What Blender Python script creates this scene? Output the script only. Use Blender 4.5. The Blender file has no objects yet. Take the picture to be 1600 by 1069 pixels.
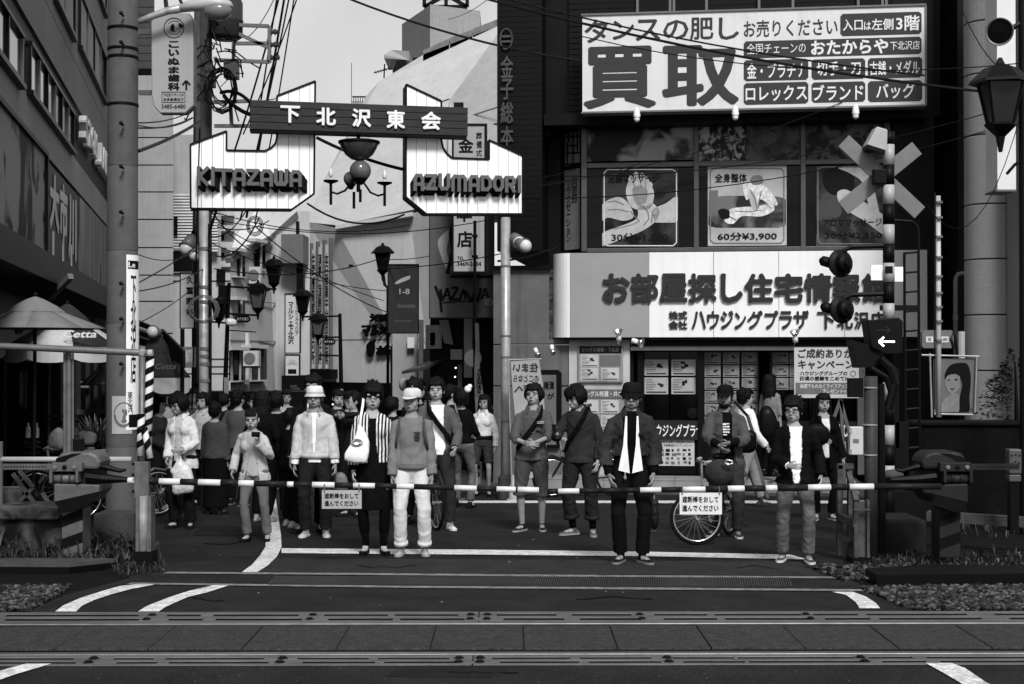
import bpy, math, random
import numpy as np
from mathutils import Vector, Matrix, noise
scene = bpy.context.scene
COL = scene.collection
R = math.radians
random.seed(7)
# ---------------------------------------------------------------- camera
F = 2300.0                      # focal length in photograph pixels (1600 wide)
CAMZ = 1.87
PITCH = math.atan(23.5 / F)
cam_data = bpy.data.cameras.new("camera")
cam_data.sensor_width = 36.0
cam_data.lens = 36.0 * F / 1600.0
cam_data.clip_end = 2000.0
cam = bpy.data.objects.new("camera", cam_data)
COL.objects.link(cam)
cam.location = (0, 0, CAMZ)
cam.rotation_euler = (R(90) + PITCH, 0, 0)
scene.camera = cam
# ---------------------------------------------------------------- sky: soft overcast, rendered on panchromatic (grey) film
SUN_EL, SUN_AZ = 42.0, 194.0
world = bpy.data.worlds.new("World")
scene.world = world
world.use_nodes = True
wn = world.node_tree.nodes; wl = world.node_tree.links
wn.clear()
sky = wn.new("ShaderNodeTexSky"); sky.sky_type = 'NISHITA'; sky.sun_disc = False
sky.sun_elevation = R(SUN_EL); sky.sun_rotation = R(SUN_AZ)
sky.air_density = 1.0; sky.dust_density = 4.0; sky.ozone_density = 1.0
bw = wn.new("ShaderNodeRGBToBW")
wtc = wn.new("ShaderNodeTexCoord")
wno = wn.new("ShaderNodeTexNoise"); wno.inputs["Scale"].default_value = 5.0
wno.inputs["Detail"].default_value = 5.0
wmr = wn.new("ShaderNodeMapRange")
wmr.inputs["From Min"].default_value = 0.32; wmr.inputs["From Max"].default_value = 0.68; wmr.inputs["To Min"].default_value = 0.84; wmr.inputs["To Max"].default_value = 1.16
cl = wn.new("ShaderNodeMath"); cl.operation = 'MULTIPLY_ADD'      # cloud veil: half sky, half even grey
cl.inputs[1].default_value = 0.30; cl.inputs[2].default_value = 3.0
mu = wn.new("ShaderNodeMath"); mu.operation = 'MULTIPLY'
bg = wn.new("ShaderNodeBackground"); bg.inputs["Strength"].default_value = 0.072
wo = wn.new("ShaderNodeOutputWorld")
wl.new(sky.outputs[0], bw.inputs[0]); wl.new(bw.outputs[0], cl.inputs[0])
wl.new(wtc.outputs["Generated"], wno.inputs["Vector"]); wl.new(wno.outputs["Fac"], wmr.inputs["Value"])
wl.new(cl.outputs[0], mu.inputs[0]); wl.new(wmr.outputs[0], mu.inputs[1])
wl.new(mu.outputs[0], bg.inputs["Color"]); wl.new(bg.outputs[0], wo.inputs[0])
sun_data = bpy.data.lights.new("sun", 'SUN'); sun_data.energy = 1.5; sun_data.angle = R(14)
sun_data.color = (1, 1, 1)
sun = bpy.data.objects.new("sun", sun_data); COL.objects.link(sun)
# light comes from behind and left of the camera, high up
_d = Vector((math.sin(R(SUN_AZ)) * -1.0 * math.cos(R(SUN_EL)), math.cos(R(SUN_AZ)) * math.cos(R(SUN_EL)), math.sin(R(SUN_EL))))
sun.rotation_euler = _d.to_track_quat('Z', 'Y').to_euler()
scene.view_settings.view_transform = 'Standard'
scene.view_settings.look = 'None'
scene.view_settings.exposure = 1.30
scene.view_settings.gamma = 1.0
scene.view_settings.use_curve_mapping = False
scene.cycles.max_bounces = 6
scene.cycles.use_denoising = True
# ---------------------------------------------------------------- photograph -> world
CP, SP = math.cos(PITCH), math.sin(PITCH)
def ray(px, py):
 a = (px - 800.0) / F; b = (534.5 - py) / F
 return Vector((a, CP - b * SP, SP + b * CP))
def P(px, py, d):
 r = ray(px, py); t = d / r.y
 return Vector((r.x * t, d, CAMZ + r.z * t))
SL = 67.0 / F
def gz(x, y):
 """height of the ground: level over the tracks, then falling gently away"""
 return 0.0 if y < 11.0 else -SL * (y - 11.0)
def G(px, py):
 r = ray(px, py)
 t = -CAMZ / r.z
 if t * r.y <= 11.0: return Vector((r.x * t, r.y * t, 0))
 t = (SL * 11.0 - CAMZ) / (r.z + SL * r.y)
 return Vector((r.x * t, r.y * t, CAMZ + r.z * t))
def gd(d, px):
 p = P(px, 0, d); return Vector((p.x, d, gz(0, d)))
class Plane:
 """an upright plane: origin o (x,y), direction u along it; n points to the camera"""
 def __init__(s, px, d, slope):
  s.o = Vector(((px - 800) / F * d, d, 0))
  s.u = Vector((1, slope, 0)).normalized()
  s.n = Vector((s.u.y, -s.u.x, 0))
 @staticmethod
 def line(a, b):
  """through a and b (x,y), u from a to b"""
  s = Plane(800, 1, 0); s.o = Vector((a[0], a[1], 0)); s.u = Vector((b[0] - a[0], b[1] - a[1], 0)).normalized(); s.n = Vector((s.u.y, -s.u.x, 0)); return s
 def hit(s, px, py, off=0.0):
  r = ray(px, py); o = s.o + s.n * off
  t = (o - Vector((0, 0, CAMZ))).dot(s.n) / r.dot(s.n)
  return Vector((0, 0, CAMZ)) + r * t
 def uv(s, px, py, off=0.0):
  h = s.hit(px, py, off)
  return ((h - s.o).dot(s.u), h.z)
 def pt(s, u, z, off=0.0):
  p = s.o + s.u * u + s.n * off; return Vector((p.x, p.y, z))
 def rect(s, x0, y0, x1, y1, off=0.0):
  xm, ym = (x0 + x1) / 2, (y0 + y1) / 2
  return (s.uv(x0, ym, off)[0], s.uv(xm, y1, off)[1], s.uv(x1, ym, off)[0], s.uv(xm, y0, off)[1])
# ---------------------------------------------------------------- materials (all neutral greys: the film is black and white)
MATS = {}
def mat(name, v, rough=0.8, var=0.15, scale=6.0, bump=0.0, bscale=60.0, metal=0.0, spec=0.35, stretch=(1, 1, 1), streak=0.0, coat=0.0, alpha=None, trans=0.0, emit=0.0):
 if name in MATS: return MATS[name]
 v = v ** 1.28 if v < 1 else v            # reflectance as black-and-white film records it
 if v < 0.04 and rough > 0.25: spec *= 0.3
 m = bpy.data.materials.new(name); MATS[name] = m; m.use_nodes = True
 nt = m.node_tree; n = nt.nodes; l = nt.links
 b = n["Principled BSDF"]
 b.inputs["Roughness"].default_value = rough
 b.inputs["Metallic"].default_value = metal
 b.inputs["Specular IOR Level"].default_value = spec
 b.inputs["Base Color"].default_value = (v, v, v, 1)
 if coat: b.inputs["Coat Weight"].default_value = coat
 if trans: b.inputs["Transmission Weight"].default_value = trans
 if alpha is not None: b.inputs["Alpha"].default_value = alpha
 if emit:
  b.inputs["Emission Color"].default_value = (1, 1, 1, 1); b.inputs["Emission Strength"].default_value = emit
 if var or bump or streak:
  tc = n.new("ShaderNodeTexCoord"); mp = n.new("ShaderNodeMapping")
  mp.inputs["Scale"].default_value = stretch
  l.new(tc.outputs["Object"], mp.inputs[0])
 if var:
  no = n.new("ShaderNodeTexNoise"); no.inputs["Scale"].default_value = scale
  no.inputs["Detail"].default_value = 6; no.inputs["Roughness"].default_value = 0.62
  l.new(mp.outputs[0], no.inputs["Vector"])
  mr = n.new("ShaderNodeMapRange")
  mr.inputs["From Min"].default_value = 0.28; mr.inputs["From Max"].default_value = 0.72
  mr.inputs["To Min"].default_value = v * (1 - var); mr.inputs["To Max"].default_value = v * (1 + var)
  l.new(no.outputs["Fac"], mr.inputs["Value"])
  out = mr.outputs[0]
  if streak:
   mp2 = n.new("ShaderNodeMapping"); mp2.inputs["Scale"].default_value = (9, 9, 0.35)
   l.new(tc.outputs["Object"], mp2.inputs[0])
   n2 = n.new("ShaderNodeTexNoise"); n2.inputs["Scale"].default_value = 1.0; n2.inputs["Detail"].default_value = 4
   l.new(mp2.outputs[0], n2.inputs["Vector"])
   m2 = n.new("ShaderNodeMapRange"); m2.inputs["From Min"].default_value = 0.5; m2.inputs["From Max"].default_value = 0.75
   m2.inputs["To Min"].default_value = 1.0; m2.inputs["To Max"].default_value = 1.0 - streak
   l.new(n2.outputs["Fac"], m2.inputs["Value"])
   mm = n.new("ShaderNodeMath"); mm.operation = 'MULTIPLY'
   l.new(out, mm.inputs[0]); l.new(m2.outputs[0], mm.inputs[1]); out = mm.outputs[0]
  l.new(out, b.inputs["Base Color"])
 if bump:
  nb = n.new("ShaderNodeTexNoise"); nb.inputs["Scale"].default_value = bscale; nb.inputs["Detail"].default_value = 4
  l.new(mp.outputs[0], nb.inputs["Vector"])
  bu = n.new("ShaderNodeBump"); bu.inputs["Strength"].default_value = bump; bu.inputs["Distance"].default_value = 0.02
  l.new(nb.outputs["Fac"], bu.inputs["Height"]); l.new(bu.outputs[0], b.inputs["Normal"])
 return m
def grain(m, scale, amt):
 """aggregate-sized light and dark grains multiplied over a material's colour"""
 nt = m.node_tree; n = nt.nodes; l = nt.links; b = n["Principled BSDF"]; src = b.inputs["Base Color"].links[0].from_socket
 tc = n.new("ShaderNodeTexCoord"); no = n.new("ShaderNodeTexNoise"); no.inputs["Scale"].default_value = scale; no.inputs["Detail"].default_value = 3
 l.new(tc.outputs["Object"], no.inputs["Vector"]); mr = n.new("ShaderNodeMapRange"); mr.inputs["From Min"].default_value = .3; mr.inputs["From Max"].default_value = .7; mr.inputs["To Min"].default_value = 1 - amt; mr.inputs["To Max"].default_value = 1 + amt
 l.new(no.outputs["Fac"], mr.inputs["Value"]); mx = n.new("ShaderNodeVectorMath"); mx.operation = 'SCALE'; l.new(src, mx.inputs[0]); l.new(mr.outputs[0], mx.inputs["Scale"]); l.new(mx.outputs[0], b.inputs["Base Color"])
def speck(m, thr, v, scale):
 """scatter small pale chips over a material"""
 nt = m.node_tree; n = nt.nodes; l = nt.links; b = n["Principled BSDF"]
 src = b.inputs["Base Color"].links[0].from_socket
 tc = n.new("ShaderNodeTexCoord"); vo = n.new("ShaderNodeTexVoronoi"); vo.inputs["Scale"].default_value = scale
 l.new(tc.outputs["Object"], vo.inputs["Vector"])
 c = n.new("ShaderNodeMath"); c.operation = 'LESS_THAN'; c.inputs[1].default_value = thr
 l.new(vo.outputs["Distance"], c.inputs[0])
 mx = n.new("ShaderNodeMix"); mx.data_type = 'RGBA'
 l.new(c.outputs[0], mx.inputs["Factor"]); l.new(src, mx.inputs[6]); mx.inputs[7].default_value = (v, v, v, 1)
 l.new(mx.outputs[2], b.inputs["Base Color"])
def photo_mat(name, lo, hi, scale, stretch=(1, 1, 1), thr=(0.42, 0.6), rough=0.4):
 """blotchy printed photograph"""
 if name in MATS: return MATS[name]
 m = mat(name, 0.5, rough=rough, var=0, spec=0.15); lo, hi = lo ** 1.28, hi ** 1.28
 nt = m.node_tree; n = nt.nodes; l = nt.links; b = n["Principled BSDF"]
 tc = n.new("ShaderNodeTexCoord"); mp = n.new("ShaderNodeMapping"); mp.inputs["Scale"].default_value = stretch
 no = n.new("ShaderNodeTexNoise"); no.inputs["Scale"].default_value = scale; no.inputs["Detail"].default_value = 4; no.inputs["Distortion"].default_value = 0.8
 mr = n.new("ShaderNodeMapRange"); mr.interpolation_type = 'SMOOTHSTEP'
 mr.inputs["From Min"].default_value = thr[0]; mr.inputs["From Max"].default_value = thr[1]
 mr.inputs["To Min"].default_value = lo; mr.inputs["To Max"].default_value = hi
 l.new(tc.outputs["Object"], mp.inputs[0]); l.new(mp.outputs[0], no.inputs["Vector"]); l.new(no.outputs["Fac"], mr.inputs["Value"])
 l.new(mr.outputs[0], b.inputs["Base Color"])
 return m
# ---------------------------------------------------------------- mesh collecting
class MB:
 def __init__(s): s.v = []; s.f = []; s.m = []; s.cur = 0
 def add(s, vs, fs):
  k = len(s.v); s.v += [tuple(p) for p in vs]
  for f in fs: s.f.append(tuple(i + k for i in f)); s.m.append(s.cur)
  return s
 def hexa(s, p):   # 8 points: bottom 0-3 ring, top 4-7 ring
  return s.add(p, [(3, 2, 1, 0), (4, 5, 6, 7), (0, 1, 5, 4), (1, 2, 6, 5), (2, 3, 7, 6), (3, 0, 4, 7)])
 def box(s, x0, y0, z0, x1, y1, z1):
  return s.hexa([(x0, y0, z0), (x1, y0, z0), (x1, y1, z0), (x0, y1, z0), (x0, y0, z1), (x1, y0, z1), (x1, y1, z1), (x0, y1, z1)])
 def pbox(s, pl, u0, z0, u1, z1, a=0.0, b=0.02, bev=0.0):
  """box on a plane, from offset a (far) to b (near)"""
  if bev > 0:
   k = bev
   pts = [(u0 + k, z0), (u1 - k, z0), (u1, z0 + k), (u1, z1 - k), (u1 - k, z1), (u0 + k, z1), (u0, z1 - k), (u0, z0 + k)]
   return s.ppoly(pl, pts, a, b)
  q = [(u0, z0), (u1, z0), (u1, z1), (u0, z1)]
  return s.hexa([pl.pt(u, z, b) for u, z in q] + [pl.pt(u, z, a) for u, z in q][:4])
 def pr(s, pl, x0, y0, x1, y1, a=0.0, b=0.02, bev=0.0):
  """the same from a pixel rectangle of the photograph"""
  u0, z0, u1, z1 = pl.rect(x0, y0, x1, y1, b)
  return s.pbox(pl, u0, z0, u1, z1, a, b, bev)
 def ppoly(s, pl, pts, a, b):
  n = len(pts); k = [pl.pt(u, z, b) for u, z in pts] + [pl.pt(u, z, a) for u, z in pts]
  fs = [tuple(range(n)), tuple(range(2 * n - 1, n - 1, -1))] + [(i, i + n, (i + 1) % n + n, (i + 1) % n) for i in range(n)]
  return s.add(k, fs)
 def tube(s, pts, r, n=8, cap=True, sq=1.0):
  """tube along points; r a number or one per point"""
  pts = [Vector(p) for p in pts]; rs = r if isinstance(r, (list, tuple)) else [r] * len(pts)
  vs = []; prev = None
  for i, p in enumerate(pts):
   t = (pts[min(i + 1, len(pts) - 1)] - pts[max(i - 1, 0)])
   t = t.normalized() if t.length > 1e-9 else Vector((0, 0, 1))
   a = prev if prev is not None else (Vector((1, 0, 0)) if abs(t.x) < 0.9 else Vector((0, 1, 0)))
   a = (a - t * a.dot(t)); a = a.normalized() if a.length > 1e-6 else t.orthogonal().normalized()
   prev = a; b = t.cross(a)
   for j in range(n):
    w = 2 * math.pi * j / n
    vs.append(p + (a * math.cos(w) + b * math.sin(w) * sq) * rs[i])
  fs = [(i * n + j, i * n + (j + 1) % n, (i + 1) * n + (j + 1) % n, (i + 1) * n + j) for i in range(len(pts) - 1) for j in range(n)]
  if cap: fs += [tuple(range(n - 1, -1, -1)), tuple((len(pts) - 1) * n + j for j in range(n))]
  return s.add(vs, fs)
 def lathe(s, c, prof, n=16, axis=(0, 0, 1), cap=True):
  """profile [(radius, height)] turned about axis through c"""
  ax = Vector(axis).normalized(); a = ax.orthogonal().normalized(); b = ax.cross(a); c = Vector(c)
  vs = [c + ax * h + (a * math.cos(2 * math.pi * j / n) + b * math.sin(2 * math.pi * j / n)) * r for r, h in prof for j in range(n)]
  fs = [(i * n + j, i * n + (j + 1) % n, (i + 1) * n + (j + 1) % n, (i + 1) * n + j) for i in range(len(prof) - 1) for j in range(n)]
  if cap: fs += [tuple(range(n - 1, -1, -1)), tuple((len(prof) - 1) * n + j for j in range(n))]
  return s.add(vs, fs)
 def ell(s, c, rx, ry, rz, n=12, m=8, M=None):
  c = Vector(c); vs = []; M = M or Matrix.Identity(3)
  for i in range(m + 1):
   th = math.pi * i / m
   for j in range(n):
    ph = 2 * math.pi * j / n
    vs.append(c + M @ Vector((rx * math.sin(th) * math.cos(ph), ry * math.sin(th) * math.sin(ph), rz * math.cos(th))))
  return s.add(vs, [(i * n + j, (i + 1) * n + j, (i + 1) * n + (j + 1) % n, i * n + (j + 1) % n) for i in range(m) for j in range(n)])
 def quad(s, a, b, c, d): return s.add([a, b, c, d], [(0, 1, 2, 3)])
 def beam(s, p, q, w, h=None):
  """square bar between two points"""
  p = Vector(p); q = Vector(q); h = h or w; t = (q - p).normalized()
  a = t.cross(Vector((0, 0, 1))); a = a.normalized() if a.length > 1e-4 else Vector((1, 0, 0)); b = t.cross(a)
  o = [(-1, -1), (1, -1), (1, 1), (-1, 1)]
  return s.hexa([p + a * (i * w / 2) + b * (j * h / 2) for i, j in o] + [q + a * (i * w / 2) + b * (j * h / 2) for i, j in o])
 def mesh(s, name, ms, org=(0, 0, 0), smooth=False):
  me = bpy.data.meshes.new(name); o = Vector(org)
  me.from_pydata([(x - o.x, y - o.y, z - o.z) for x, y, z in s.v], [], s.f)
  for m in (ms if isinstance(ms, (list, tuple)) else [ms]): me.materials.append(m)
  if any(s.m): me.polygons.foreach_set("material_index", s.m)
  if smooth: me.polygons.foreach_set("use_smooth", [True] * len(s.f))
  me.update(); return me
def props(o, label=None, cat=None, group=None, kind=None):
 if label: o["label"] = label
 if cat: o["category"] = cat
 if group: o["group"] = group
 if kind: o["kind"] = kind
 return o
class Thing:
 """an Empty at a thing's base; its parts hang below it"""
 def __init__(s, name, label, cat, loc, group=None, kind=None, rot=None):
  s.o = bpy.data.objects.new(name, None); COL.objects.link(s.o); s.loc = Vector(loc)
  s.o.location = loc; s.o.empty_display_size = 0.1
  props(s.o, label, cat, group, kind)
 def part(s, name, mb, ms, parent=None, smooth=False, label=None, bev=0.0, kind=None):
  o = bpy.data.objects.new(name, mb if isinstance(mb, bpy.types.Mesh) else mb.mesh(name, ms, s.loc, smooth)); COL.objects.link(o)
  o.parent = parent or s.o
  if bev: bevel(o, bev)
  if label: o["label"] = label
  if kind: o["kind"] = kind
  return o
def bevel(o, w, seg=2):
 b = o.modifiers.new("bevel", 'BEVEL'); b.width = w; b.segments = seg; b.limit_method = 'ANGLE'; b.angle_limit = R(40)
 return o
def single(name, mb, ms, label=None, cat=None, group=None, kind=None, loc=None, smooth=False, bev=0.0):
 if loc is None:
  a = np.array(mb.v); loc = Vector(((a[:, 0].min() + a[:, 0].max()) / 2, (a[:, 1].min() + a[:, 1].max()) / 2, a[:, 2].min()))
 o = bpy.data.objects.new(name, mb.mesh(name, ms, loc, smooth)); COL.objects.link(o); o.location = loc
 if bev: bevel(o, bev)
 return props(o, label, cat, group, kind)
# ---------------------------------------------------------------- lettering (built as flat or raised letter shapes)
TXT = {}
def glyphs(s, bold=0.0, spacing=1.0, vertical=False, res=2):
 k = (s, bold, spacing, vertical)
 if k in TXT: return TXT[k]
 c = bpy.data.curves.new("lettering", "FONT"); c.offset = bold; c.resolution_u = res; c.space_character = spacing
 c.body = "\n".join(s) if vertical else s
 if vertical: c.align_x = 'CENTER'; c.space_line = 0.86 * spacing
 o = bpy.data.objects.new("lettering", c); COL.objects.link(o)
 dg = bpy.context.evaluated_depsgraph_get(); dg.update()
 me = bpy.data.meshes.new_from_object(o.evaluated_get(dg))
 v = np.array([x.co[:2] for x in me.vertices]) if len(me.vertices) else np.zeros((1, 2)); f = [tuple(p.vertices) for p in me.polygons]
 if len(f):
  lo = v.min(0); hi = v.max(0); v = (v - lo) / np.maximum(hi - lo, 1e-6); asp = (hi - lo)
 else: asp = (1, 1)
 bpy.data.objects.remove(o); bpy.data.curves.remove(c); bpy.data.meshes.remove(me)
 TXT[k] = (v, f, asp); return TXT[k]
def text_on(mb, pl, s, u0, z0, u1, z1, off, thick=0.0, bold=0.02, vertical=False, spacing=1.0, mirror=False, shear=0.0):
 """fit lettering into a rectangle of a plane; heavier strokes come from overlaid, slightly shifted copies"""
 v, f, asp = glyphs(s, 0.0, spacing, vertical)
 if mirror: u0, u1 = u1, u0
 bx, bz = bold / max(asp[0], .05), bold / max(asp[1], .05)
 sh = [(0, 0)]
 if bold >= 0.008:
  nn = 8 if bold > 0.018 else 4
  sh += [(math.cos(i * 2 * math.pi / nn + .3), math.sin(i * 2 * math.pi / nn + .3)) for i in range(nn)]
 cnt = {}
 for q in f:
  for i in range(len(q)):
   e = (q[i], q[(i + 1) % len(q)]); cnt[e] = 1
 edges = [(a, b) for (a, b) in cnt if (b, a) not in cnt]
 fl = [tuple(reversed(q)) for q in f] if mirror else f
 for k, (sx, sz) in enumerate(sh):
  def at(o):
   r = []
   for a, b in v:
    a = bx + a * (1 - 2 * bx) + sx * bx; b = bz + b * (1 - 2 * bz) + sz * bz
    r.append(pl.pt(u0 + (u1 - u0) * a + shear * (z1 - z0) * b, z0 + (z1 - z0) * b, o))
   return r
  o = off - k * 0.0004; pts = at(o); mb.add(pts, fl)
  if thick > 0:
   n = len(pts); mb.add(pts + at(o - thick), [(b, a, a + n, b + n) for a, b in edges])
 return mb
def text_px(mb, pl, s, x0, y0, x1, y1, off, thick=0.0, **k):
 u0, z0, u1, z1 = pl.rect(x0, y0, x1, y1, off)
 return text_on(mb, pl, s, u0, z0, u1, z1, off, thick, **k)
def line_px(mb, pl, pts, w, off, th=0.002):
 """a painted or applied line through pixel points, w in metres"""
 q = [pl.uv(x, y, off) for x, y in pts]
 for (a, b), (c, d) in zip(q, q[1:]):
  L = math.hypot(c - a, d - b) or 1e-6; nx, nz = -(d - b) / L * w / 2, (c - a) / L * w / 2
  mb.ppoly(pl, [(a + nx, b + nz), (a - nx, b - nz), (c - nx, d - nz), (c + nx, d + nz)], off - th, off)
 return mb
def wire(p, q, sag, r=0.006, n=10):
 p = Vector(p); q = Vector(q)
 return MB().tube([p.lerp(q, i / n) - Vector((0, 0, sag * 4 * (i / n) * (1 - i / n))) for i in range(n + 1)], r, 5)
# ================================================================ THE GROUND
M_asph = mat("asphalt", 0.038, 0.85, var=0.42, scale=2.2, bump=0.5, bscale=220)
grain(M_asph, 55, .5); speck(M_asph, 0.055, 0.12, 9)
M_asph2 = mat("asphalt_worn", 0.056, 0.85, var=0.30, scale=4, bump=0.5, bscale=200)
grain(M_asph2, 55, .5); speck(M_asph2, 0.05, 0.14, 8)
M_earth = mat("earth", 0.013, 0.95, var=0.5, scale=7, bump=1.0, bscale=40)
M_paint = mat("road_paint", 0.62, 0.7, var=0.35, scale=9, bump=0.4, bscale=120)
grain(M_paint, 38, .35); speck(M_paint, .09, .08, 26)
M_paint_old = mat("road_paint_worn", 0.22, 0.8, var=0.7, scale=14)
M_conc = mat("concrete", 0.22, 0.85, var=0.3, scale=4, bump=0.4, bscale=50, streak=0.3)
M_conc_d = mat("concrete_dark", 0.085, 0.85, var=0.4, scale=4, bump=0.4, bscale=50, streak=0.3)
M_black = mat("black_paint", 0.008, 0.5, var=0.3)
M_dark = mat("dark_metal", 0.012, 0.4, var=0.3, scale=12)
M_steel = mat("galvanised_steel", 0.38, 0.42, var=0.22, scale=14, metal=0.35, spec=0.5)
M_white = mat("white_enamel", 0.80, 0.35, var=0.05, scale=3)
M_grey = mat("grey_paint", 0.18, 0.5, var=0.15)
M_chrome = mat("bright_metal", 0.7, 0.2, var=0.05, metal=0.9)
M_glass = mat("dark_glass", 0.006, 0.08, var=0, spec=0.16)
M_slot0 = mat("crack_dirt", .012, .95, var=.3); M_pale0 = mat("litter_paper", .4, .8, var=.2)
g = MB()
ys = [-8, 4, 11, 60, 400]
for i in range(4):
 a, b = ys[i], ys[i + 1]
 g.quad((-200, a, gz(0, a)), (200, a, gz(0, a)), (200, b, gz(0, b)), (-200, b, gz(0, b)))
single("ground", g, M_earth, kind="structure", loc=(0, 0, 0))
def split11(poly):
 out = []
 for sgn in (-1, 1):
  r = []; n = len(poly)
  for i in range(n):
   a, b = poly[i], poly[(i + 1) % n]; ia, ib = (a.y - 11) * sgn >= 0, (b.y - 11) * sgn >= 0
   if ia: r.append(a)
   if ia != ib:
    t = (11 - a.y) / (b.y - a.y); r.append(a.lerp(b, t))
  if len(r) > 2: out.append(r)
 return out
def sheet(mb, px, lift):
 for poly in split11([G(x, y) for x, y in px]):
  q = [Vector((p.x, p.y, gz(0, p.y) + lift)) for p in poly]
  nrm = sum(((q[i].x * q[(i + 1) % len(q)].y - q[(i + 1) % len(q)].x * q[i].y) for i in range(len(q))))
  if nrm < 0: q.reverse()
  mb.add(q, [tuple(range(len(q)))])
def ribbon(mb, left, right, lift):
 for i in range(len(left) - 1): sheet(mb, [left[i], right[i], right[i + 1], left[i + 1]], lift)
r = MB()
sheet(r, [(-900, 1500), (-260, 1069), (40, 957), (1447, 957), (1900, 1069), (2500, 1500)], 0.004)
sheet(r, [(40, 957), (103, 930), (200, 905), (1318, 885), (1352, 925), (1447, 957)], 0.004)
sheet(r, [(200, 905), (238, 868), (236, 800), (1335, 800), (1318, 885)], 0.004)
sheet(r, [(-100, 800), (-100, 690), (240, 672), (1335, 690), (1900, 760), (1335, 800), (236, 800)], 0.004)
single("road", r, M_asph, kind="structure", loc=(0, 0, 0))
r = MB(); sheet(r, [(240, 672), (1100, 672), (930, 634.5), (380, 634.5)], 0.006)
single("street", r, M_asph, kind="structure", loc=(0, 0, 0))
r = MB(); sheet(r, [(430, 873), (1250, 879), (1282, 901), (404, 896)], 0.008)
single("crossing_approach", r, M_asph2, kind="structure", loc=(0, 0, 0))
def paint(left, right, m=M_paint):
 r = MB(); ribbon(r, left, right, 0.012); return single("road_marking", r, m, kind="structure", loc=(0, 0, 0))
paint([(215, 915), (187, 918), (159, 926), (125, 937), (100, 948), (86, 958)], [(242, 915.5), (203, 923), (175, 930.6), (147, 940), (128, 949), (119, 958)])
paint([(336, 916), (294, 926), (266, 935), (240, 945), (225, 952), (216, 958)], [(359, 916.5), (325, 927.5), (294, 935), (272, 944.7), (256, 952.5), (248, 958)])
paint([(41, 1040), (0, 1051), (-60, 1069), (-120, 1092)], [(80, 1040), (20, 1058), (-10, 1069), (-60, 1092)])
paint([(424, 764), (421, 781), (416, 808), (415, 838), (415, 856), (406, 870), (394, 884), (378, 896)], [(426, 764), (431, 781), (435, 808), (439, 838), (440, 856), (433, 871), (419, 885), (402, 896)])
paint([(440, 858.5), (740, 860.6), (1015, 864), (1235, 868.5)], [(440, 866), (740, 868.4), (1015, 871), (1262, 876)])
paint([(1300, 927), (1322, 932), (1337, 943), (1343, 953)], [(1332, 927), (1352, 934), (1369, 945), (1375, 953)])
paint([(1446, 1039), (1470, 1052), (1499, 1069), (1560, 1110)], [(1487, 1039), (1508, 1047), (1540, 1069), (1620, 1110)])
paint([(610, 783.5), (1500, 783.5)], [(610, 787), (1500, 788)])
paint([(262, 895.5), (620, 898), (1000, 901), (1325, 903)], [(255, 898), (620, 901), (1000, 904), (1327, 906)], M_paint_old)
paint([(205, 912.5), (620, 917.5), (1000, 920), (1345, 923)], [(198, 915), (620, 920.5), (1000, 923.5), (1350, 926)], M_paint_old)
M_patch = mat("asphalt_patch", .026, .85, var=.3, scale=6); grain(M_patch, 60, .5)
for q in ([(470, 828), (565, 829), (560, 843), (462, 842)], [(700, 800), (790, 801), (792, 809), (698, 808)], [(1180, 838), (1330, 842), (1322, 860), (1260, 866), (1240, 852)], [(245, 852), (310, 852), (330, 876), (262, 880), (240, 868)], [(620, 1046), (760, 1047), (770, 1060), (600, 1059)]):
 r = MB(); sheet(r, q, .0065); single("road_patch", r, M_patch, kind="structure", loc=(0, 0, 0))
rk = random.Random(21)
for x, y, L in ((320, 850, 60), (560, 885, 90), (900, 938, 120), (1100, 820, 70), (700, 1052, 110), (300, 935, 50), (1150, 890, 60), (480, 800, 50)):
 r = MB(); px, py = x, y; a_ = rk.uniform(-.3, .3)
 for i in range(8):
  nx, ny = px + L / 8, py + rk.uniform(-2.2, 2.2); w_ = rk.uniform(.35, .9); sheet(r, [(px, py - w_), (nx, ny - w_), (nx, ny + w_), (px, py + w_)], .0095); px, py = nx, ny
 single("road_crack", r, M_slot0, kind="structure", loc=(0, 0, 0))
for i in range(26):
 x, y = rk.uniform(250, 1330), rk.uniform(795, 950); r = MB(); s_ = rk.uniform(1, 3); sheet(r, [(x, y), (x + s_ * 1.5, y + rk.uniform(-.5, .5)), (x + s_, y + s_ * .4)], .016)
 single("litter", r, M_pale0, "scrap of pale paper litter lying on the dark road", "litter", "scraps of litter on the road", loc=None)
# drain with its grate across the road
dr = Thing("drain", None, None, G(800, 910), kind="structure")
mb = MB(); q = [G(430, 904), G(1235, 905.5), G(1240, 920), G(420, 916)]
mb.add([p + Vector((0, 0, 0.007)) for p in q], [(3, 2, 1, 0)]); dr.part("drain_channel", mb, M_black)
mb = MB(); n = 230
for i in range(n):
 t0, t1 = i / n, (i + 0.5) / n
 a, b = q[0].lerp(q[1], t0), q[0].lerp(q[1], t1); c, d = q[3].lerp(q[2], t1), q[3].lerp(q[2], t0)
 up_, dn = Vector((0, 0, 0.022)), Vector((0, 0, 0.008))
 mb.hexa([d + dn, c + dn, b + dn, a + dn, d + up_, c + up_, b + up_, a + up_])
dr.part("grate_bars", mb, mat("grate_steel", 0.085, 0.5, var=0.3, metal=0.3), kind="stuff")
mh = MB()
sheet(mh, [(314, 823), (300, 838), (420, 838), (408, 823)], 0.009)
single("drain_cover", mh, mat("drain_iron", 0.02, 0.6, var=0.5, scale=60, bump=1, bscale=60), kind="structure", loc=(0, 0, 0))
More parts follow.
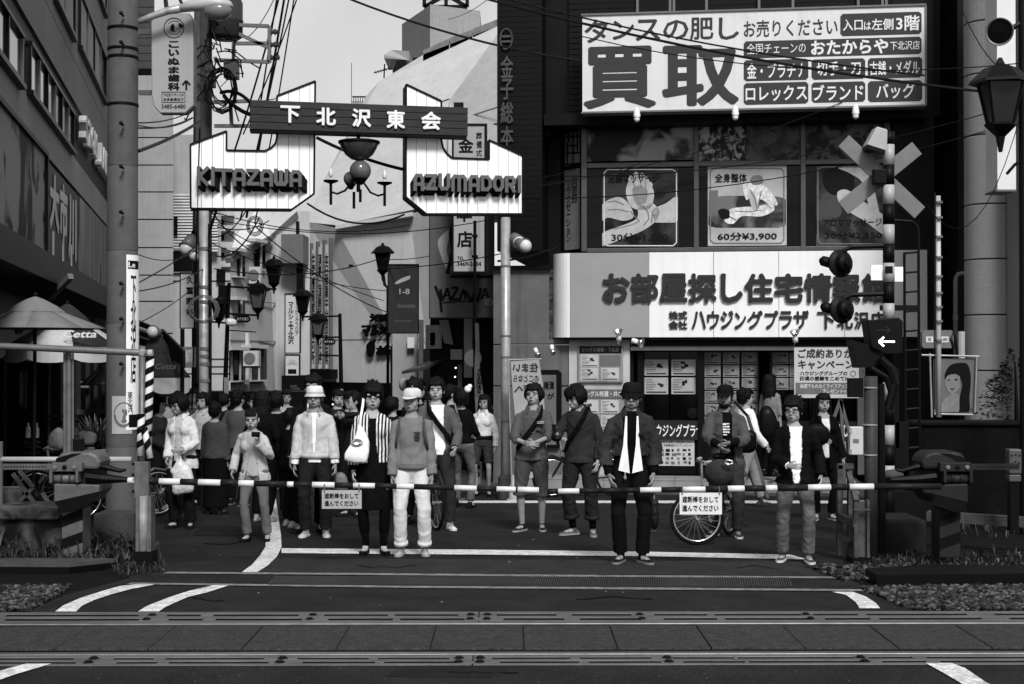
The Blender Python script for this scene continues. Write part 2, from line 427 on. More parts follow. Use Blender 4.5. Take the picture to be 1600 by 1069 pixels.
# ================================================================ THE TRACK
trk = Thing("track", None, None, (0, 9.8, 0), kind="structure")
YAW = 0.0075
def tp(x, y, z): return Vector((x, y + x * YAW, z))
def tbox(mb, x0, y0, z0, x1, y1, z1):
 return mb.hexa([tp(x0, y0, z0), tp(x1, y0, z0), tp(x1, y1, z0), tp(x0, y1, z0), tp(x0, y0, z1), tp(x1, y0, z1), tp(x1, y1, z1), tp(x0, y1, z1)])
M_rail = mat("rail_steel", 0.24, 0.42, var=0.25, metal=0.7, scale=8)
M_plate = mat("guard_plate", 0.15, 0.55, var=0.4, scale=5, metal=0.15, bump=0.3, bscale=40, stretch=(0.4, 2, 1))
M_slot = mat("slot_shade", 0.008, 0.95, var=0.4)  # near-black colour stands in for the shade inside the shallow-built slots
M_panel = mat("crossing_panel", 0.072, 0.8, var=0.30, scale=14, bump=0.5, bscale=130)
grain(M_panel, 60, .45)
Y0, Y1 = 9.30, 10.30       # near and far rail
def XP(px, d): return (px - 800) / F * d
for y, w in ((Y1, 0.032), (Y0 - 0.05, 0.032)):
 mb = MB(); tbox(mb, -14, y - w, -0.1, 14, y + w, 0.016); trk.part("rail", mb, M_rail, bev=0.004)
mb = MB(); tbox(mb, -14, Y1 - 0.11, -0.02, 14, Y1 - 0.034, 0.0055); tbox(mb, -14, Y0 - 0.016, -0.02, 14, Y0 + 0.09, 0.0055); trk.part("flangeway", mb, M_black)
x = XP(817, 10.2); k0 = -9
for i in range(-8, 9):
 mb = MB(); tbox(mb, x + i * 0.598 + 0.004, Y0 + 0.09, -0.05, x + (i + 1) * 0.598 - 0.004, Y1 - 0.115, 0.014 + 0.002 * ((i * 7) % 3))
 trk.part("panel", mb, M_panel, bev=0.005)
for i in (-1, 1):
 mb = MB(); e0, e1 = sorted((i * 14.0, x + (-8 if i < 0 else 9) * 0.598)); tbox(mb, e0, Y0 + 0.09, -0.05, e1, Y1 - 0.115, -0.02); trk.part("track_bed", mb, M_earth)
def guard(y0, y1, slots, joint, bolts, d):
 mb = MB(); tbox(mb, -14, y0, -0.05, 14, y1, 0.006); trk.part("guard_bed", mb, M_slot)
 w = (y1 - y0); zt = 0.0105
 rails = [(y0, y0 + w * 0.17), (y0 + w * 0.40, y0 + w * 0.58), (y1 - w * 0.2, y1)]
 jx = XP(joint, d)
 for (xa, xb) in ((-14, jx - 0.004), (jx + 0.004, 14)):
  for a, b in rails:
   mb = MB(); tbox(mb, xa, a, 0, xb, b, zt); trk.part("guard_bar", mb, M_plate, bev=0.004)
 xs = sorted(slots)
 for (a, b), (c, e) in zip(xs, xs[1:]):
  xa, xb = XP(b, d), XP(c, d)
  if xa < jx < xb: segs = [(xa, jx - 0.004), (jx + 0.004, xb)]
  else: segs = [(xa, xb)]
  for u, v in segs:
   for j in (0, 1):
    mb = MB(); tbox(mb, u + (0.05 if j == 0 else 0), rails[j][1], 0, v + (0.05 if j == 0 else 0), rails[j + 1][0], zt - 0.0005); trk.part("guard_plate", mb, M_plate)
 for bx in bolts:
  for j in (0, 1):
   c = tp(XP(bx, d), (rails[j][1] + rails[j + 1][0]) / 2, zt - 0.004)
   trk.part("bolt", MB().lathe(c, [(0.034, 0), (0.034, 0.006), (0.022, 0.008), (0.020, 0.016), (0.001, 0.018)], 10), M_black)
guard(10.355, 10.78, [(-900, -260), (-240, -60), (6, 214), (258, 312), (331, 465), (505, 605), (616, 716), (776, 870), (894, 988), (1024, 1107), (1119, 1255), (1274, 1345), (1358, 1517), (1560, 1800)], 748, (235, 487, 735, 761, 1001, 1263), 10.55)
guard(8.92, 9.21, [(-900, -60), (-30, 115), (177, 240), (258, 412), (464, 576), (590, 702), (769, 891), (906, 1018), (1052, 1148), (1154, 1337), (1360, 1429), (1450, 1900)], 739, (146, 441, 717, 750, 1043, 1347), 9.07)
# ballast beside the crossing
def stones(name, px, n, s0, s1, v, seed, lift=0.0):
 rs = random.Random(seed); mb = MB(); mb2 = None
 P4 = [G(*p) for p in px]
 for i in range(n):
  a, b = rs.random(), rs.random()
  p = P4[0].lerp(P4[1], a).lerp(P4[3].lerp(P4[2], a), b); s = rs.uniform(s0, s1); p.z += lift + s * 0.3 + rs.random() * 0.03
  mb.cur = rs.choice((0, 0, 1, 2))
  m3 = Matrix.Rotation(rs.uniform(0, 3), 3, 'Z') @ Matrix.Rotation(rs.uniform(-.6, .6), 3, 'X'); k0 = len(mb.v); mb.ell(p, s * rs.uniform(.7, 1.1), s * rs.uniform(.6, .9), s * rs.uniform(.4, .75), 6, 4, m3)
  for j in range(k0, len(mb.v)): c = mb.v[j]; h = math.sin(c[0] * 913 + c[1] * 577 + c[2] * 331) * .16 * s; mb.v[j] = (c[0] + h, c[1] - h, c[2] + h * .6)
 return single(name, mb, [mat("stone_a", v, .8, var=.3), mat("stone_b", v * 2.0, .8, var=.3), mat("stone_c", v * 0.4, .8)], kind="stuff", loc=(0, 0, 0))
stones("ballast", [(-150, 922), (110, 920), (45, 958), (-150, 958)], 4200, 0.012, 0.028, 0.062, 3)
stones("ballast", [(1345, 922), (1750, 918), (1750, 958), (1425, 955)], 6000, 0.012, 0.030, 0.030, 4)
stones("ballast", [(1260, 888), (1420, 884), (1430, 906), (1325, 912)], 500, 0.012, 0.032, 0.025, 5)
stones("ballast", [(-150, 1000), (-30, 1000), (-90, 1042), (-200, 1042)], 300, 0.015, 0.03, 0.09, 6)
# weeds
def weeds(name, px, n, h, v, seed, w=0.012):
 rs = random.Random(seed); mb = MB(); P4 = [G(*p) for p in px]
 for i in range(n):
  a, b = rs.random(), rs.random(); p = P4[0].lerp(P4[1], a).lerp(P4[3].lerp(P4[2], a), b)
  th = rs.uniform(0, 6.28); L = h * rs.uniform(0.25, 1.0) * (1.5 if rs.random() < .12 else .8); ww = w * rs.choice((.35, .35, .5, .7, 1.5))
  d = Vector((math.cos(th), math.sin(th), 0)); sd = Vector((-d.y, d.x, 0)) * ww
  lean = rs.uniform(0.2, 1.0)
  p1 = p + d * L * lean * 0.4 + Vector((0, 0, L * 0.6)); p2 = p + d * L * lean + Vector((0, 0, L * rs.uniform(0.5, 0.95)))
  mb.cur = rs.choice((0, 0, 1)); mb.add([p - sd * .4, p + sd * .4, p1 + sd, p1 - sd, p2], [(0, 1, 2, 3), (3, 2, 4)])
 return single(name, mb, [mat("weed_a", v, .6, var=.4), mat("weed_b", v * 2.2, .6, var=.4)], kind="stuff", loc=(0, 0, 0))
weeds("weeds", [(-150, 845), (215, 858), (238, 884), (-150, 890)], 5200, 0.24, 0.04, 1, 0.013)
weeds("weeds", [(140, 880), (250, 870), (262, 893), (190, 903)], 900, 0.10, 0.03, 2, 0.008)
weeds("weeds", [(1330, 868), (1600, 868), (1650, 900), (1330, 893)], 1500, 0.09, 0.016, 3, 0.008)
weeds("weeds", [(1440, 790), (1750, 790), (1750, 840), (1480, 840)], 1000, 0.25, 0.018, 4, 0.012)
# cable troughs beside the track
for pts, lbl in (([(-200, 888), (135, 888), (180, 889), (108, 897), (-200, 895)], "long dark concrete cable trough under the weeds at left"), ([(1352, 905), (1450, 899), (1800, 902), (1800, 912), (1370, 916)], "dark concrete cable trough behind the ballast at right")):
 w = [G(x, y) for x, y in pts]; t = Thing("cable_trough", lbl, "cable trough", w[0])
 lo = MB(); n = len(w)
 top = [p + Vector((0, 0, 0.06)) for p in w]; bot = [p + Vector((0, 0, -0.3)) for p in w]
 lo.add(bot + top, [tuple(range(n)), tuple(range(2 * n - 1, n - 1, -1))] + [(i, (i + 1) % n, (i + 1) % n + n, i + n) for i in range(n)])
 t.part("trough", lo, M_black)
 li = MB(); a = [p + Vector((0, 0, 0.061)) for p in w]; b = [p + Vector((0, 0, 0.095)) for p in w]
 li.add(a + b, [tuple(range(n)), tuple(range(2 * n - 1, n - 1, -1))] + [(i, (i + 1) % n, (i + 1) % n + n, i + n) for i in range(n)])
 t.part("lid", li, M_conc_d if w[0].x < 0 else M_black)
# ================================================================ RIGHT-HAND CORNER BUILDING
FR = Plane(858, 25.7, -0.13)
M_tile = mat("dark_tile", 0.012, 0.45, var=0.35, scale=3, streak=0.2)
M_tile2 = mat("dark_tile_face", 0.009, 0.5, var=0.35, scale=3)
B = Thing("corner_building", "dark tiled corner building of several storeys above the estate agent", "building", FR.pt(0, 0, 0))
mb = MB()
mb.pr(FR, 905, -80, 1503, 186, -6, -0.35)                          # upper floors
mb.pr(FR, 858, 392, 1452, 530, -6, -0.30)
mb.pr(FR, 1395, -80, 1460, 770, -5, -0.25)
mb.pr(FR, 1450, -80, 1530, 770, -6, -1.2)
B.part("wall", mb, M_tile)
mb = MB()
u0 = FR.uv(778, 200)[0]; u1 = FR.uv(848, 200)[0]; u2 = FR.uv(912, 200)[0]
zt = FR.uv(850, -80)[1]; zb = FR.uv(850, 392)[1]
mb.pbox(FR, u0, zb, u1, zt, -6, 0.1)
B.part("tower", mb, M_tile2)
mb = MB(); mb.ppoly(FR, [(u1, FR.uv(850, 208)[1]), (u2, FR.uv(905, 176)[1]), (u2, zt), (u1, zt)], -3, -0.5)
B.part("corner_bay", mb, M_tile)
# tile courses on the upper wall, as far as they can be told apart
mb = MB(); U0, Z0, U1, Z1 = FR.rect(780, -80, 845, 392, 0.1)
for i in range(int((Z1 - Z0) / 0.10)): mb.pbox(FR, U0, Z0 + i * 0.10, U1 - 0.004, Z0 + i * 0.10 + 0.085, 0.1, 0.106)
U0, Z0, U1, Z1 = FR.rect(850, -80, 1440, 186, -0.35)
for i in range(int((Z1 - Z0) / 0.10)): mb.pbox(FR, U0 + .45, Z0 + i * 0.10, U1, Z0 + i * 0.10 + 0.085, -0.35, -0.343)
B.part("tile_courses", mb, M_tile, kind="stuff")
mb = MB(); mb.pbox(FR, u1, zb, FR.uv(905, 300)[0], FR.uv(880, 175)[1], -2.5, -0.9); mb.pr(FR, 850, 172, 1450, 190, -3, 0.15)
B.part("overhang", mb, M_black)
# top windows
for x0, x1 in ((995, 1048), (1052, 1105), (1185, 1240), (1340, 1380), (1384, 1430)):
 f = MB(); f.pr(FR, x0, -60, x1, 20, -0.34, -0.30); fo = B.part("window", f, M_glass)
 f = MB(); 
 for a, b in ((x0 - 1, x0 + 3), (x1 - 3, x1 + 1)): f.pr(FR, a, -60, b, 22, -0.34, -0.26)
 f.pr(FR, x0 - 1, 18, x1 + 1, 23, -0.34, -0.24); B.part("window_frame", f, M_grey, parent=fo)
# second floor glazing
mb = MB(); mb.pr(FR, 905, 186, 1400, 394, -6, -0.9); B.part("dark_room", mb, M_black)
for i, (x0, x1) in enumerate(((917, 1084), (1092, 1251), (1259, 1382))):
 for y0, y1 in ((190, 251), (259, 389)):
  f = MB(); f.pr(FR, x0, y0, x1 if i != 1 or y0 > 200 else 1164, y1, -0.42, -0.40)
  if y0 < 200:
   B.part("pane", f, photo_mat("window_photo_%d" % i, 0.006, (0.42, 0.50, 0.18)[i], (1.6, 9, 4)[i], thr=(0.45, 0.62)))
  else: B.part("pane", f, M_glass)
rp_ = B.part("pane", MB().pr(FR, 1165, 190, 1251, 251, -0.42, -0.40), photo_mat("window_photo_x", 0.02, 0.15, 6, thr=(.4, .6)))
cu, cz_ = FR.uv(1203, 219, -.39)
for r_ in (.16, .21, .25, .29, .32): B.part("plate_print", MB().tube([FR.pt(cu + r_ * math.cos(i * math.pi / 16), cz_ + r_ * .95 * math.sin(i * math.pi / 16), -.395) for i in range(33)], .009, 4), mat("ring_print", .16, .5, var=.3), parent=rp_)
M_alu = mat("window_aluminium", 0.115, 0.4, var=0.15, metal=0.3)
for x0, y0, x1, y1 in ((908, 188, 917, 393), (1084, 188, 1092, 393), (1251, 188, 1259, 393), (1382, 190, 1392, 393), (917, 251, 1382, 259), (917, 386, 1382, 393)):
 B.part("mullion", MB().pr(FR, x0, y0, x1, y1, -0.46, -0.30 if x1 - x0 < 20 else -0.31), M_alu, bev=0.008)
# angled side window with lattice
SIDE = Plane.line(tuple(FR.pt(u1 + 0.28, 0, -0.9).xy), tuple(FR.pt(u2 - 0.02, 0, -0.42).xy))
B.part("side_pane", MB().pr(SIDE, 880, 192, 906, 258, -0.03, 0.0), mat("lattice_paper", 0.30, .6))
mb = MB()
for pts in ([(882, 215), (905, 213)], [(882, 240), (905, 238)], [(888, 195), (888, 222)], [(895, 205), (895, 255)], [(902, 195), (902, 235)], [(886, 228), (902, 227)], [(886, 222), (886, 257)], [(890, 203), (905, 202)], [(880, 257), (906, 255)]):
 line_px(mb, SIDE, pts, 0.022, 0.02, 0.015)
B.part("lattice", mb, M_black)
B.part("side_mullion", MB().pr(SIDE, 876, 190, 880, 392, -0.05, 0.04).pr(SIDE, 906, 190, 908, 392, -0.05, 0.04), M_dark)
# ground floor
M_shopwall = mat("shop_wall_panel", 0.50, 0.6, var=0.12, scale=3, streak=0.15)
zg = FR.uv(1100, 772)[1]
B.part("shop_pillar", MB().pr(FR, 889, 528, 984, 752, -3.0, -0.28), M_shopwall)
B.part("shop_interior", MB().pr(FR, 984, 528, 1452, 745, -4.0, -1.3), M_black)
B.part("soffit", MB().pr(FR, 880, 527, 1452, 531, -1.0, -0.05).pr(FR, 985, 531, 1345, 546, -1.0, -0.36), M_dark)
B.part("shutter_rail", MB().pr(FR, 985, 541, 1345, 548, -0.36, -0.22), mat("shutter_rail", 0.24, .4, metal=.4), bev=0.01)
for x0, x1 in ((1007, 1046), (1048, 1090), (1100, 1128), (1129, 1157), (1159, 1184), (1205, 1230), (1232, 1262), (1264, 1300), (1302, 1340), (1396, 1440)):
 B.part("shop_pane", MB().pr(FR, x0, 550, x1, 658, -0.62, -0.60), M_glass)
for x0, x1 in ((984, 990), (996, 1006), (1090, 1100), (1340, 1352), (1388, 1396), (1184, 1186), (1203, 1205)):
 B.part("shop_mullion", MB().pr(FR, x0, 546, x1, 742, -0.62, -0.42), M_dark if x0 != 1340 else M_grey, bev=0.006)
B.part("sign_band", MB().pr(FR, 1006, 658, 1340, 688, -0.6, -0.44), mat("band_grey", 0.045, .45))
B.part("shop_base", MB().pr(FR, 1006, 688, 1340, 742, -0.62, -0.52), M_tile2)
for t_, x0, x1 in (("ハウジングプラザ", 1014, 1098), ("下北沢店", 1128, 1183), ("3470", 1288, 1326)): B.part("lettering", text_px(MB(), FR, t_, x0, 663, x1, 683, -0.436, bold=0.015), M_white)
# steps of pale tiles in front of the shop
st = Thing("shop_step", None, None, FR.pt(2, 0, 0), kind="structure")
zk = FR.uv(1100, 744, -0.2)[1]; gk = -SL * (25.0 - 11)
M_step = mat("step_tile", 0.30, 0.6, var=0.2, scale=5, bump=0.2)
uu0, uu1 = FR.uv(780, 760, .5)[0], FR.uv(1345, 760, 0.5)[0]
st.part("step_core", MB().pbox(FR, uu0, -0.9, uu1, zk - 0.02, -1.4, 0.55).pbox(FR, uu0, -0.9, uu1, zk - 0.16, 0.55, 1.0), M_conc_d)
w = 0.60; n = int((uu1 - uu0) / w)
for i in range(n):
 a, b = uu0 + i * w + 0.004, uu0 + (i + 1) * w - 0.004
 st.part("tile", MB().pbox(FR, a, zk - 0.025, b, zk, -0.2, 0.18), M_step, bev=0.004)
 st.part("tile", MB().pbox(FR, a, zk - 0.025, b, zk, 0.188, 0.56), M_step, bev=0.004)
 st.part("tile", MB().pbox(FR, a, zk - 0.155, b, zk - 0.03, 0.55, 0.565), M_step)
 st.part("tile", MB().pbox(FR, a, zk - 0.165, b, zk - 0.14, 0.57, 1.01), M_step, bev=0.004)
 st.part("tile", MB().pbox(FR, a, gk - 0.05, b, zk - 0.17, 1.0, 1.015), M_conc)
kb = MB().pbox(FR, FR.uv(560, 780, 2)[0], -0.9, uu1 + 3, gk + 0.05, -3, 1.5)
single("pavement", kb, M_conc_d, kind="structure")
# the white fascia
fa = Thing("shop_fascia", "long white fascia of the estate agent with big raised letters", "shop sign", FR.pt(1, 3, 0))
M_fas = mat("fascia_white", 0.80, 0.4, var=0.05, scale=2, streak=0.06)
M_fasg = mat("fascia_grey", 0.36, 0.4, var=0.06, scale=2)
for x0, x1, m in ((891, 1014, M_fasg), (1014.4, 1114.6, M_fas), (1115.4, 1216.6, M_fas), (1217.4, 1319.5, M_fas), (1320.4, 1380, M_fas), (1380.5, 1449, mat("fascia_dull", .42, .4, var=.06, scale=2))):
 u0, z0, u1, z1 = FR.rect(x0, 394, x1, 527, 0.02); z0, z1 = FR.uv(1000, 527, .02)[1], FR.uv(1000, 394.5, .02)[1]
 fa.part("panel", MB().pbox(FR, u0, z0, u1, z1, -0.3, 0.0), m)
za, zb_ = FR.uv(1000, 527, .02)[1], FR.uv(1000, 394.5, .02)[1]
mb = MB(); ue = FR.uv(891, 450)[0] - 0.004; rr = FR.uv(891, 450)[0] - FR.uv(858, 450)[0]; vs = []
for i in range(11):
 w_ = R(90) * i / 10; vs += [FR.pt(ue - rr * math.sin(w_), za, -rr * 1.6 * (1 - math.cos(w_))), FR.pt(ue - rr * math.sin(w_), zb_, -rr * 1.6 * (1 - math.cos(w_)))]
vs += [FR.pt(ue, za, -0.6), FR.pt(ue, zb_, -0.6)]
n = len(vs) // 2
mb.add(vs, [(2 * i, 2 * i + 1, 2 * ((i + 1) % n) + 1, 2 * ((i + 1) % n)) for i in range(n)] + [tuple(2 * i for i in range(n)), tuple(2 * i + 1 for i in reversed(range(n)))])
fa.part("rounded_end", mb, M_fas)
M_let = mat("sign_letter_grey", 0.062, 0.45, var=0.08)
for ch, x0, x1 in (("お", 941, 984), ("部", 985, 1029), ("屋", 1030, 1074), ("探", 1075, 1120), ("し", 1126, 1161), ("住", 1163, 1208), ("宅", 1210, 1255), ("情", 1256, 1300), ("報", 1301, 1345), ("館", 1347, 1383)):
 fa.part("letter", text_px(MB(), FR, ch, x0, 427, x1, 473, 0.06, 0.05, bold=0.035), M_let)
for ch, x0, y0, x1, y1, b in (("株式", 1045, 486, 1074, 499, .03), ("会社", 1045, 501, 1074, 514, .03), ("ハ", 1081, 486, 1103, 514, .025), ("ウ", 1105, 486, 1124, 514, .025), ("ジ", 1126, 485, 1146, 514, .025), ("ン", 1148, 488, 1166, 514, .025), ("グ", 1168, 485, 1192, 514, .025), ("プ", 1195, 485, 1216, 514, .025), ("ラ", 1218, 486, 1238, 514, .025), ("ザ", 1240, 485, 1264, 514, .025), ("下", 1277, 487, 1305, 514, .025), ("北", 1308, 487, 1333, 514, .025), ("沢", 1335, 487, 1358, 514, .025), ("店", 1360, 487, 1384, 514, .025)):
 fa.part("letter", text_px(MB(), FR, ch, x0, y0, x1, y1, 0.04, 0.03, bold=b), M_let)
# big upper sign
su = Thing("buying_sign", "huge white sign of a pawn buyer above the posters with large kanji", "sign", FR.pt(2, 5, 0.3))
UP = Plane(910, 25.0, -0.13)
M_sg = mat("sign_face", 0.66, 0.45, var=0.07, scale=2, streak=0.12); M_sl = mat("sign_print", 0.080, 0.45, var=0.06)
U0 = UP.uv(910, 90)[0]; U1 = UP.uv(1445, 90)[0]; ZA = UP.uv(910, 175)[1]; ZB = UP.uv(910, 25)[1]
su.part("face", MB().pbox(UP, U0, ZA, U1, ZB, -0.12, 0.0), M_sg)
su.part("frame", MB().pbox(UP, U0 - .02, ZA - .03, U1 + .02, ZA, -0.3, 0.03).pbox(UP, U0 - .02, ZB, U1 + .02, ZB + .03, -0.3, 0.03).pbox(UP, U1, ZA, U1 + .03, ZB, -0.3, 0.02), M_grey)
for ch, x0, y0, x1, y1 in (("タ", 913, 30, 950, 67), ("ン", 957, 32, 991, 62), ("ス", 993, 30, 1032, 64), ("の", 1036, 31, 1076, 62), ("肥", 1078, 27, 1115, 62), ("し", 1123, 27, 1155, 62)):
 su.part("letter", text_px(MB(), UP, ch, x0, y0, x1, y1, 0.008, bold=0.018), M_sl)
su.part("lettering", text_px(MB(), UP, "お売りください", 1162, 30, 1309, 57, 0.008, bold=0.014), M_sl)
for ch, x0, y0, x1, y1 in (("買", 911, 72, 1026, 170), ("取", 1034, 70, 1155, 166)): su.part("letter", text_px(MB(), UP, ch, x0, y0, x1, y1, 0.008, bold=0.028), M_sl)
for x0, y0, x1, y1 in ((1313, 20, 1440, 55), (1162, 61, 1440, 88), (1162, 93, 1263, 126), (1268, 92, 1352, 124), (1356, 90, 1441, 122), (1162, 129, 1263, 163), (1268, 128, 1352, 160), (1356, 126, 1441, 159)):
 su.part("print_panel", MB().pr(UP, x0, y0, x1, y1, 0.0, 0.004, bev=0.04), M_sl)
W = mat("sign_white_print", 0.72, .45, var=0)
for t_, x0, y0, x1, y1, b in (("入口", 1317, 30, 1348, 48, .015), ("は", 1350, 34, 1361, 47, .015), ("左側", 1362, 29, 1396, 47, .015), ("3階", 1400, 24, 1437, 48, .02), ("全国チェーンの", 1167, 67, 1259, 84, .006), ("おたからや", 1267, 62, 1388, 85, .03), ("下北沢店", 1391, 64, 1437, 78, .01), ("金・プラチナ", 1167, 98, 1259, 122, .018), ("切手・刀", 1276, 96, 1345, 118, .018), ("古銭・メダル", 1359, 95, 1437, 117, .016), ("ロレックス", 1165, 134, 1261, 158, .018), ("ブランド", 1270, 132, 1349, 157, .018), ("バッグ", 1369, 130, 1430, 154, .018)):
 su.part("lettering", text_px(MB(), UP, t_, x0, y0, x1, y1, 0.009, bold=b), W)

for x, y in ((995, 178), (1149, 175), (1337, 173)):
 p = UP.hit(x, y, 0.35); q = UP.hit(x, y - 8, 0.0); t = Thing("spotlight", "small %s below the big upper sign" % {995: "white spotlight leftmost under the buying sign,", 1149: "white spotlight in the middle under the buying sign,", 1337: "white spotlight rightmost under the buying sign,"}[x], "spotlight", p, group="spotlights under the buying sign")
 t.part("arm", MB().tube([q, p + Vector((0, 0, 0.05))], 0.012, 6), M_dark)
 t.part("reflector", MB().lathe(p + Vector((0, 0, -0.06)), [(0.055, 0), (0.06, 0.03), (0.05, 0.10), (0.03, 0.16), (0.001, 0.17)], 14, cap=False), M_white, smooth=True)
 t.part("bulb", MB().ell(p + Vector((0, 0, -0.09)), 0.05, 0.05, 0.05), mat("bulb_glass", 0.7, 0.15, var=0), smooth=True)
# vertical raised letters on the tower
tl = Thing("tower_lettering", "raised emblem and brush letters running down the black tower", "lettering", FR.pt(-1, 3.5, 0.1))
M_tl = mat("tower_letter", 0.085, 0.5)
for ch, y0, y1 in (("金", 87, 122), ("子", 123, 156), ("総", 159, 193), ("本", 197, 228)):
 tl.part("letter", text_px(MB(), FR, ch, 782, y0, 802, y1, 0.16, 0.05, bold=0.02), M_tl)
cx, cz = FR.uv(791, 61, .15); mb = MB()
mb.tube([FR.pt(cx + 0.105 * math.cos(i * math.pi / 12), cz + 0.18 * math.sin(i * math.pi / 12), 0.15) for i in range(25)], 0.016, 5)
for dz in (-0.045, 0.045): mb.pbox(FR, cx - 0.08, cz + dz - .018, cx + 0.08, cz + dz + .018, 0.11, 0.16)
tl.part("emblem", mb, M_tl)
# posters behind the second-floor glass
def poster_frame(t, pl, x0, y0, x1, y1, off, m, w=0.018, in_=6):
 mb = MB(); a = in_; c = in_ + 5
 line_px(mb, pl, [(x0 + c, y0 + a), (x1 - c, y0 + a), (x1 - a, y0 + c), (x1 - a, y1 - c), (x1 - c, y1 - a), (x0 + c, y1 - a), (x0 + a, y1 - c), (x0 + a, y0 + c), (x0 + c, y0 + a)], w, off)
 t.part("border", mb, m)
def blob(pl, pts, off, k=8, lim=None):
 """smooth closed flat shape through pixel points"""
 a0, a1 = min(p[0] for p in pts), max(p[0] for p in pts); b0, b1 = min(p[1] for p in pts), max(p[1] for p in pts)
 n = len(pts); out = []
 for i in range(n):
  p0, p1, p2, p3 = (Vector(pts[(i + j - 1) % n]) for j in range(4))
  for s_ in range(k):
   t_ = s_ / k; q = 0.5 * ((2 * p1) + (p2 - p0) * t_ + (2 * p0 - 5 * p1 + 4 * p2 - p3) * t_ * t_ + (3 * p1 - p0 - 3 * p2 + p3) * t_ ** 3)
   q = (min(max(q[0], a0), a1), min(max(q[1], b0), b1)); out.append(pl.pt(*pl.uv(q[0], q[1], off), off))
 mb = MB(); mb.add(out, [tuple(range(len(out)))]); return mb
M_ink = mat("poster_ink", 0.012, .5, var=0); M_pale = mat("poster_pale", 0.62, .5, var=.08); M_mid = mat("poster_mid", 0.20, .5, var=.2, scale=10); M_skin_p = mat("poster_skin", 0.46, .5, var=.22, scale=5)
OFFP = -0.36
p1 = Thing("massage_poster", "poster of two hands massaging a foot, leftmost behind the upstairs glass", "poster", FR.hit(1000, 386, OFFP))
p1.part("sheet", MB().pr(FR, 941, 263, 1060, 386, OFFP - .02, OFFP), photo_mat("poster_dark", 0.010, 0.07, 1.8))
for pts in ([(941, 320), (965, 308), (982, 318), (990, 338), (975, 345), (950, 340), (941, 345)], [(978, 300), (984, 280), (996, 275), (1010, 278), (1018, 290), (1022, 305), (1016, 325), (1000, 328), (985, 322)], [(995, 315), (1008, 322), (1020, 318), (1030, 330), (1025, 345), (1005, 360), (975, 372), (941, 384), (941, 365), (965, 355), (990, 345), (997, 335)], [(1020, 328), (1040, 318), (1059, 308), (1059, 345), (1030, 348), (1022, 345)]):
 p1.part("hand_print", blob(FR, pts, OFFP + .004), M_skin_p)
mb = MB()
for cx_, cy_ in ((985, 279), (994, 273), (1003, 275), (1010, 281), (1016, 289)): mb.v and None; q = blob(FR, [(cx_ - 4, cy_), (cx_, cy_ - 5), (cx_ + 4, cy_), (cx_, cy_ + 5)], OFFP + .007, 4); mb.add(q.v, q.f)
p1.part("toe_print", mb, M_skin_p)
for pts, w_ in (([(949, 316), (962, 314), (975, 320)], .014), ([(950, 328), (966, 327), (983, 331)], .012), ([(990, 282), (992, 298), (996, 312)], .016), ([(1000, 280), (1003, 300)], .012), ([(1008, 283), (1010, 305)], .012), ([(1004, 322), (1012, 330), (1014, 342), (1006, 352)], .018), ([(985, 330), (998, 345)], .016), ([(1020, 330), (1018, 348)], .02), ([(960, 358), (985, 352), (1000, 345)], .012)): p1.part("crease_print", line_px(MB(), FR, pts, w_, OFFP + .009), M_mid)
p1.part("shade_print", blob(FR, [(988, 296), (1000, 290), (1012, 298), (1008, 318), (994, 318)], OFFP + .008), mat("poster_shade", .27, .5, var=.3, scale=12))
poster_frame(p1, FR, 938, 259, 1063, 390, OFFP + .010, M_pale)
for a_ in (MB(), 1), (MB(), 2): p1.part("print", text_px(a_[0], FR, "足裏マッサージ", 950, 272, 1030, 286, OFFP + .012, bold=.03) if a_[1] == 1 else text_px(a_[0], FR, "30分¥1,500", 955, 364, 1044, 378, OFFP + .012, bold=.02), M_ink)
p2 = Thing("massage_poster", "pale poster of a person kneeling over a lying customer, middle of the upstairs glass", "poster", FR.hit(1167, 386, OFFP))
p2.part("sheet", MB().pr(FR, 1106, 259, 1229, 384, OFFP - .02, OFFP), mat("poster_light_sheet", 0.44, .5, var=.25, scale=1.5))
p2.part("floor_print", blob(FR, [(1107, 312), (1168, 306), (1228, 312), (1228, 352), (1168, 356), (1107, 352)], OFFP + .003), photo_mat("poster_floor", .04, .2, 2))
p2.part("figure_print", blob(FR, [(1140, 328), (1155, 324), (1185, 322), (1205, 318), (1210, 328), (1190, 338), (1160, 338), (1145, 350), (1132, 345)], OFFP + .006), mat("poster_cloth", .62, .5, var=.5, scale=16))
p2.part("figure_print", blob(FR, [(1160, 290), (1172, 285), (1190, 288), (1205, 300), (1215, 320), (1200, 318), (1188, 312), (1184, 330), (1178, 325), (1172, 310), (1166, 312)], OFFP + .009), mat("poster_cloth", .62, .5, var=.5, scale=16))
p2.part("hair_print", blob(FR, [(1172, 282), (1178, 274), (1188, 274), (1193, 283), (1186, 289), (1177, 289)], OFFP + .0095, 4), M_mid)
p2.part("arm_print", blob(FR, [(1170, 300), (1178, 300), (1184, 326), (1178, 330), (1172, 316)], OFFP + .0097, 4), M_skin_p)
p2.part("hair_print", blob(FR, [(1122, 330), (1130, 326), (1140, 330), (1140, 340), (1128, 342)], OFFP + .011, 4), M_ink)
for pts, w_ in (([(1172, 296), (1180, 312), (1183, 328)], .02), ([(1190, 298), (1186, 314), (1184, 326)], .02), ([(1150, 330), (1170, 331), (1190, 328)], .012), ([(1196, 318), (1206, 326)], .014), ([(1140, 338), (1150, 344)], .014)): p2.part("crease_print", line_px(MB(), FR, pts, w_, OFFP + .0105), M_mid)
p2.part("box_print", blob(FR, [(1108, 298), (1122, 297), (1122, 312), (1108, 313)], OFFP + .005, 1), M_mid)
poster_frame(p2, FR, 1106, 259, 1229, 384, OFFP + .012, M_mid, in_=4)
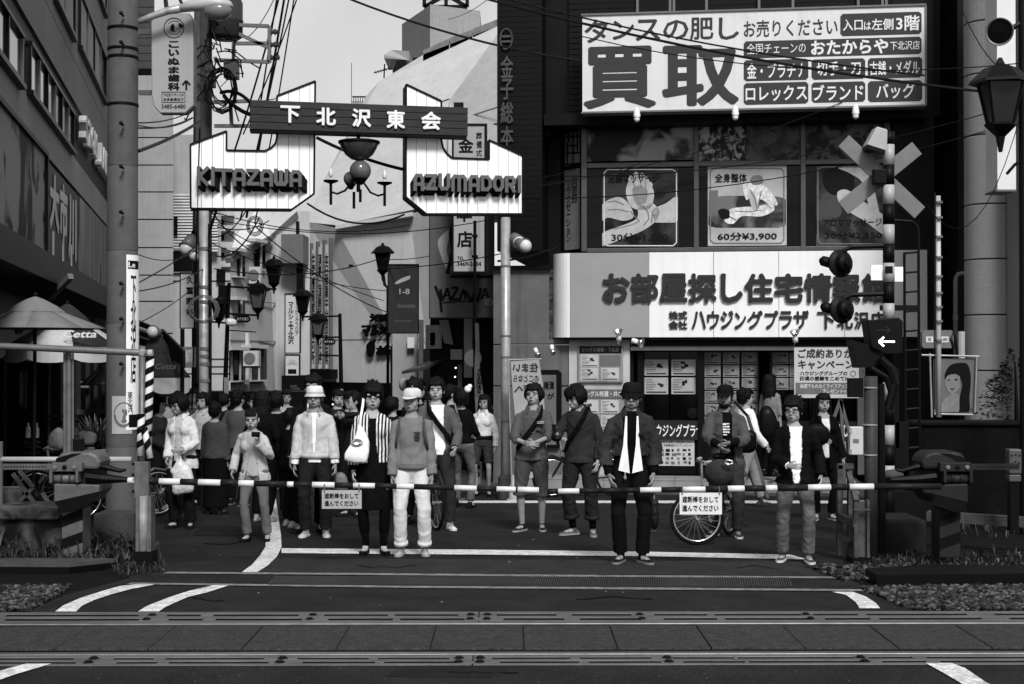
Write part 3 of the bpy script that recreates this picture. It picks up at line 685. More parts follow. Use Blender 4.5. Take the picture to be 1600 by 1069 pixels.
for a_ in (MB(), 1), (MB(), 2): p2.part("print", text_px(a_[0], FR, "全身整体", 1117, 271, 1167, 285, OFFP + .014, bold=.02) if a_[1] == 1 else text_px(a_[0], FR, "60分¥3,900", 1121, 363, 1214, 376, OFFP + .014, bold=.02), M_ink)
p3 = Thing("massage_poster", "poster of a woman lying down, rightmost behind the crossing signal", "poster", FR.hit(1330, 384, OFFP))
p3.part("sheet", MB().pr(FR, 1275, 259, 1392, 384, OFFP - .02, OFFP), photo_mat("poster_dark2", 0.03, 0.10, 2.4))
p3.part("hair_print", blob(FR, [(1285, 270), (1310, 262), (1335, 275), (1330, 300), (1305, 305), (1290, 295)], OFFP + .004), M_ink)
p3.part("face_print", blob(FR, [(1308, 302), (1318, 296), (1330, 300), (1345, 312), (1390, 345), (1390, 372), (1350, 345), (1325, 330), (1312, 318)], OFFP + .006), M_skin_p)
p3.part("shoulder_print", blob(FR, [(1310, 262), (1350, 262), (1360, 275), (1375, 340), (1362, 345), (1350, 290), (1330, 272)], OFFP + .008), M_skin_p)
poster_frame(p3, FR, 1275, 258, 1400, 384, OFFP + .010, M_mid, in_=3)
for a_ in (MB(), 1), (MB(), 2): p3.part("print", text_px(a_[0], FR, "アロママッサージ", 1286, 342, 1378, 354, OFFP + .012, bold=.02) if a_[1] == 1 else text_px(a_[0], FR, "30分¥2,550", 1289, 362, 1378, 374, OFFP + .012, bold=.02), M_ink)
vs_ = Thing("vertical_sign", "narrow vertical sign with katakana beside the upstairs window", "sign", SIDE.hit(893, 388))
vs_.part("board", MB().pr(SIDE, 881, 265, 906, 390, -0.03, 0.01), mat("board_grey", 0.28, .5, var=.2, scale=6))
for a_ in (MB(), 1), (MB(), 2): vs_.part("print", text_px(a_[0], SIDE, "阿里郎", 893, 278, 902, 318, 0.014, vertical=True, bold=.01) if a_[1] == 1 else text_px(a_[0], SIDE, "リラクゼーション", 884, 281, 892, 378, 0.014, vertical=True, bold=.01), M_ink)
# property listings stuck to the pillar and behind the shop glass
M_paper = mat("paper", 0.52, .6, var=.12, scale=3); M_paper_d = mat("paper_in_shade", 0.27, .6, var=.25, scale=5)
def listing(t, pl, x0, y0, x1, y1, off, m, seed):
 rs = random.Random(seed); w, h = x1 - x0, y1 - y0
 sh = t.part("listing", MB().pr(pl, x0, y0, x1, y1, off - .006, off), m)
 mb = MB()
 mb.pr(pl, x0 + w * .08, y1 - h * .16, x1 - w * .08, y1 - h * .08, off, off + .002)
 for i in range(3):
  a, b = rs.uniform(.35, .7), rs.uniform(.1, .5); mb.pr(pl, x0 + w * a, y0 + h * b, x0 + w * (a + rs.uniform(.08, .2)), y0 + h * (b + rs.uniform(.1, .22)), off, off + .0022 + i * .0004)
 for i in range(7): yy = y0 + h * (.1 + .1 * i); mb.pr(pl, x0 + w * .06, yy, x0 + w * rs.uniform(.25, .5), yy + h * .03, off, off + .0016)
 t.part("print", mb, mat("listing_print", .07, .6, var=0) if m is M_paper else mat("print_shade", .03, .6, var=0), parent=sh)
nb_ = Thing("notice_case", "framed case of flat listings on the white pillar, upper", "notice case", FR.hit(938, 600, -0.2))
nb_.part("case", MB().pr(FR, 903, 540, 973, 598, -0.28, -0.22), mat("case_grey", .30, .5), bev=.01)
nb_.part("header", MB().pr(FR, 905, 541, 971, 552, -0.22, -0.21), M_dark)
nb_.part("print", text_px(MB(), FR, "シングル相場・下北沢", 909, 543, 967, 550, -0.207), mat("hdr", .15, .5, var=0))
nb_.part("grey_sheet", MB().pr(FR, 937, 555, 970, 572, -0.22, -0.213), M_grey)
for i, (a, b) in enumerate(((906, 554), (906, 575), (938, 575))): listing(nb_, FR, a + 1, b, a + 29, b + 20, -0.212, M_paper, i)
nb2 = Thing("notice_case", "framed case of flat listings on the white pillar, lower, behind the hatted man", "notice case", FR.hit(938, 700, -0.2))
nb2.part("case", MB().pr(FR, 903, 608, 985, 700, -0.28, -0.225), mat("case_grey", .30, .5), bev=.01)
nb2.part("header", MB().pr(FR, 903, 609, 985, 622, -0.225, -0.21), M_grey)
nb2.part("print", text_px(MB(), FR, "シングル特選・井の頭", 908, 611, 980, 620, -0.207), W)
for i, (a, b) in enumerate(((906, 625), (938, 625), (906, 649), (938, 649), (906, 673), (938, 673))): listing(nb2, FR, a + 1, b, a + 29, b + 21, -0.212, M_paper, i + 9)
ws = Thing("window_listings", "sheets of flat listings hung in rows behind the shop window", "listings", FR.hit(1150, 650, -0.58))
k = 0
for a, b, c, d in ((1007, 562, 1044, 587), (1049, 562, 1087, 587), (1007, 590, 1044, 616), (1049, 590, 1087, 616)):
 listing(ws, FR, a, b, c, d, -0.57, mat("paper_mid", 0.40, .6, var=.2), k); k += 1
for x in (1101, 1130, 1159, 1207, 1234):
 for y in range(551, 655, 20):
  if x > 1190 and y > 600: continue
  listing(ws, FR, x, y, x + 25, y + 18, -0.57, M_paper_d, k); k += 1
for x in (1399, 1421):
 for y in range(552, 735, 23): listing(ws, FR, x, y, x + 19, y + 20, -0.57, mat("paper_mid", 0.40, .6, var=.2), k); k += 1
gp = Thing("gift_poster", "white poster crowded with small gadget pictures under the shop window", "poster", FR.hit(1056, 728, -0.5))
gp.part("sheet", MB().pr(FR, 1027, 687, 1085, 728, -0.52, -0.50), M_paper)
gp.part("print", text_px(MB(), FR, "今月中にご成約、ご契約頂いた方に", 1030, 689, 1080, 693, -.496, bold=.0), M_ink); gp.part("print", text_px(MB(), FR, "下記商品からプレゼント!", 1036, 694, 1082, 698, -.496), M_ink)
rs = random.Random(5)
for i in range(24):
 a, b = 1030 + (i % 6) * 9 + rs.uniform(0, 2), 701 + (i // 6) * 6.5 + rs.uniform(0, 1); gp.part("picture_print", MB().pr(FR, a, b, a + rs.uniform(3, 7), b + rs.uniform(3, 5), -.5, -.4975 + i * .0001), rs.choice((M_ink, M_grey, M_mid)))
# metal-clad wall left of the fascia
sw = Thing("side_wall", "metal clad wall beside the poster case, left of the white fascia", "wall", FR.hit(815, 770, -0.1))
M_clad = mat("metal_cladding", 0.17, 0.5, var=0.15, scale=4, streak=0.35)
for y0, y1 in ((421, 537), (539, 602), (604, 770)): sw.part("panel", MB().pr(FR, 771, y0, 888, y1, -2.5, -0.30), M_clad)
sw.part("coping", MB().pr(FR, 768, 415, 860, 421, -2.5, -0.2), M_dark)
sw.part("recess", MB().pr(FR, 771, 705, 800, 770, -0.3, -0.28), M_clad)
pc = Thing("poster_case", "dark rounded poster case on the metal wall behind the banner", "poster case", FR.hit(858, 700, -0.2))
pc.part("case", MB().pr(FR, 840, 578, 877, 700, -0.3, -0.2, bev=.06), M_dark); pc.part("sheet", MB().pr(FR, 846, 586, 869, 695, -0.2, -0.19), M_grey)
pc.part("print", text_px(MB(), FR, "横溝", 849, 596, 866, 609, -.18, bold=.02), M_ink); pc.part("print", text_px(MB(), FR, "が", 855, 614, 866, 624, -.18, bold=.02), M_ink)
# spot lamps on brackets
def clip_lamp(x, y, d, dx, dy, label, s=1.0):
 p = P(x, y, d); q = p + Vector((dx * s, -0.08 * s, dy * s)); t = Thing("clip_lamp", label, "lamp", p, group="spot lamps over the shop")
 ax = (q - p).normalized()
 t.part("bracket", MB().tube([p + Vector((0, .12, -.06 * s)), p + Vector((0, .05, -.03)), p], 0.012, 6), M_chrome)
 t.part("housing", MB().lathe(p, [(0.02 * s, -.01), (0.045 * s, 0.0), (0.045 * s, 0.08 * s), (0.03 * s, 0.10 * s)], 12, ax), M_white, smooth=True)
 t.part("reflector", MB().lathe(p + ax * .10 * s, [(0.03 * s, 0), (0.055 * s, 0.04 * s), (0.085 * s, 0.09 * s), (0.08 * s, 0.09 * s), (0.05 * s, 0.04 * s), (.01, .01)], 14, ax, cap=False), M_chrome, smooth=True)
clip_lamp(967, 532, 24.9, -.02, .14, "bright clip lamp pointing up, left of the pair under the fascia")
clip_lamp(988, 532, 24.9, .16, -.05, "bright clip lamp pointing right, second of the pair under the fascia")
clip_lamp(1243, 534, 24.4, -.03, .16, "white clip lamp standing over the campaign banner")
clip_lamp(862, 540, 24.9, .02, -.16, "small clip lamp pointing down over the reversed banner", 0.8)
clip_lamp(836, 545, 24.9, .06, -.14, "small clip lamp with loose cable beside the arch pole", 0.8)
sl = MB().lathe(FR.hit(1082, 646, -.5), [(.10, 0), (.105, .02), (.09, .035), (.001, .04)], 24, FR.n)
o = single("round_light", sl, M_tile, "round dark disc sign on the shop glass above the band", "disc sign")
# ================================================================ COLUMN AND FAR RIGHT
cl_ = Thing("round_column", "tall round stone clad column at the right edge of the view", "column", gd(22.5, 1548))
M_col = mat("column_stone", 0.30, 0.6, var=0.12, scale=10, stretch=(1, 1, 4), bump=.2, bscale=30)
c = cl_.loc.copy(); rr = 41 / F * 22.5
def zat(py, d): return P(800, py, d).z
for y0, y1 in ((-120, 38), (40, 119), (121, 214), (216, 321), (323, 406), (408, 492), (494, 578), (580, 700)):
 cl_.part("drum", MB().lathe(Vector((c.x, c.y, zat(y1, 22.5))), [(rr - .006, 0), (rr, .008), (rr, zat(y0, 22.5) - zat(y1, 22.5) - .008), (rr - .006, zat(y0, 22.5) - zat(y1, 22.5))], 40), M_col, smooth=False)
FRr = Plane(0, 23.5, 0.0)
wr = Thing("right_building", "dark recessed building behind the round column", "building", gd(24.5, 1560))
wr.part("wall", MB().box(XP(1500, 24.5), 24.5, -1, XP(1900, 24.5), 32, 12), M_tile2)
wr.part("pale_panel", MB().box(XP(1592, 21.5), 21.2, -.5, XP(1680, 21.5), 22.0, 9), M_col)
wr.part("pilaster", MB().box(XP(1462, 25.5), 24.2, -1, XP(1508, 25.5), 26, 12), M_black)
F22 = Plane(800, 20.6, 0); ps = Thing("projecting_sign", "white box sign fixed to the round column, seen from below", "sign", F22.hit(1572, 300))
ps.part("box", MB().pr(F22, 1558, -60, 1587, 296, -.5, 0), M_sg); ps.part("base", MB().pr(F22, 1557, 296, 1588, 299, -.5, .01), M_grey)
ps.part("bracket", MB().pr(F22, 1551, -60, 1557, 296, -.45, -.35), M_grey)
dp = Thing("drain_pipe", "bent grey drain pipe on the wall left of the round column", "pipe", P(1493, 610, 24))
dp.part("pipe", MB().tube([P(1493, 640, 24), P(1493, 436, 24), P(1496, 429, 24), P(1506, 427, 24)], 0.036, 10), M_grey, smooth=True)
dp.part("pipe_joint", MB().lathe(P(1493, 500, 24), [(.045, 0), (.045, .08)], 10), M_grey)
F21 = Plane(800, 21, 0); eb = Thing("electric_box", "grey meter box with two white labels behind the white banner pole", "box", F21.hit(1465, 545))
eb.part("box", MB().pr(F21, 1441, 516, 1490, 544, -.25, 0, bev=.03), M_grey)
for x in (1447, 1471): eb.part("label_plate", MB().pr(F21, x, 526, x + 11, 535, 0, .006), M_pale)
eb.part("print", text_px(MB(), F21, "回", 1450, 528, 1455, 533, .009), M_ink); eb.part("print", text_px(MB(), F21, "回", 1474, 528, 1480, 533, .009), M_ink)
# bank / dark retaining wall behind the right barrier machine
bk = Thing("retaining_wall", "low dark stained retaining wall behind the right barrier machine", "wall", gd(18, 1560))
bk.part("wall", MB().box(XP(1437, 18), 18, -1.0, XP(2000, 18), 18.6, zat(664, 18)), mat("stained_concrete", 0.009, .9, var=.6, scale=3, bump=.6, bscale=12, streak=.3))
bk.part("coping", MB().box(XP(1437, 18), 17.95, zat(664, 18) + .002, XP(2000, 18), 18.7, zat(661, 18) + .01), M_black)
kb = MB(); a = P(1450, 806, 15.4); b = P(1700, 822, 14.6); kb.beam(a, b, .12, .10); single("kerb_beam", kb, M_conc_d, "low concrete kerb running right from the barrier machine", "kerb")
cbk = MB(); a = gd(15.0, 1410); cbk.box(XP(1362, 15), 15, a.z - .1, XP(1448, 15), 15.7, zat(812, 15)); single("concrete_block", cbk, mat("block_concrete", .035, .9, var=.5, scale=5, streak=.4), "weathered concrete foundation block under the signal ladder", "concrete block", bev=.04)
# ================================================================ THE STREET BEHIND
def clipx(poly, x0, x1):
 for lim, sg in ((x0, 1), (x1, -1)):
  out = []; n = len(poly)
  for i in range(n):
   a, b = poly[i], poly[(i + 1) % n]; ia, ib = (a[0] - lim) * sg >= 0, (b[0] - lim) * sg >= 0
   if ia: out.append(a)
   if ia != ib: t = (lim - a[0]) / (b[0] - a[0]); out.append((lim, a[1] + (b[1] - a[1]) * t))
  poly = out
  if len(poly) < 3: return []
 return poly
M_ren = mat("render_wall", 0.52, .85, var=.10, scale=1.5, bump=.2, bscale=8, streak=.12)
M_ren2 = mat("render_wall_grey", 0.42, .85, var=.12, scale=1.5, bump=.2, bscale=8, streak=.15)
M_ren3 = mat("render_wall_pale", 0.58, .85, var=.10, scale=1.5, streak=.12)
M_roofp = mat("pale_roof", 0.66, .7, var=.1, scale=3)
def solid(mb, front, back):
 n = len(front)
 return mb.add(front + back, [tuple(range(n)), tuple(range(2 * n - 1, n - 1, -1))] + [(i, i + n, (i + 1) % n + n, (i + 1) % n) for i in range(n)])
def away(fr, dy, dz=0.0): return [p + Vector((p.x / p.y * dy, dy, dz)) for p in fr]
def rbox(x0, x1, d0, d1, z0, z1):
 a = [Vector((XP(x, d), d, z)) for z in (z0, z1) for x, d in ((x0, d0), (x1, d0), (x1, d1), (x0, d1))]; return MB().hexa(a)
# big cinema-like building with sloping upper storey
th = Thing("theatre_building", "large pale rendered building with sloping upper storeys behind the arch", "building", gd(40, 650))
fr = [P(478, 640, 40), P(680, 640, 37), P(680, 322, 37), P(640, 335, 37.8), P(525, 356, 39), P(478, 346, 40)]
solid(mb := MB(), fr, away(fr, 9)); th.part("wall", mb, M_ren)
sl_ = [P(478, 347, 40.05), P(528, 352, 39.2), P(700, 316, 37.2), P(790, 300, 37), P(790, 38, 46), P(775, 42, 46), P(664, 84, 46), P(592, 128, 46), P(572, 150, 46), P(498, 300, 41.5)]
solid(mb := MB(), sl_, away(sl_, 8)); th.part("sloping_wall", mb, M_ren)
fc = [P(700, 160, 43.2), P(800, 10, 45.5), P(800, 330, 36), P(690, 250, 38.5)]
solid(mb := MB(), [P(702, 157, 42.6), P(786, 42, 44.5), P(786, 330, 36.2), P(698, 330, 36.2)], [P(702, 157, 44), P(786, 42, 47), P(786, 330, 38), P(698, 330, 38)]); th.part("side_slope", mb, M_ren2)
for (a, b) in (((661, 79), (702, 60)), ((703, 59.5), (738, 46)), ((739, 45), (785, 27))):
 f_ = [P(a[0], a[1] + 18, 46), P(b[0], b[1] + 17, 46), P(b[0], b[1], 46), P(a[0], a[1], 46)]
 solid(mb := MB(), f_, [p + Vector((0, .8, 0)) for p in f_]); th.part("parapet", mb, M_conc)
mb = MB(); solid(mb, [P(524, 358, 38.7), P(645, 337, 37.3), P(645, 331, 37.3), P(524, 352, 38.7)], [p + Vector((0, 1.5, 0)) for p in [P(524, 358, 38.7), P(645, 337, 37.3), P(645, 331, 37.3), P(524, 352, 38.7)]]); th.part("eave", mb, M_roofp)
mb = MB(); d_ = 50
lf = [P(628, 145, 50.5), P(672, 120, 49), P(672, 8, 49), P(628, 38, 50.5)]; solid(mb, lf, [p + Vector((0, 4, 0)) for p in lf]); th.part("roof_house_side", mb, mat("roof_house_side", .20, .85, var=.1))  # shaded side of the roof block: shade put into a darker colour
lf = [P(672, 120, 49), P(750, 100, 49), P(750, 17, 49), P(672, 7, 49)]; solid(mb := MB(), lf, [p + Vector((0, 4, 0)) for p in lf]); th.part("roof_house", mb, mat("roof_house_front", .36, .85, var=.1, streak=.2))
lf = [P(600, 91, 49), P(639, 94, 48.5), P(639, 80, 48.5), P(612, 78, 49), P(600, 86, 49)]; solid(mb := MB(), lf, [p + Vector((0, 2, 0)) for p in lf]); th.part("canopy", mb, M_ren2)
lf = [P(613, 112, 48.6), P(634, 106, 48.6), P(634, 95, 48.6), P(620, 96, 48.6)]; solid(mb := MB(), lf, [p + Vector((0, 1, 0)) for p in lf]); th.part("roof_door", mb, M_dark)
for x0, x1 in ((645, 655),): th.part("roof_window", MB().pr(Plane(800, 48.4, 0), x0, 90, x1, 104, -.1, .05), M_dark)
mb = MB()
for a, b in (((663, 11), (730, 11)), ((663, -10), (663, 11)), ((730, -10), (730, 11)), ((697, -10), (697, 11)), ((663, 11), (697, -8)), ((697, -8), (730, 11)), ((663, -3), (730, -3))): mb.beam(P(a[0], a[1], 50), P(b[0], b[1], 50), .12)
th.part("rooftop_frame", mb, M_black)
for pts in ([(505, 345), (478, 346)],): pass
for a, b in (((546, 205), (700, 155)), ((600, 190), (702, 155)), ((702, 192), (786, 165)), ((702, 215), (786, 190)), ((600, 330), (560, 355))):
 th.part("joint_line", MB().beam(P(a[0], a[1], 42.5 if b[0] > 600 else 39), P(b[0], b[1], 43.2 if b[0] == 700 else 39.5), .03), M_grey)
WT = Plane.line(tuple(P(478, 500, 40).xy), tuple(P(680, 500, 37).xy))
for x0, y0, x1, y1 in ((547, 368, 563, 413),):
 w_ = th.part("window", MB().pr(WT, x0, y0, x1, y1, -.1, .03), M_glass); th.part("window_frame", MB().pr(WT, x0 - 2, y1, x1 + 1, y1 + 2.5, -.1, .12), M_dark, parent=w_)
th.part("wall_joint", MB().pr(WT, 480, 530, 670, 531, 0, .012), M_grey)
th.part("ground_floor", MB().pr(WT, 478, 598, 672, 660, -.3, .08), M_black)
ml = Thing("wall_lettering", "raised black shop lettering on the pale wall behind the dark banner", "lettering", WT.hit(590, 540, .05))
for s_, x0, y0, x1, y1, b in (("シ", 576, 490, 585, 503, .04), ("ョ", 585, 491, 593, 503, .04), ("ッ", 593, 491, 600, 503, .04), ("ピン", 600, 489, 618, 503, .04), ("マ", 563, 508, 576, 526, .045), ("ル", 577, 507, 589, 525, .045), ("シ", 590, 506, 600, 524, .045), ("ェ", 600, 508, 608, 523, .045), ("下", 609, 505, 622, 523, .045), ("本", 586, 540, 597, 556, .05), ("多", 597, 539, 607, 555, .05), ("劇", 608, 538, 618, 554, .05)):
 ml.part("letter", text_px(MB(), WT, s_, x0, y0, x1, y1, .14, .08, bold=b, shear=.12), M_black)
ml.part("emblem", blob(WT, [(572, 541), (577, 534), (584, 531), (589, 531), (586, 536), (586, 548), (581, 558), (574, 556)], .12), M_black)
# strip sign of three tall banners in a frame
tb = Thing("triple_banner_frame", "steel frame holding three tall narrow banners on the pale wall", "banner frame", WT.hit(500, 590, .3))
for x in (484, 494.5, 505, 515): tb.part("post", MB().pr(WT, x - 1.2, 380 - (x - 484) * .25, x + 1.2, 585, .2, .3), M_grey)
tb.part("base", MB().pr(WT, 483, 577, 517, 592, .1, .35), M_dark)
for x, s_ in ((485.6, "住宅情報館内案内所"), (496, "演劇公演開催中大好評"), (506.5, "本日営業中全席自由席")):
 b_ = tb.part("banner", MB().pr(WT, x, 391 - (x - 484) * .4, x + 7.4, 576, .22, .25), M_ren3)
 tb.part("print", text_px(MB(), WT, s_, x + 1, 396, x + 6.4, 570, .256, vertical=True, bold=.03), M_ink, parent=b_)
# grey house with windows, left of it
hs = Thing("corner_house", "grey three storey house with pale sunlit roof and dark windows", "building", gd(36, 420))
HL = Plane.line(tuple(P(360, 500, 33.5).xy), tuple(P(430, 500, 36).xy)); HR = Plane.line(tuple(P(430, 500, 36).xy), tuple(P(482, 500, 36.5).xy))
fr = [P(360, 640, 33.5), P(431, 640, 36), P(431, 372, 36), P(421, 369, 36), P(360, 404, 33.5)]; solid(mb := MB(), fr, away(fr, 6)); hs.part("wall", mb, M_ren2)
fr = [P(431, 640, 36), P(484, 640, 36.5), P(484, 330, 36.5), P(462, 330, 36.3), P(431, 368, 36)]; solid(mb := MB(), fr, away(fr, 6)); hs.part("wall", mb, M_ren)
fr = [P(358, 403, 33.3), P(423, 367, 35.8), P(464, 330, 36), P(400, 328, 38), P(368, 370, 35)]; solid(mb := MB(), fr, [p + Vector((0, .3, -.12)) for p in fr]); hs.part("roof", mb, M_roofp)
hs.part("gutter", MB().beam(P(356, 407, 33.3), P(424, 371, 35.8), .12), M_grey)
for pl, x0, y0, x1, y1 in ((HL, 373, 394, 383, 432), (HR, 410 + 22, 378, 0, 0), (HL, 403, 380, 415, 420), (HL, 366, 548, 387, 595), (HL, 395, 545, 417, 594), (HL, 374, 470, 383, 490)):
 if x1 == 0: continue
 w_ = hs.part("window", MB().pr(pl, x0, y0, x1, y1, -.1, .03), M_glass)
 for q in (MB().pr(pl, x0 - 3, y0 - 6, x1 + 3, y0 - 1, 0, .25), MB().pr(pl, x0 - 2, y1, x1 + 2, y1 + 2, 0, .15), MB().pr(pl, (x0 + x1) / 2 - .6, y0, (x0 + x1) / 2 + .6, y1, .03, .06)):
  hs.part("window_trim", q, M_ren3 if q.v and False else M_ren, parent=w_)
for y in (470, 532): hs.part("string_course", MB().pr(HL, 360, y, 431, y + 1.4, 0, .03), M_grey)
hs.part("down_pipe", MB().pr(HL, 388, 520, 390, 625, .02, .1), M_ren3)
hs.part("low_block", MB().box(XP(440, 34), 34, -2, XP(484, 34), 35.5, zat(587, 34)), M_dark)
db = Thing("dark_bay", "dark grey boxed bay between the house and the pale theatre wall", "building", gd(37, 460))
db.part("wall", MB().box(XP(441, 35.6), 35.4, zat(411, 35.4), XP(475, 35.6), 36.4, zat(366, 35.4)), M_grey)
db.part("post", MB().box(XP(463, 35.6), 35.5, zat(345, 35.4), XP(467, 35.6), 35.7, zat(366, 35.4)), M_dark)
db.part("slot", MB().box(XP(462, 35.6), 35.7, zat(470, 35.4), XP(473, 35.6), 36, zat(405, 35.4)), M_dark)
def board(x0, y0, x1, y1, d, label, m, name="sign", slope=0.0, frame=None, th_=.10, cat="sign"):
 pl = Plane(x0, d, slope); t = Thing(name, label, cat, pl.hit((x0 + x1) / 2, y1))
 t.pl = pl; t.part("board", MB().pr(pl, x0, y0, x1, y1, -th_, 0), m)
 if frame:
  for a in ((x0 - 1.5, y0 - 1.5, x1 + 1.5, y0), (x0 - 1.5, y1, x1 + 1.5, y1 + 1.5), (x0 - 1.5, y0, x0, y1), (x1, y0, x1 + 1.5, y1)): t.part("frame", MB().pr(pl, *a, -th_, .02), frame)
 return t
def prints(t, items, m=None, off=.006, part="print"):
 for it in items:
  s_, x0, y0, x1, y1 = it[:5]; k = it[5] if len(it) > 5 else {}
  t.part(part, text_px(MB(), t.pl, s_, x0, y0, x1, y1, off, bold=k.get("b", .015), vertical=k.get("v", False), mirror=k.get("m", False), shear=k.get("s", 0)), k.get("mat", m or M_ink))
t = board(446, 460, 468, 551, 34.5, "white vertical sign with black katakana hung on the grey house", M_ren3, frame=M_dark)
prints(t, [("マルシェ下北沢", 450, 472, 459, 538, {"v": 1, "b": .03}), ("ショッピングフロア", 461, 463, 466.5, 525, {"v": 1, "b": .02})])
t = board(446, 555, 467, 590, 34.5, "small white sign with a dotted sunburst under the vertical sign", M_ren3, frame=M_dark)
mb = MB()
for i in range(7):
 for j in range(3):
  a_ = R(180 * i / 6); rr_ = 3 + 2.2 * j; mb.pr(t.pl, 456.5 + rr_ * math.cos(a_) - .5, 570 - rr_ * math.sin(a_) - .5, 456.5 + rr_ * math.cos(a_) + .5, 570 - rr_ * math.sin(a_) + .5, 0, .008)
mb.pr(t.pl, 450, 577, 463, 584, 0, .008); t.part("print", mb, M_ink)
t = board(450, 600, 472, 611, 33.5, "small dark oval bar sign below the sunburst sign", M_black); prints(t, [("CAFE", 453, 602, 464, 605), ("TOWER", 454, 606, 469, 609)], M_grey)
# pale panelled building behind the left poles
pb = Thing("panelled_building", "tall plain grey building of stacked concrete panels behind the utility poles", "building", gd(42, 245))
for y0, y1 in ((150, 214), (216, 257), (259, 299), (301, 342), (344, 386), (388, 429), (431, 470), (472, 520), (522, 560), (562, 640)):
 pb.part("panel", rbox(205, 270, 42, 46, zat(y1, 42), zat(y0, 42)), M_ren2)
pb.part("upper_storey", rbox(205, 238, 43, 46, zat(152, 43), zat(118, 43)), M_ren2)
pb2 = Thing("slatted_building", "dark horizontally boarded building seen above the plain panels beside the dental sign", "building", gd(44, 228))
y = -60
while y < 112:
 pb2.part("board", rbox(205, 240, 44, 48, zat(y + 11, 44), zat(y, 44)), mat("boarding", .10, .7, var=.2)); y += 12
pb2.part("cornice", rbox(203, 242, 43.5, 48, zat(120, 44), zat(112.5, 44)), M_dark)
lv = Thing("louvred_building", "building with bright horizontal louvres between the utility pole and the plain wall", "building", gd(46, 300))
lv.part("wall", rbox(262, 345, 46.6, 50, -2, zat(210, 46.5)), M_ren2)
for i in range(20):
 y = 302 + i * 4.6; lv.part("louvre", rbox(268, 340, 46.2, 46.5, zat(y + 2.7, 46), zat(y, 46)), M_roofp)
lv.part("dark_window", rbox(271, 277, 46.1, 46.3, zat(368, 46), zat(338, 46)), M_black)
lv.part("lower_wall", rbox(268, 360, 45.4, 46, -2, zat(425, 45)), M_ren)
for y in (437, 560, 572, 583): lv.part("wall_joint", rbox(268, 360, 45.36, 45.4, zat(y + 1, 45), zat(y, 45)), M_grey)
for x0, y0, x1, y1 in ((338, 420, 352, 440), (341, 445, 356, 490), (271, 390, 300, 424)): lv.part("window", rbox(x0, x1, 45.25, 45.36, zat(y1, 45), zat(y0, 45)), M_dark)
wb = Thing("balcony_building", "pale apartment block with railed balconies glimpsed through the wires", "building", gd(52, 350))
wb.part("wall", rbox(330, 372, 52.5, 56, -2, zat(300, 52)), M_ren3)
for y in (328, 352, 378, 408): wb.part("balcony", rbox(331, 366, 52, 52.4, zat(y + 9, 52), zat(y, 52)), M_ren)
for y in (318, 342, 366, 394): wb.part("window", rbox(338, 350, 52.3, 52.5, zat(y + 8, 52), zat(y, 52)), M_dark)
rf = Thing("far_roof", "distant railed roof terrace seen just above the arch board", "building", gd(60, 578))
rf.part("wall", rbox(548, 640, 60, 64, -2, zat(158, 60)), M_ren2)
for i in range(12): rf.part("baluster", MB().box(XP(552 + i * 3.5, 60), 59.9, zat(158, 60), XP(552.8 + i * 3.5, 60), 60, zat(151, 60)), M_dark)
rf.part("rail", rbox(550, 596, 59.88, 60, zat(152.5, 60), zat(151, 60)), M_dark)
rf.part("mast", MB().box(XP(548.3, 60), 60, zat(160, 60), XP(549.1, 60), 60.03, zat(98, 60)), M_dark)
an = Thing("roof_aerial", "thin television aerial on the roof left of the penthouse", "aerial", P(601, 118, 47))
an.part("mast", MB().beam(P(600, 122, 47), P(601, 100, 47), .04), M_dark); an.part("boom", MB().beam(P(584, 114, 47), P(612, 106, 47), .03), M_dark)
for i in range(7): an.part("element", MB().beam(P(586 + i * 4, 111.5 - i * 1.1 , 47), P(588 + i * 4, 115 - i * 1.1, 47.3), .02), M_dark)
# dark shop fronts at street level
sf = Thing("street_shops", "row of dim shop fronts along the left side of the narrow street", "building", gd(31, 300))
sf.part("front", MB().box(XP(205, 31), 31, -2, XP(500, 31), 32, zat(612, 31)), M_black)
sf2 = Thing("street_shops", "dim shop front with striped awning at the right side of the narrow street", "building", gd(29, 720))
sf2.part("front", MB().box(XP(672, 29), 29, -2, XP(785, 29), 37, zat(498, 29)), M_black)
sf2.part("side", MB().box(XP(610, 34), 34, -2, XP(676, 34), 36, zat(545, 34)), mat("side_shop", .05, .8, var=.4, scale=3))
sf2.part("panel", MB().box(XP(615, 33.9), 33.6, zat(640, 33.9), XP(653, 33.9), 34, zat(520, 33.9)), M_ren2)
sf2.part("white_plate", MB().box(XP(637, 33.5), 33.4, zat(544, 33.5), XP(648, 33.5), 33.5, zat(527, 33.5)), M_white)
sf2.part("post", MB().box(XP(655, 33), 32.8, -1, XP(662, 33), 33, zat(500, 33)), M_grey)
for x0, y0, x1, y1, m in ((665, 508, 690, 545, M_ren2), (672, 520, 680, 540, M_dark), (725, 498, 738, 590, M_ren3), (704, 546, 722, 562, M_ren3), (715, 570, 722, 620, M_grey)):
 sf2.part("shop_panel", MB().pr(Plane(800, 28.9, 0), x0, y0, x1, y1, 0, .1), m)
mb = MB(); solid(mb, [P(700, 500, 28.5), P(708, 539, 28.5), P(694, 536, 28.5), P(686, 500, 28.5)], [p + Vector((0, .2, 0)) for p in [P(700, 500, 28.5), P(708, 539, 28.5), P(694, 536, 28.5), P(686, 500, 28.5)]]); sf2.part("tilted_sign", mb, M_ren2)
sf2.part("awning", solid(MB(), [P(628, 580, 28), P(680, 560, 29.5), P(704, 556, 29.5), P(660, 574, 27.6)], [p + Vector((0, 0, -.06)) for p in [P(628, 580, 28), P(680, 560, 29.5), P(704, 556, 29.5), P(660, 574, 27.6)]]), mat("awning_dark", .12, .7, var=.4, scale=8))
for x in (712, 713):
 pass
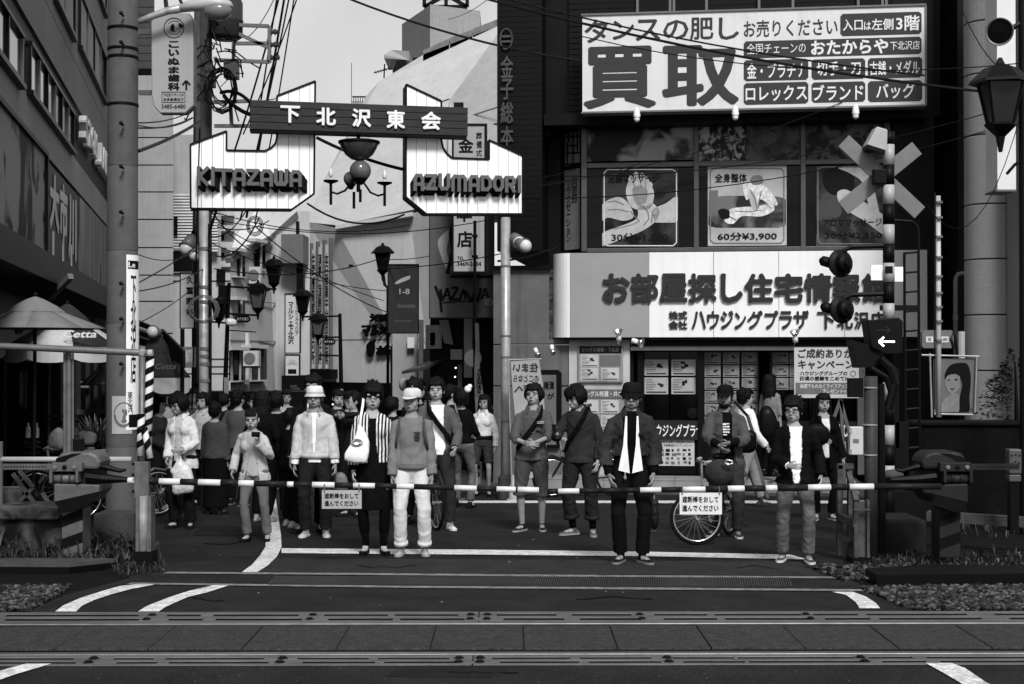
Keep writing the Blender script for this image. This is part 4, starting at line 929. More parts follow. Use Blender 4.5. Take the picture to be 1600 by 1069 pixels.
for x, y in ((712, 575), (711, 589), (482, 640), (520, 632)):
 o = single("lantern_light", MB().ell(P(x, y, 28.8 if x > 600 else 30.8), .018, .018, .018), mat("lit_bulb", .9, .5, var=0, emit=.8), {712: "upper small lit bulb in the dark shop doorway", 711: "lower small lit bulb in the dark shop doorway", 482: "small lit bulb behind the old man's hat", 520: "small lit bulb right of the old man"}[x], "light bulb")
o = single("paper_lantern", MB().ell(P(631, 601, 28.5), .10, .10, .13, 16, 10), M_ren2, "round pale paper lantern behind the white cap", "lantern", smooth=True)
ds = Thing("disc_sign", "round grey disc sign hung below the large dark restaurant sign", "sign", P(739, 572, 27.5))
ds.part("disc", MB().lathe(P(739, 560, 27.5), [(.16, 0), (.165, .02), (.16, .04), (.001, .04)], 24, (0, -1, 0)), M_grey)
# restaurant sign, funeral sign, dark banner
t = board(672, 336, 771, 496, 27.3, "large grey sign of a restaurant with brushed black lettering", mat("sign_mid_grey", .13, .5, var=.08), frame=M_dark, th_=.25)
rz = t; mb = blob(t.pl, [(684, 380), (692, 366), (704, 358), (712, 356), (702, 372), (698, 392), (703, 410), (707, 418), (700, 424), (692, 408)], .005); t.part("print", mb, M_ren2)
for pts, w in (([(709, 345), (704, 365), (708, 392), (699, 428)], .05), ([(704, 432), (770, 432)], .04), ([(680, 447), (688, 468), (690, 488)], .035), ([(688, 452), (690, 466)], .035), ([(691, 470), (699, 450), (704, 470)], .03), ([(693, 462), (702, 461)], .02), ([(705, 450), (716, 449), (705, 468), (718, 468)], .03), ([(718, 470), (724, 452), (728, 468)], .03), ([(728, 455), (736, 472), (741, 458), (746, 472), (752, 450)], .035), ([(752, 468), (758, 450), (764, 468)], .03), ([(754, 462), (762, 461)], .02), ([(692, 473), (740, 470)], .015), ([(708, 348), (713, 342)], .05)):
 t.part("brush_stroke", line_px(MB(), t.pl, pts, w * 1.5, .01, .004), M_black)
prints(t, [("の", 758, 466, 770, 478, {"b": .02, "mat": M_ren2})], off=.012)
FN = Plane(708, 26.3, 0)
t = Thing("funeral_sign", "tall pale vertical sign with brush kanji and a telephone number", "sign", FN.hit(733, 425)); t.pl = FN
M_fs = mat("funeral_board", .40, .5, var=.1, streak=.2)
t.part("board", MB().pr(FN, 709, 196, 757, 424, -.22, 0), M_fs)
for a in ((706, 193, 709, 427), (757, 193, 761, 427), (709, 193, 757, 196), (709, 424, 757, 427)): t.part("frame", MB().pr(FN, *a, -.25, .02), M_dark)
t.part("top_box", MB().pr(FN, 709, 160, 724, 194, -.2, 0), M_dark)
prints(t, [("金", 716, 216, 740, 239, {"b": .03}), ("葬", 744, 207, 753, 218, {"b": .02}), ("儀", 744, 220, 753, 232, {"b": .02}), ("式", 744, 234, 753, 245, {"b": .02}), ("本", 713, 318, 738, 347, {"b": .03}), ("店", 714, 361, 738, 387, {"b": .03}), ("TEL", 714, 401, 725, 406, {"b": .02}), ("3469-2634", 714, 409, 752, 416, {"b": .03})])
t = board(607, 414, 653, 520, 27.8, "dark hanging banner with a pale bird and faint writing", mat("banner_dark", .055, .6, var=.2), frame=M_dark, th_=.05, name="banner", cat="banner")
t.part("print", blob(t.pl, [(617, 442), (630, 434), (641, 431), (640, 436), (628, 441), (620, 444)], .004), M_ren2)
prints(t, [("1-8", 624, 451, 640, 460, {"b": .01, "mat": M_ren2}), ("deuxieme", 620, 474, 648, 481, {"s": .3, "b": .0, "mat": M_grey}), ("……………", 618, 500, 642, 503, {"b": .0, "mat": M_grey})])
bt = MB().tube([P(742, 345, 26), P(742, 520, 26), P(741, 760, 26)], .028, 8); bp = Thing("black_pole", "thin black street pole in front of the restaurant sign", "pole", gd(26, 742)); bp.part("pole", bt, M_black)
for y, r_ in ((372, .05), (404, .055)): bp.part("collar", MB().lathe(P(742, y, 26), [(.03, 0), (r_, .02), (r_, .05), (.03, .07)], 10), M_dark)
bf = Thing("banner_flag", "slim cloth flag with vertical writing wrapped on the thin black pole", "banner", P(747, 620, 25.8)); fl = []
for y, a, b in ((505, 742, 748), (540, 743, 749), (580, 741, 750), (620, 742, 756), (650, 744, 760)): fl.append((P(a, y, 25.8), P(b, y, 25.75)))
mb = MB()
for (a, b), (c, d) in zip(fl, fl[1:]): mb.hexa([a, b, b + Vector((0, .01, 0)), a + Vector((0, .01, 0)), c, d, d + Vector((0, .01, 0)), c + Vector((0, .01, 0))])
bf.part("cloth", mb, mat("flag_grey", .22, .8, var=.3, scale=8)); bf.part("print", text_px(MB(), Plane(800, 25.7, 0), "さぬき", 745, 575, 753, 615, 0, vertical=True, bold=.03), M_ink)
# street lamps of the arcade
def lantern(t, x, y, d, s=1.0, glass=None, up=False):
 """small four-sided street lantern hanging or standing at pixel x,y (its middle)"""
 c = P(x, y, d); h = .20 * s
 t.part("lantern_glass", MB().lathe(c - Vector((0, 0, h * .75)), [(.085 * s, 0), (.15 * s, h * 1.3)], 4, cap=True), glass or M_dark)
 t.part("lantern_roof", MB().lathe(c + Vector((0, 0, h * .55)), [(.20 * s, 0), (.19 * s, .02 * s), (.11 * s, .10 * s), (.03 * s, .13 * s), (.012 * s, .17 * s)], 6), M_black)
 t.part("lantern_base", MB().lathe(c - Vector((0, 0, h * 1.15)), [(.012 * s, -.1 * s), (.03 * s, 0), (.10 * s, h * .35), (.10 * s, h * .42)], 6), M_black)
 for i in range(4):
  a = R(45 + 90 * i) ; t.part("lantern_rib", MB().beam(c + Vector((.09 * s * math.cos(a), .09 * s * math.sin(a), -h * .75)), c + Vector((.155 * s * math.cos(a), .155 * s * math.sin(a), h * .55)), .012 * s), M_black)
M_lg = mat("lantern_glass", .12, .3, var=.2)
d = 27; t = Thing("street_lamp", "black street lamp post with three lanterns left of the street", "street lamp", gd(d, 352), group="lantern street lamps")
t.part("pole", MB().tube([gd(d, 351), P(352, 600, d), P(358, 442, d)], [.05, .045, .035], 8), M_black)
t.part("bracket", MB().tube([P(357, 448, d), P(432, 452, d)], .022, 6), M_black); t.part("bracket", MB().tube([P(356, 490, d), P(405, 493, d)], .022, 6), M_black); t.part("bracket", MB().tube([P(330, 503, d), P(355, 505, d)], .02, 6), M_black)
t.part("bracket", MB().tube([P(356, 516, d), P(400, 519, d)], .012, 6), M_black)
for x, y, s_, gl in ((428, 427, 1.15, M_black), (403, 466, 1.2, M_lg), (342, 485, 1.0, M_black)): lantern(t, x, y, d, s_, gl)
PLL = Plane(800, 26.9, 0)
t.part("name_plate", MB().pr(PLL, 367, 493, 391, 504, -.03, 0, bev=.04), M_black); t.part("lettering", text_px(MB(), PLL, "あずま通り", 370, 496, 388, 501, .004, bold=.03), M_ren2)
t.part("flag_plate", MB().pr(PLL, 350, 590, 357, 616, -.02, 0), M_ren2)
d = 30; t = Thing("street_lamp", "black street lamp post with two lanterns in front of the three tall banners", "street lamp", gd(d, 532), group="lantern street lamps")
t.part("pole", MB().tube([gd(d, 533), P(533, 600, d), P(531, 490, d)], [.05, .045, .035], 8), M_black)
for a, b in (((473, 495), (533, 494)), ((498, 527), (533, 527)), ((500, 555), (533, 556))): t.part("bracket", MB().tube([P(*a, d), P(*b, d)], .022, 6), M_black)
lantern(t, 473, 473, d, 1.15, M_black); lantern(t, 497, 510, d, 1.15, M_lg)
PL3 = Plane(800, 29.8, 0); t.part("name_plate", MB().pr(PL3, 505, 529, 524, 539, -.03, 0, bev=.04), M_black); t.part("lettering", text_px(MB(), PL3, "あずま通り", 507, 532, 522, 536, .004, bold=.03), M_ren2)
t.part("flag_plate", MB().pr(PL3, 531, 608, 536, 634, -.02, 0), M_ren2)
d = 29; t = Thing("street_lamp", "single dark lantern beside the dark hanging banner", "street lamp", gd(d, 600), group="lantern street lamps")
lantern(t, 598, 407, d, 1.25, M_black); t.part("pole", MB().tube([P(599, 430, d), P(601, 445, d), P(606, 450, d), P(606, 640, d)], .03, 6), M_black)
# small white security camera on the left lamp post
o = single("security_camera", MB().lathe(P(362, 504, 26.8), [(.05, -.08), (.07, -.04), (.07, .08), (.04, .11), (.001, .11)], 12, (-1, -.6, .1)), M_white, "white bulb shaped camera clamped to the left street lamp post", "camera", smooth=True)
for i, (x, y, d, w, h) in enumerate(((392, 560, 33.2, 24, 24), (398, 430, 34.2, 18, 26))):
 t = Thing("air_conditioner", ("air conditioner box under the lower lantern on the grey house", "air conditioner box between the upper windows of the grey house")[i], "air conditioner", P(x, y + h / 2, d))
 pl = Plane(800, d, 0); t.part("casing", MB().pr(pl, x - w / 2, y - h / 2, x + w / 2, y + h / 2, -.3, 0), M_ren); t.part("grille", MB().lathe(pl.hit(x - 2, y, .01), [(.13, 0), (.13, .01), (.11, .012)], 16, (0, -1, 0)), M_grey)
 t.part("bracket", MB().pr(pl, x - w / 2 - 2, y + h / 2, x + w / 2, y + h / 2 + 3, -.3, .05), M_dark)
# ================================================================ THE ARCH
AR = Plane(790, 23.0, 0.21)
arch = Thing("street_arch", "shopping street arch with two white slatted panels, board and metal poles", "arch", AR.pt(-2.3, gz(0, 22.5), 0))
M_slat = mat("arch_white_slat", 0.92, .35, var=.05, scale=2, streak=.10); M_seam = mat("arch_seam", .30, .5, var=.1)
M_plank = mat("arch_plank", .065, .5, var=.25, scale=5, stretch=(1, 1, 5))
LP = [(297.5, 226), (354, 205), (354, 235), (414, 236), (424, 231), (430.5, 224), (433, 213), (433, 150), (492.5, 127), (490.5, 303), (456, 327.5), (298, 326)]
RP = [(634.5, 132), (689.5, 158), (689, 216), (692, 231), (698, 240), (706, 247), (764, 249), (764, 219), (817, 243.5), (817, 334.5), (666, 334.5), (634, 308)]
for poly, x0 in ((LP, 297.5), (RP, 634)):
 pts = [AR.uv(x, y, .04) for x, y in poly]
 arch.part("panel_case", MB().ppoly(AR, list(reversed(pts)), -.34, .0), M_black)
 xs = [p[0] for p in pts]; a = min(xs); wv = 16.4 / F * 22.6; n = int((max(xs) - a) / wv) + 1
 for i in range(n):
  q = clipx(pts, a + i * wv + .004, min(a + (i + 1) * wv - .004, max(xs)))
  if len(q) > 2: arch.part("slat", MB().ppoly(AR, list(reversed(q)), .002, .04), M_slat)
 arch.part("seam_backing", MB().ppoly(AR, list(reversed(pts)), -.001, .012), M_seam)
 for (ax, az), (bx, bz) in zip(pts, pts[1:] + pts[:1]):
  arch.part("frame", MB().beam(AR.pt(ax, az, .03), AR.pt(bx, bz, .03), .06, .028), M_black)
u0, z0 = AR.uv(391, 205, .28); u1, z1 = AR.uv(731, 169, .28); zt = (AR.uv(391, 155, .28)[1] + AR.uv(731, 168.5, .28)[1]) / 2; zb = (AR.uv(391, 202, .28)[1] + AR.uv(731, 213, .28)[1]) / 2
for i in range(4):
 a, b = zb + (zt - zb) * i / 4, zb + (zt - zb) * (i + 1) / 4; arch.part("plank", MB().pbox(AR, u0, a + .004, u1, b - .004, .0, .28), M_plank, bev=.006)
arch.part("board_base", MB().pbox(AR, u0 + .01, zb - .02, u1 - .01, zt - .01, -.02, .265), M_black)
for ch, x0, y0, x1, y1 in (("下", 438, 165, 469, 192), ("北", 494, 168, 525, 196), ("沢", 550, 170, 580, 198.5), ("東", 604, 172, 633, 201), ("会", 658, 174.5, 689, 203)):
 arch.part("letter", text_px(MB(), AR, ch, x0, y0, x1, y1, .32, .035, bold=.03), M_white)
# raised block letters KITAZAWA / AZUMADORI with deep dark sides
def poly_letter(ch):
 """heavy rounded block letters from strokes in a 0..1 box: list of polylines"""
 return {"K": [[(.12, 0), (.12, 1)], [(.9, 1), (.2, .5), (.9, 0)]], "I": [[(.5, 0), (.5, 1)]], "T": [[(0, .9), (1, .9)], [(.5, .9), (.5, 0)]],
   "A": [[(.12, 0), (.12, .7), (.3, .92), (.7, .92), (.88, .7), (.88, 0)], [(.12, .35), (.88, .35)]], "Z": [[(.05, .92), (.92, .92), (.1, .08), (.95, .08)]],
   "W": [[(.08, 1), (.08, .25), (.22, .08), (.38, .08), (.5, .25), (.62, .08), (.78, .08), (.92, .25), (.92, 1)], [(.5, .25), (.5, .9)]],
   "U": [[(.12, 1), (.12, .28), (.3, .08), (.7, .08), (.88, .28), (.88, 1)]], "M": [[(.08, 0), (.08, .75), (.22, .92), (.38, .92), (.5, .75), (.62, .92), (.78, .92), (.92, .75), (.92, 0)], [(.5, .75), (.5, 0)]],
   "D": [[(.12, .08), (.12, .92), (.6, .92), (.88, .7), (.88, .3), (.6, .08), (.12, .08)]], "O": [[(.12, .3), (.12, .7), (.32, .92), (.68, .92), (.88, .7), (.88, .3), (.68, .08), (.32, .08), (.12, .3)]],
   "R": [[(.12, 0), (.12, .92), (.7, .92), (.88, .78), (.88, .58), (.7, .44), (.12, .44)], [(.5, .44), (.9, 0)]]}[ch]
def block_word(word, xs, ytl, ybl, ytr, ybr, sx, sy):
 M_face = mat("block_letter_face", .155, .4, var=.1); X0, X1 = xs[0][0], xs[-1][1]
 for ch, (xa, xb) in zip(word, xs):
  face = MB(); side = MB()
  def pix(a, b):
   x = xa + (xb - xa) * a; t_ = (x - X0) / (X1 - X0); yt = ytl + (ytr - ytl) * t_; yb = ybl + (ybr - ybl) * t_
   return x, yb + (yt - yb) * b
  w = .052
  k_ = 0
  for st in poly_letter(ch):
   for (a, b), (c, e_) in zip(st, st[1:]):
    L = math.hypot((c - a) * (xb - xa), (e_ - b) * (ybl - ytl)) or 1; ext = 2.2
    (x1_, y1_), (x2_, y2_) = pix(a, b), pix(c, e_); L = math.hypot(x2_ - x1_, y2_ - y1_); dx, dy = (x2_ - x1_) / L * ext, (y2_ - y1_) / L * ext
    k_ += 1
    line_px(face, AR, [(x1_ - dx, y1_ - dy), (x2_ + dx, y2_ + dy)], w, .215 + k_ * .0006, .02)
    for s_ in range(1, 8):
     o_ = s_ / 7; line_px(side, AR, [(x1_ - dx + sx * o_, y1_ - dy + sy * o_), (x2_ + dx + sx * o_, y2_ + dy + sy * o_)], w, .195 - .02 * s_, .022)
  lt = arch.part("letter", face, M_face); arch.part("letter_side", side, M_black, parent=lt)
block_word("KITAZAWA", [(308, 326), (329, 336), (338, 361), (364, 383), (386, 404), (407, 426), (429, 449), (453, 471)], 262, 288, 267, 290, 8.5, 9.5)
block_word("AZUMADORI", [(647, 662), (666, 682), (686, 703), (706, 729), (733, 749), (752, 768), (771, 787), (790, 805), (808, 816)], 272, 296, 276, 299, -5, 8.5)
M_gal = mat("arch_pole", 0.46, .40, var=.22, scale=9, metal=.3, streak=.25)
pr_ = gd(23.0, 790); t0 = zat(340, 23.0)
arch.part("pole", MB().tube([pr_, Vector((pr_.x, pr_.y, t0))], .075, 20), M_gal, smooth=True)
for y in (418, 527, 560, 660): arch.part("pole_band", MB().lathe(P(790, y, 23.0), [(.077, 0), (.081, .005), (.081, .03), (.077, .035)], 20), M_grey)
arch.part("pole_base", MB().lathe(pr_, [(.12, 0), (.12, .34), (.085, .38)], 18), M_conc_d)
pl_ = gd(22.0, 319.5); arch.part("pole", MB().tube([pl_, Vector((pl_.x, pl_.y, zat(330, 22)))], .072, 20), M_gal, smooth=True)
for y in (392, 452, 475, 548, 560, 572, 598): arch.part("pole_band", MB().lathe(P(319.5, y, 22.0), [(.074, 0), (.08, .005), (.08, .05), (.074, .055)], 20), M_grey)
# chandelier hung from the arch
ch = Thing("chandelier", "wrought iron chandelier with glass globes hanging from the arch board", "chandelier", P(560, 214, 22.5)); d = 22.5
GG = mat("lamp_glass", .16, .08, var=.2, scale=6, spec=.7)
def cz(x, y): return P(x, y, d)
k = d / F
ch.part("stem", MB().tube([cz(560, 208), cz(560, 300)], .03, 8), M_black)
ch.part("bowl", MB().lathe(cz(561, 252), [(.02, 0), (.12, 3 * k), (.21, 10 * k), (.27, 20 * k), (.30, 27 * k), (.30, 29 * k)], 24, cap=False), mat("bowl_glass", .10, .2, var=.3, spec=.6), smooth=True)
ch.part("bowl_rim", MB().lathe(cz(561, 224), [(.29, -.02), (.32, 0), (.32, .03), (.28, .04)], 24), M_black)
for x, y, r_ in ((563, 267, .165), (546, 277, .115)):
 c_ = cz(x, y) - Vector((0, 0 if x > 550 else -.2, 0)); ch.part("globe", MB().ell(c_, r_, r_, r_, 20, 14), GG, smooth=True); ch.part("globe_cup", MB().lathe(c_ - Vector((0, 0, r_ * 1.0)), [(.03, -.05), (r_ * .5, .0), (r_ * .75, r_ * .35)], 14, cap=False), M_black)
for x, y, yb, dy in ((517, 284, 320, 0), (601, 287, 322, 0), (553, 300, 326, .3), (563, 296, 316, -.25)):
 c_ = P(x, y, d + dy); b_ = P(x, yb, d + dy)
 ch.part("candle_tube", MB().tube([c_, b_], .022, 8), M_black)
 if x in (517, 601):
  ch.part("drip_cup", MB().lathe(c_, [(.03, -.03), (.11, .0), (.12, .02), (.02, .025)], 14), M_black); ch.part("candle", MB().tube([c_, P(x, y - 6, d)], .016, 8), M_white)
  ch.part("flame_bulb", MB().lathe(P(x, y - 6, d), [(.012, 0), (.035, .04), (.03, .09), (.001, .16)], 10), mat("bulb_glass", .7, .15, var=0), smooth=True)
  ch.part("scroll_arm", MB().tube([P(x, y + 16, d), P(x + (10 if x < 560 else -10), y + 19, d), P(x + (22 if x < 560 else -22), y + 14, d), P(560 - (8 if x < 560 else -8), y - 2, d), P(560, y - 8, d)], .018, 6), M_black)
# spot bells on the arch poles
def bell(px, py, d, ax, label, s=1.0):
 t = Thing("floodlight", label, "floodlight", P(px, py, d), group="bell floodlights on the poles"); c = P(px, py, d); ax = Vector(ax).normalized()
 t.part("hood", MB().lathe(c, [(.03 * s, -.10 * s), (.07 * s, -.05 * s), (.085 * s, .02 * s), (.12 * s, .13 * s), (.115 * s, .13 * s), (.07 * s, .0)], 16, ax, cap=False), mat("hood_grey", .18, .4), smooth=True)
 t.part("bulb", MB().ell(c + ax * .14 * s, .10 * s, .10 * s, .10 * s), mat("bulb_frosted", .62, .3, var=0), smooth=True)
 t.part("neck", MB().tube([c - ax * .1 * s, c - ax * .16 * s], .03 * s, 8), M_dark)
bell(805, 372, 22.9, (.35, -.7, -.5), "upper bulb floodlight clamped to the right arch pole")
bell(812, 380, 22.7, (.6, -.7, -.35), "lower bulb floodlight clamped to the right arch pole")
bell(297, 376, 22.4, (-.25, -.5, -.9), "left floodlight with dark hood beside the utility pole", 1.1)
bell(309, 392, 22.2, (-.3, -.6, -.7), "small bright floodlight right of the dark hooded one", .8)
# ================================================================ POLES, WIRES, SIGNS AT LEFT
cp = Thing("concrete_pole", "thick concrete utility pole rising out of frame at left", "utility pole", gd(15.85, 192.5))
M_cpole = mat("pole_concrete", 0.125, .8, var=.16, scale=7, bump=.15, bscale=60, streak=.12)
b = cp.loc; TOP = zat(-160, 15.85)
cuts = [b.z, zat(697, 15.85), zat(505, 15.85), zat(392, 15.85), zat(260, 15.85), TOP]
for a, c_ in zip(cuts, cuts[1:]):
 r0 = .168 - .010 * (a / 6); r1 = .168 - .010 * (c_ / 6); cp.part("shaft", MB().lathe(Vector((b.x, b.y, a)), [(r0, 0), (r1, c_ - a - .012), (r1 - .004, c_ - a - .006), (r1 - .004, c_ - a)], 36, cap=False), M_cpole, smooth=True)
for y in (25, 70, 196, 263, 334, 445, 500, 570):
 p = P(192.5, y, 15.66); cp.part("step_bolt", MB().tube([p, p + Vector((0, -.09, .01))], .014, 6).ell(p + Vector((0, -.09, .01)), .022, .02, .022), M_dark)
for y in (48, 80, 93, 167): cp.part("band", MB().lathe(Vector((b.x, b.y, zat(y, 15.85))), [(.162, 0), (.168, .004), (.168, .028), (.162, .032)], 36), M_dark)
lp = Thing("pole_sign", "white strip sign wrapped on the right edge of the concrete pole", "sign", P(211, 640, 15.7))
def on_pole(y0, y1, a0, a1, r_, mb=None):
 mb = mb or MB(); n = 8; z0, z1 = zat(y1, 15.7), zat(y0, 15.7); vs = []
 for i in range(n + 1):
  w = R(a0 + (a1 - a0) * i / n); vs += [Vector((b.x + r_ * math.sin(w), b.y - r_ * math.cos(w), z)) for z in (z0, z1)]
 return mb.add(vs, [(2 * i, 2 * i + 2, 2 * i + 3, 2 * i + 1) for i in range(n)])
lp.part("plate", on_pole(398, 672, 28, 95, .176), M_white)
lp.part("print", on_pole(407, 420, 33, 85, .178), M_ink)
class Cyl:
 def pt(s, u, z, off=0): w = u / .17; return Vector((b.x + (.179 + off) * math.sin(w), b.y - (.179 + off) * math.cos(w), z))
C_ = Cyl()
def ctext(s_, y0, y1, a0, a1, off=0, m=M_ink, vert=False, t=lp, bold=.02):
 t.part("lettering", text_on(MB(), C_, s_, R(a0) * .17, zat(y1, 15.7), R(a1) * .17, zat(y0, 15.7), off, vertical=vert, bold=bold), m)
ctext("Le", 409, 418, 35, 62, .002, M_white); ctext("下北沢店", 430, 600, 44, 68, .0, vert=True)
ctext("東北沢", 612, 645, 33, 52, vert=True, bold=.01)
lp.part("print", on_pole(648, 668, 38, 85, .178), M_ink)
sk = Thing("pole_sticker", "pale rounded sticker with a circular emblem on the concrete pole", "sticker", P(200, 678, 15.6))
sk.part("plate", on_pole(619, 678, -22, 52, .1735), mat("sticker_grey", .42, .6, var=.06))
for r1, r2 in ((.125, .10), ):
 mb = MB(); cu, czz = R(20) * .17, zat(648, 15.7)
 for i in range(28):
  if 10 < i < 26 or i < 0 or True:
   a0, a1 = i / 28 * 2 * math.pi, (i + 1) / 28 * 2 * math.pi; rr1, rr2 = (.135, .122) if i < 14 else (.135, .105)
   q = [C_.pt(cu + rr_ * math.cos(a) * .75, czz + rr_ * math.sin(a), -.002) for rr_, a in ((rr1, a0), (rr1, a1), (rr2, a1), (rr2, a0))]; mb.add(q, [(3, 2, 1, 0), (0, 1, 2, 3)])
 sk.part("emblem", mb, M_grey)
mb = MB(); cu, czz = R(22) * .17, zat(650, 15.7)
for dx, dz, w_, h_ in ((0, -.055, .03, .02), (.0, -.02, .018, .035), (.012, .025, .02, .03), (-.01, .055, .014, .02), (.02, .06, .012, .012)):
 q = [C_.pt(cu + dx + w_ * math.cos(i * .785), czz + dz + h_ * math.sin(i * .785), -.002) for i in range(8)]; mb.add(q, [tuple(range(8)), tuple(reversed(range(8)))])
sk.part("emblem", mb, M_grey)
# dental clinic sign
DS = Plane(800, 15.5, 0); ds_ = Thing("dental_sign", "white eight sided hanging dentist sign with black characters and arrow", "sign", DS.hit(269, 178)); ds_.pl = DS
oc = [(236, 33), (248, 21), (296, 21), (303, 33), (303, 165), (290, 177), (250, 177), (240, 166), (237, 150)]
pts = [DS.uv(x, y, 0) for x, y in oc]
ds_.part("box", MB().ppoly(DS, list(reversed(pts)), -.14, -.004), M_grey); sh_ = [(x + (269.5 - x) * .035, y + (99 - y) * .015) for x, y in oc]
ds_.part("face", MB().ppoly(DS, list(reversed([DS.uv(x, y, 0) for x, y in sh_])), -.004, .004), mat("dental_face", .36, .4, var=.06, streak=.08))
prints(ds_, [("こ", 263, 64, 280, 75, {"b": .045}), ("い", 263, 77, 280, 88, {"b": .045}), ("ぬ", 262, 90, 281, 102, {"b": .045}), ("ま", 263, 104, 280, 115, {"b": .045}), ("歯", 262, 116, 281, 128, {"b": .045}), ("科", 262, 129, 281, 142, {"b": .045}), ("下北沢フラッツ3F", 255, 146, 287, 151, {"b": .02}), ("本多劇場並び", 255, 153, 287, 158, {"b": .02}), ("3485-6480", 252, 163, 290, 170, {"b": .02})], off=.008)
mb = MB(); line_px(mb, DS, [(253, 144), (289, 144), (289, 160), (253, 160), (253, 144)], .006, .008); line_px(mb, DS, [(291, 141), (291, 127)], .02, .008); line_px(mb, DS, [(285, 133), (291, 126), (297, 133)], .02, .009)
u, z = DS.uv(272, 44, 0); rr_ = .105; mb.tube([DS.pt(u + rr_ * math.cos(i * math.pi / 14), z + rr_ * math.sin(i * math.pi / 14), .008) for i in range(29)], .004, 4)
for q in ([(266, 42), (270, 37), (273, 42), (271, 49), (267, 48)], [(280, 36), (286, 40), (284, 44), (279, 41)], [(271, 48), (274, 48), (273, 51)], [(276, 45), (278, 43), (278, 46)]):
 bb = blob(DS, q, .009, 4); mb.add(bb.v, bb.f)
line_px(mb, DS, [(262, 38), (268, 33), (278, 33), (282, 40), (281, 50), (276, 54), (267, 53), (262, 48)], .004, .0085)
ds_.part("emblem", mb, M_ink)
for y in (50, 145): ds_.part("bracket", MB().beam(P(218, y, 15.7), P(238, y, 15.6), .05), M_grey)
# cobra head street light
cl2 = Thing("street_light", "long curved street light head above the dentist sign", "street light", P(240, 30, 15.3)); d = 15.3
cl2.part("arm", MB().tube([P(217, 34, d), P(236, 26, d), P(262, 17, d), P(300, 10, d)], [.03, .035, .04, .05], 10), M_gal, smooth=True)
cl2.part("head", MB().tube([P(282, 14, d), P(300, 9, d), P(325, 7, d), P(345, 7, d), P(360, 8, d), P(364, 9, d)], [.05, .075, .095, .09, .05, .01], 14, sq=.8), mat("light_head", .45, .4, var=.1), smooth=True)
cl2.part("lens", MB().ell(P(340, 17, d), .15, .11, .10, 16, 10), mat("light_lens", .22, .15, var=.15), smooth=True)
# transformer pole
tp_ = Thing("utility_pole", "dark utility pole crowded with transformer, boxes and cable coils", "utility pole", gd(24, 317)); d = 24
tp_.part("shaft", MB().tube([gd(d, 316), P(318, -120, d)], [.17, .14], 20), mat("pole_dark", .075, .8, var=.2, scale=8), smooth=True)
tp_.part("cable_duct", MB().tube([P(309, 600, 23.8), P(309, -60, 23.8)], .05, 8), M_conc_d, smooth=True)
tp_.part("transformer", MB().lathe(P(353, 62, 23.8), [(.20, 0), (.27, .05), (.27, .28), (.285, .30), (.27, .32), (.27, .60), (.25, .62), (.25, .66), (.001, .68)], 24), mat("transformer_grey", .07, .5, var=.15), smooth=True)
for i in range(3): tp_.part("insulator", MB().lathe(P(345 + 8 * i, 14, 23.8), [(.03, 0), (.05, .03), (.03, .06), (.05, .09), (.02, .12)], 10), M_conc_d)
for x0, y0, x1, y1 in ((349, 93, 370, 121), (320, 101, 333, 134)): tp_.part("switch_box", MB().pr(Plane(800, 23.6, 0), x0, y0, x1, y1, -.25, 0), mat("switch_box", .085, .5), bev=.01)
for a, b_ in (((335, 38), (420, 41)), ((365, 68), (420, 68)), ((335, 94), (421, 97)), ((421, 41), (421, 98)), ((365, 66), (365, 98)), ((330, 160), (392, 158)), ((360, 160), (362, 195)), ((335, 197), (392, 197)), ((366, 50), (418, 74))): tp_.part("crossarm", MB().beam(P(*a, 23.7), P(*b_, 23.7), .055), M_grey)
for x, y in ((430, 50), (430, 70), (430, 90)):
 tp_.part("insulator", MB().lathe(P(422, y, 23.7), [(.02, 0), (.05, .02), (.03, .05), (.055, .08), (.03, .11), (.05, .14), (.01, .16)], 10, (1, 0, 0)), M_conc_d)
rs = random.Random(11)
for i in range(16):
 pts = [P(338 + rs.uniform(-18, 16), 30 + rs.uniform(0, 70), 23.5 + rs.uniform(-.1, .2))]
 for j in range(4): pts.append(pts[-1] + Vector((rs.uniform(-.25, .25), rs.uniform(-.05, .05), rs.uniform(-.35, .12))))
 tp_.part("jumper_cable", MB().tube(pts, .012, 5), M_black)
for i in range(7):
 c_ = P(345 + rs.uniform(-4, 4), 138 + rs.uniform(-5, 5), 23.5); a_, b_ = .22 + rs.uniform(-.05, .06), .30 + rs.uniform(-.08, .08)
 tp_.part("cable_coil", MB().tube([c_ + Vector((a_ * math.cos(t_ * .524), rs.uniform(-.02, .02), b_ * math.sin(t_ * .524))) for t_ in range(13)], .013, 5), M_black)
for i in range(4):
 c_ = P(317, 483, 21.7); a_ = .19 + i * .015; tp_.part("wire_coil", MB().tube([c_ + Vector((a_ * math.cos(t_ * .524), .02 * i, a_ * .9 * math.sin(t_ * .524))) for t_ in range(13)], .006, 5), M_grey)
ctr = P(398, 353, 22.8)
for i in range(3): 
 a_ = .09 + .02 * i; tp_.part("wire_coil", MB().tube([ctr + Vector((a_ * math.cos(t_ * .524), .01 * i, a_ * 1.2 * math.sin(t_ * .524))) for t_ in range(13)], .008, 5), M_black)
def wires(lst, name="overhead_cable"):
 for i, (a, b_, sag, r_) in enumerate(lst):
  mb = wire(P(*a), P(*b_), sag, r_); o = single(name, mb, M_black, None, "cable", "overhead cables and wires")
  yield o, a, b_
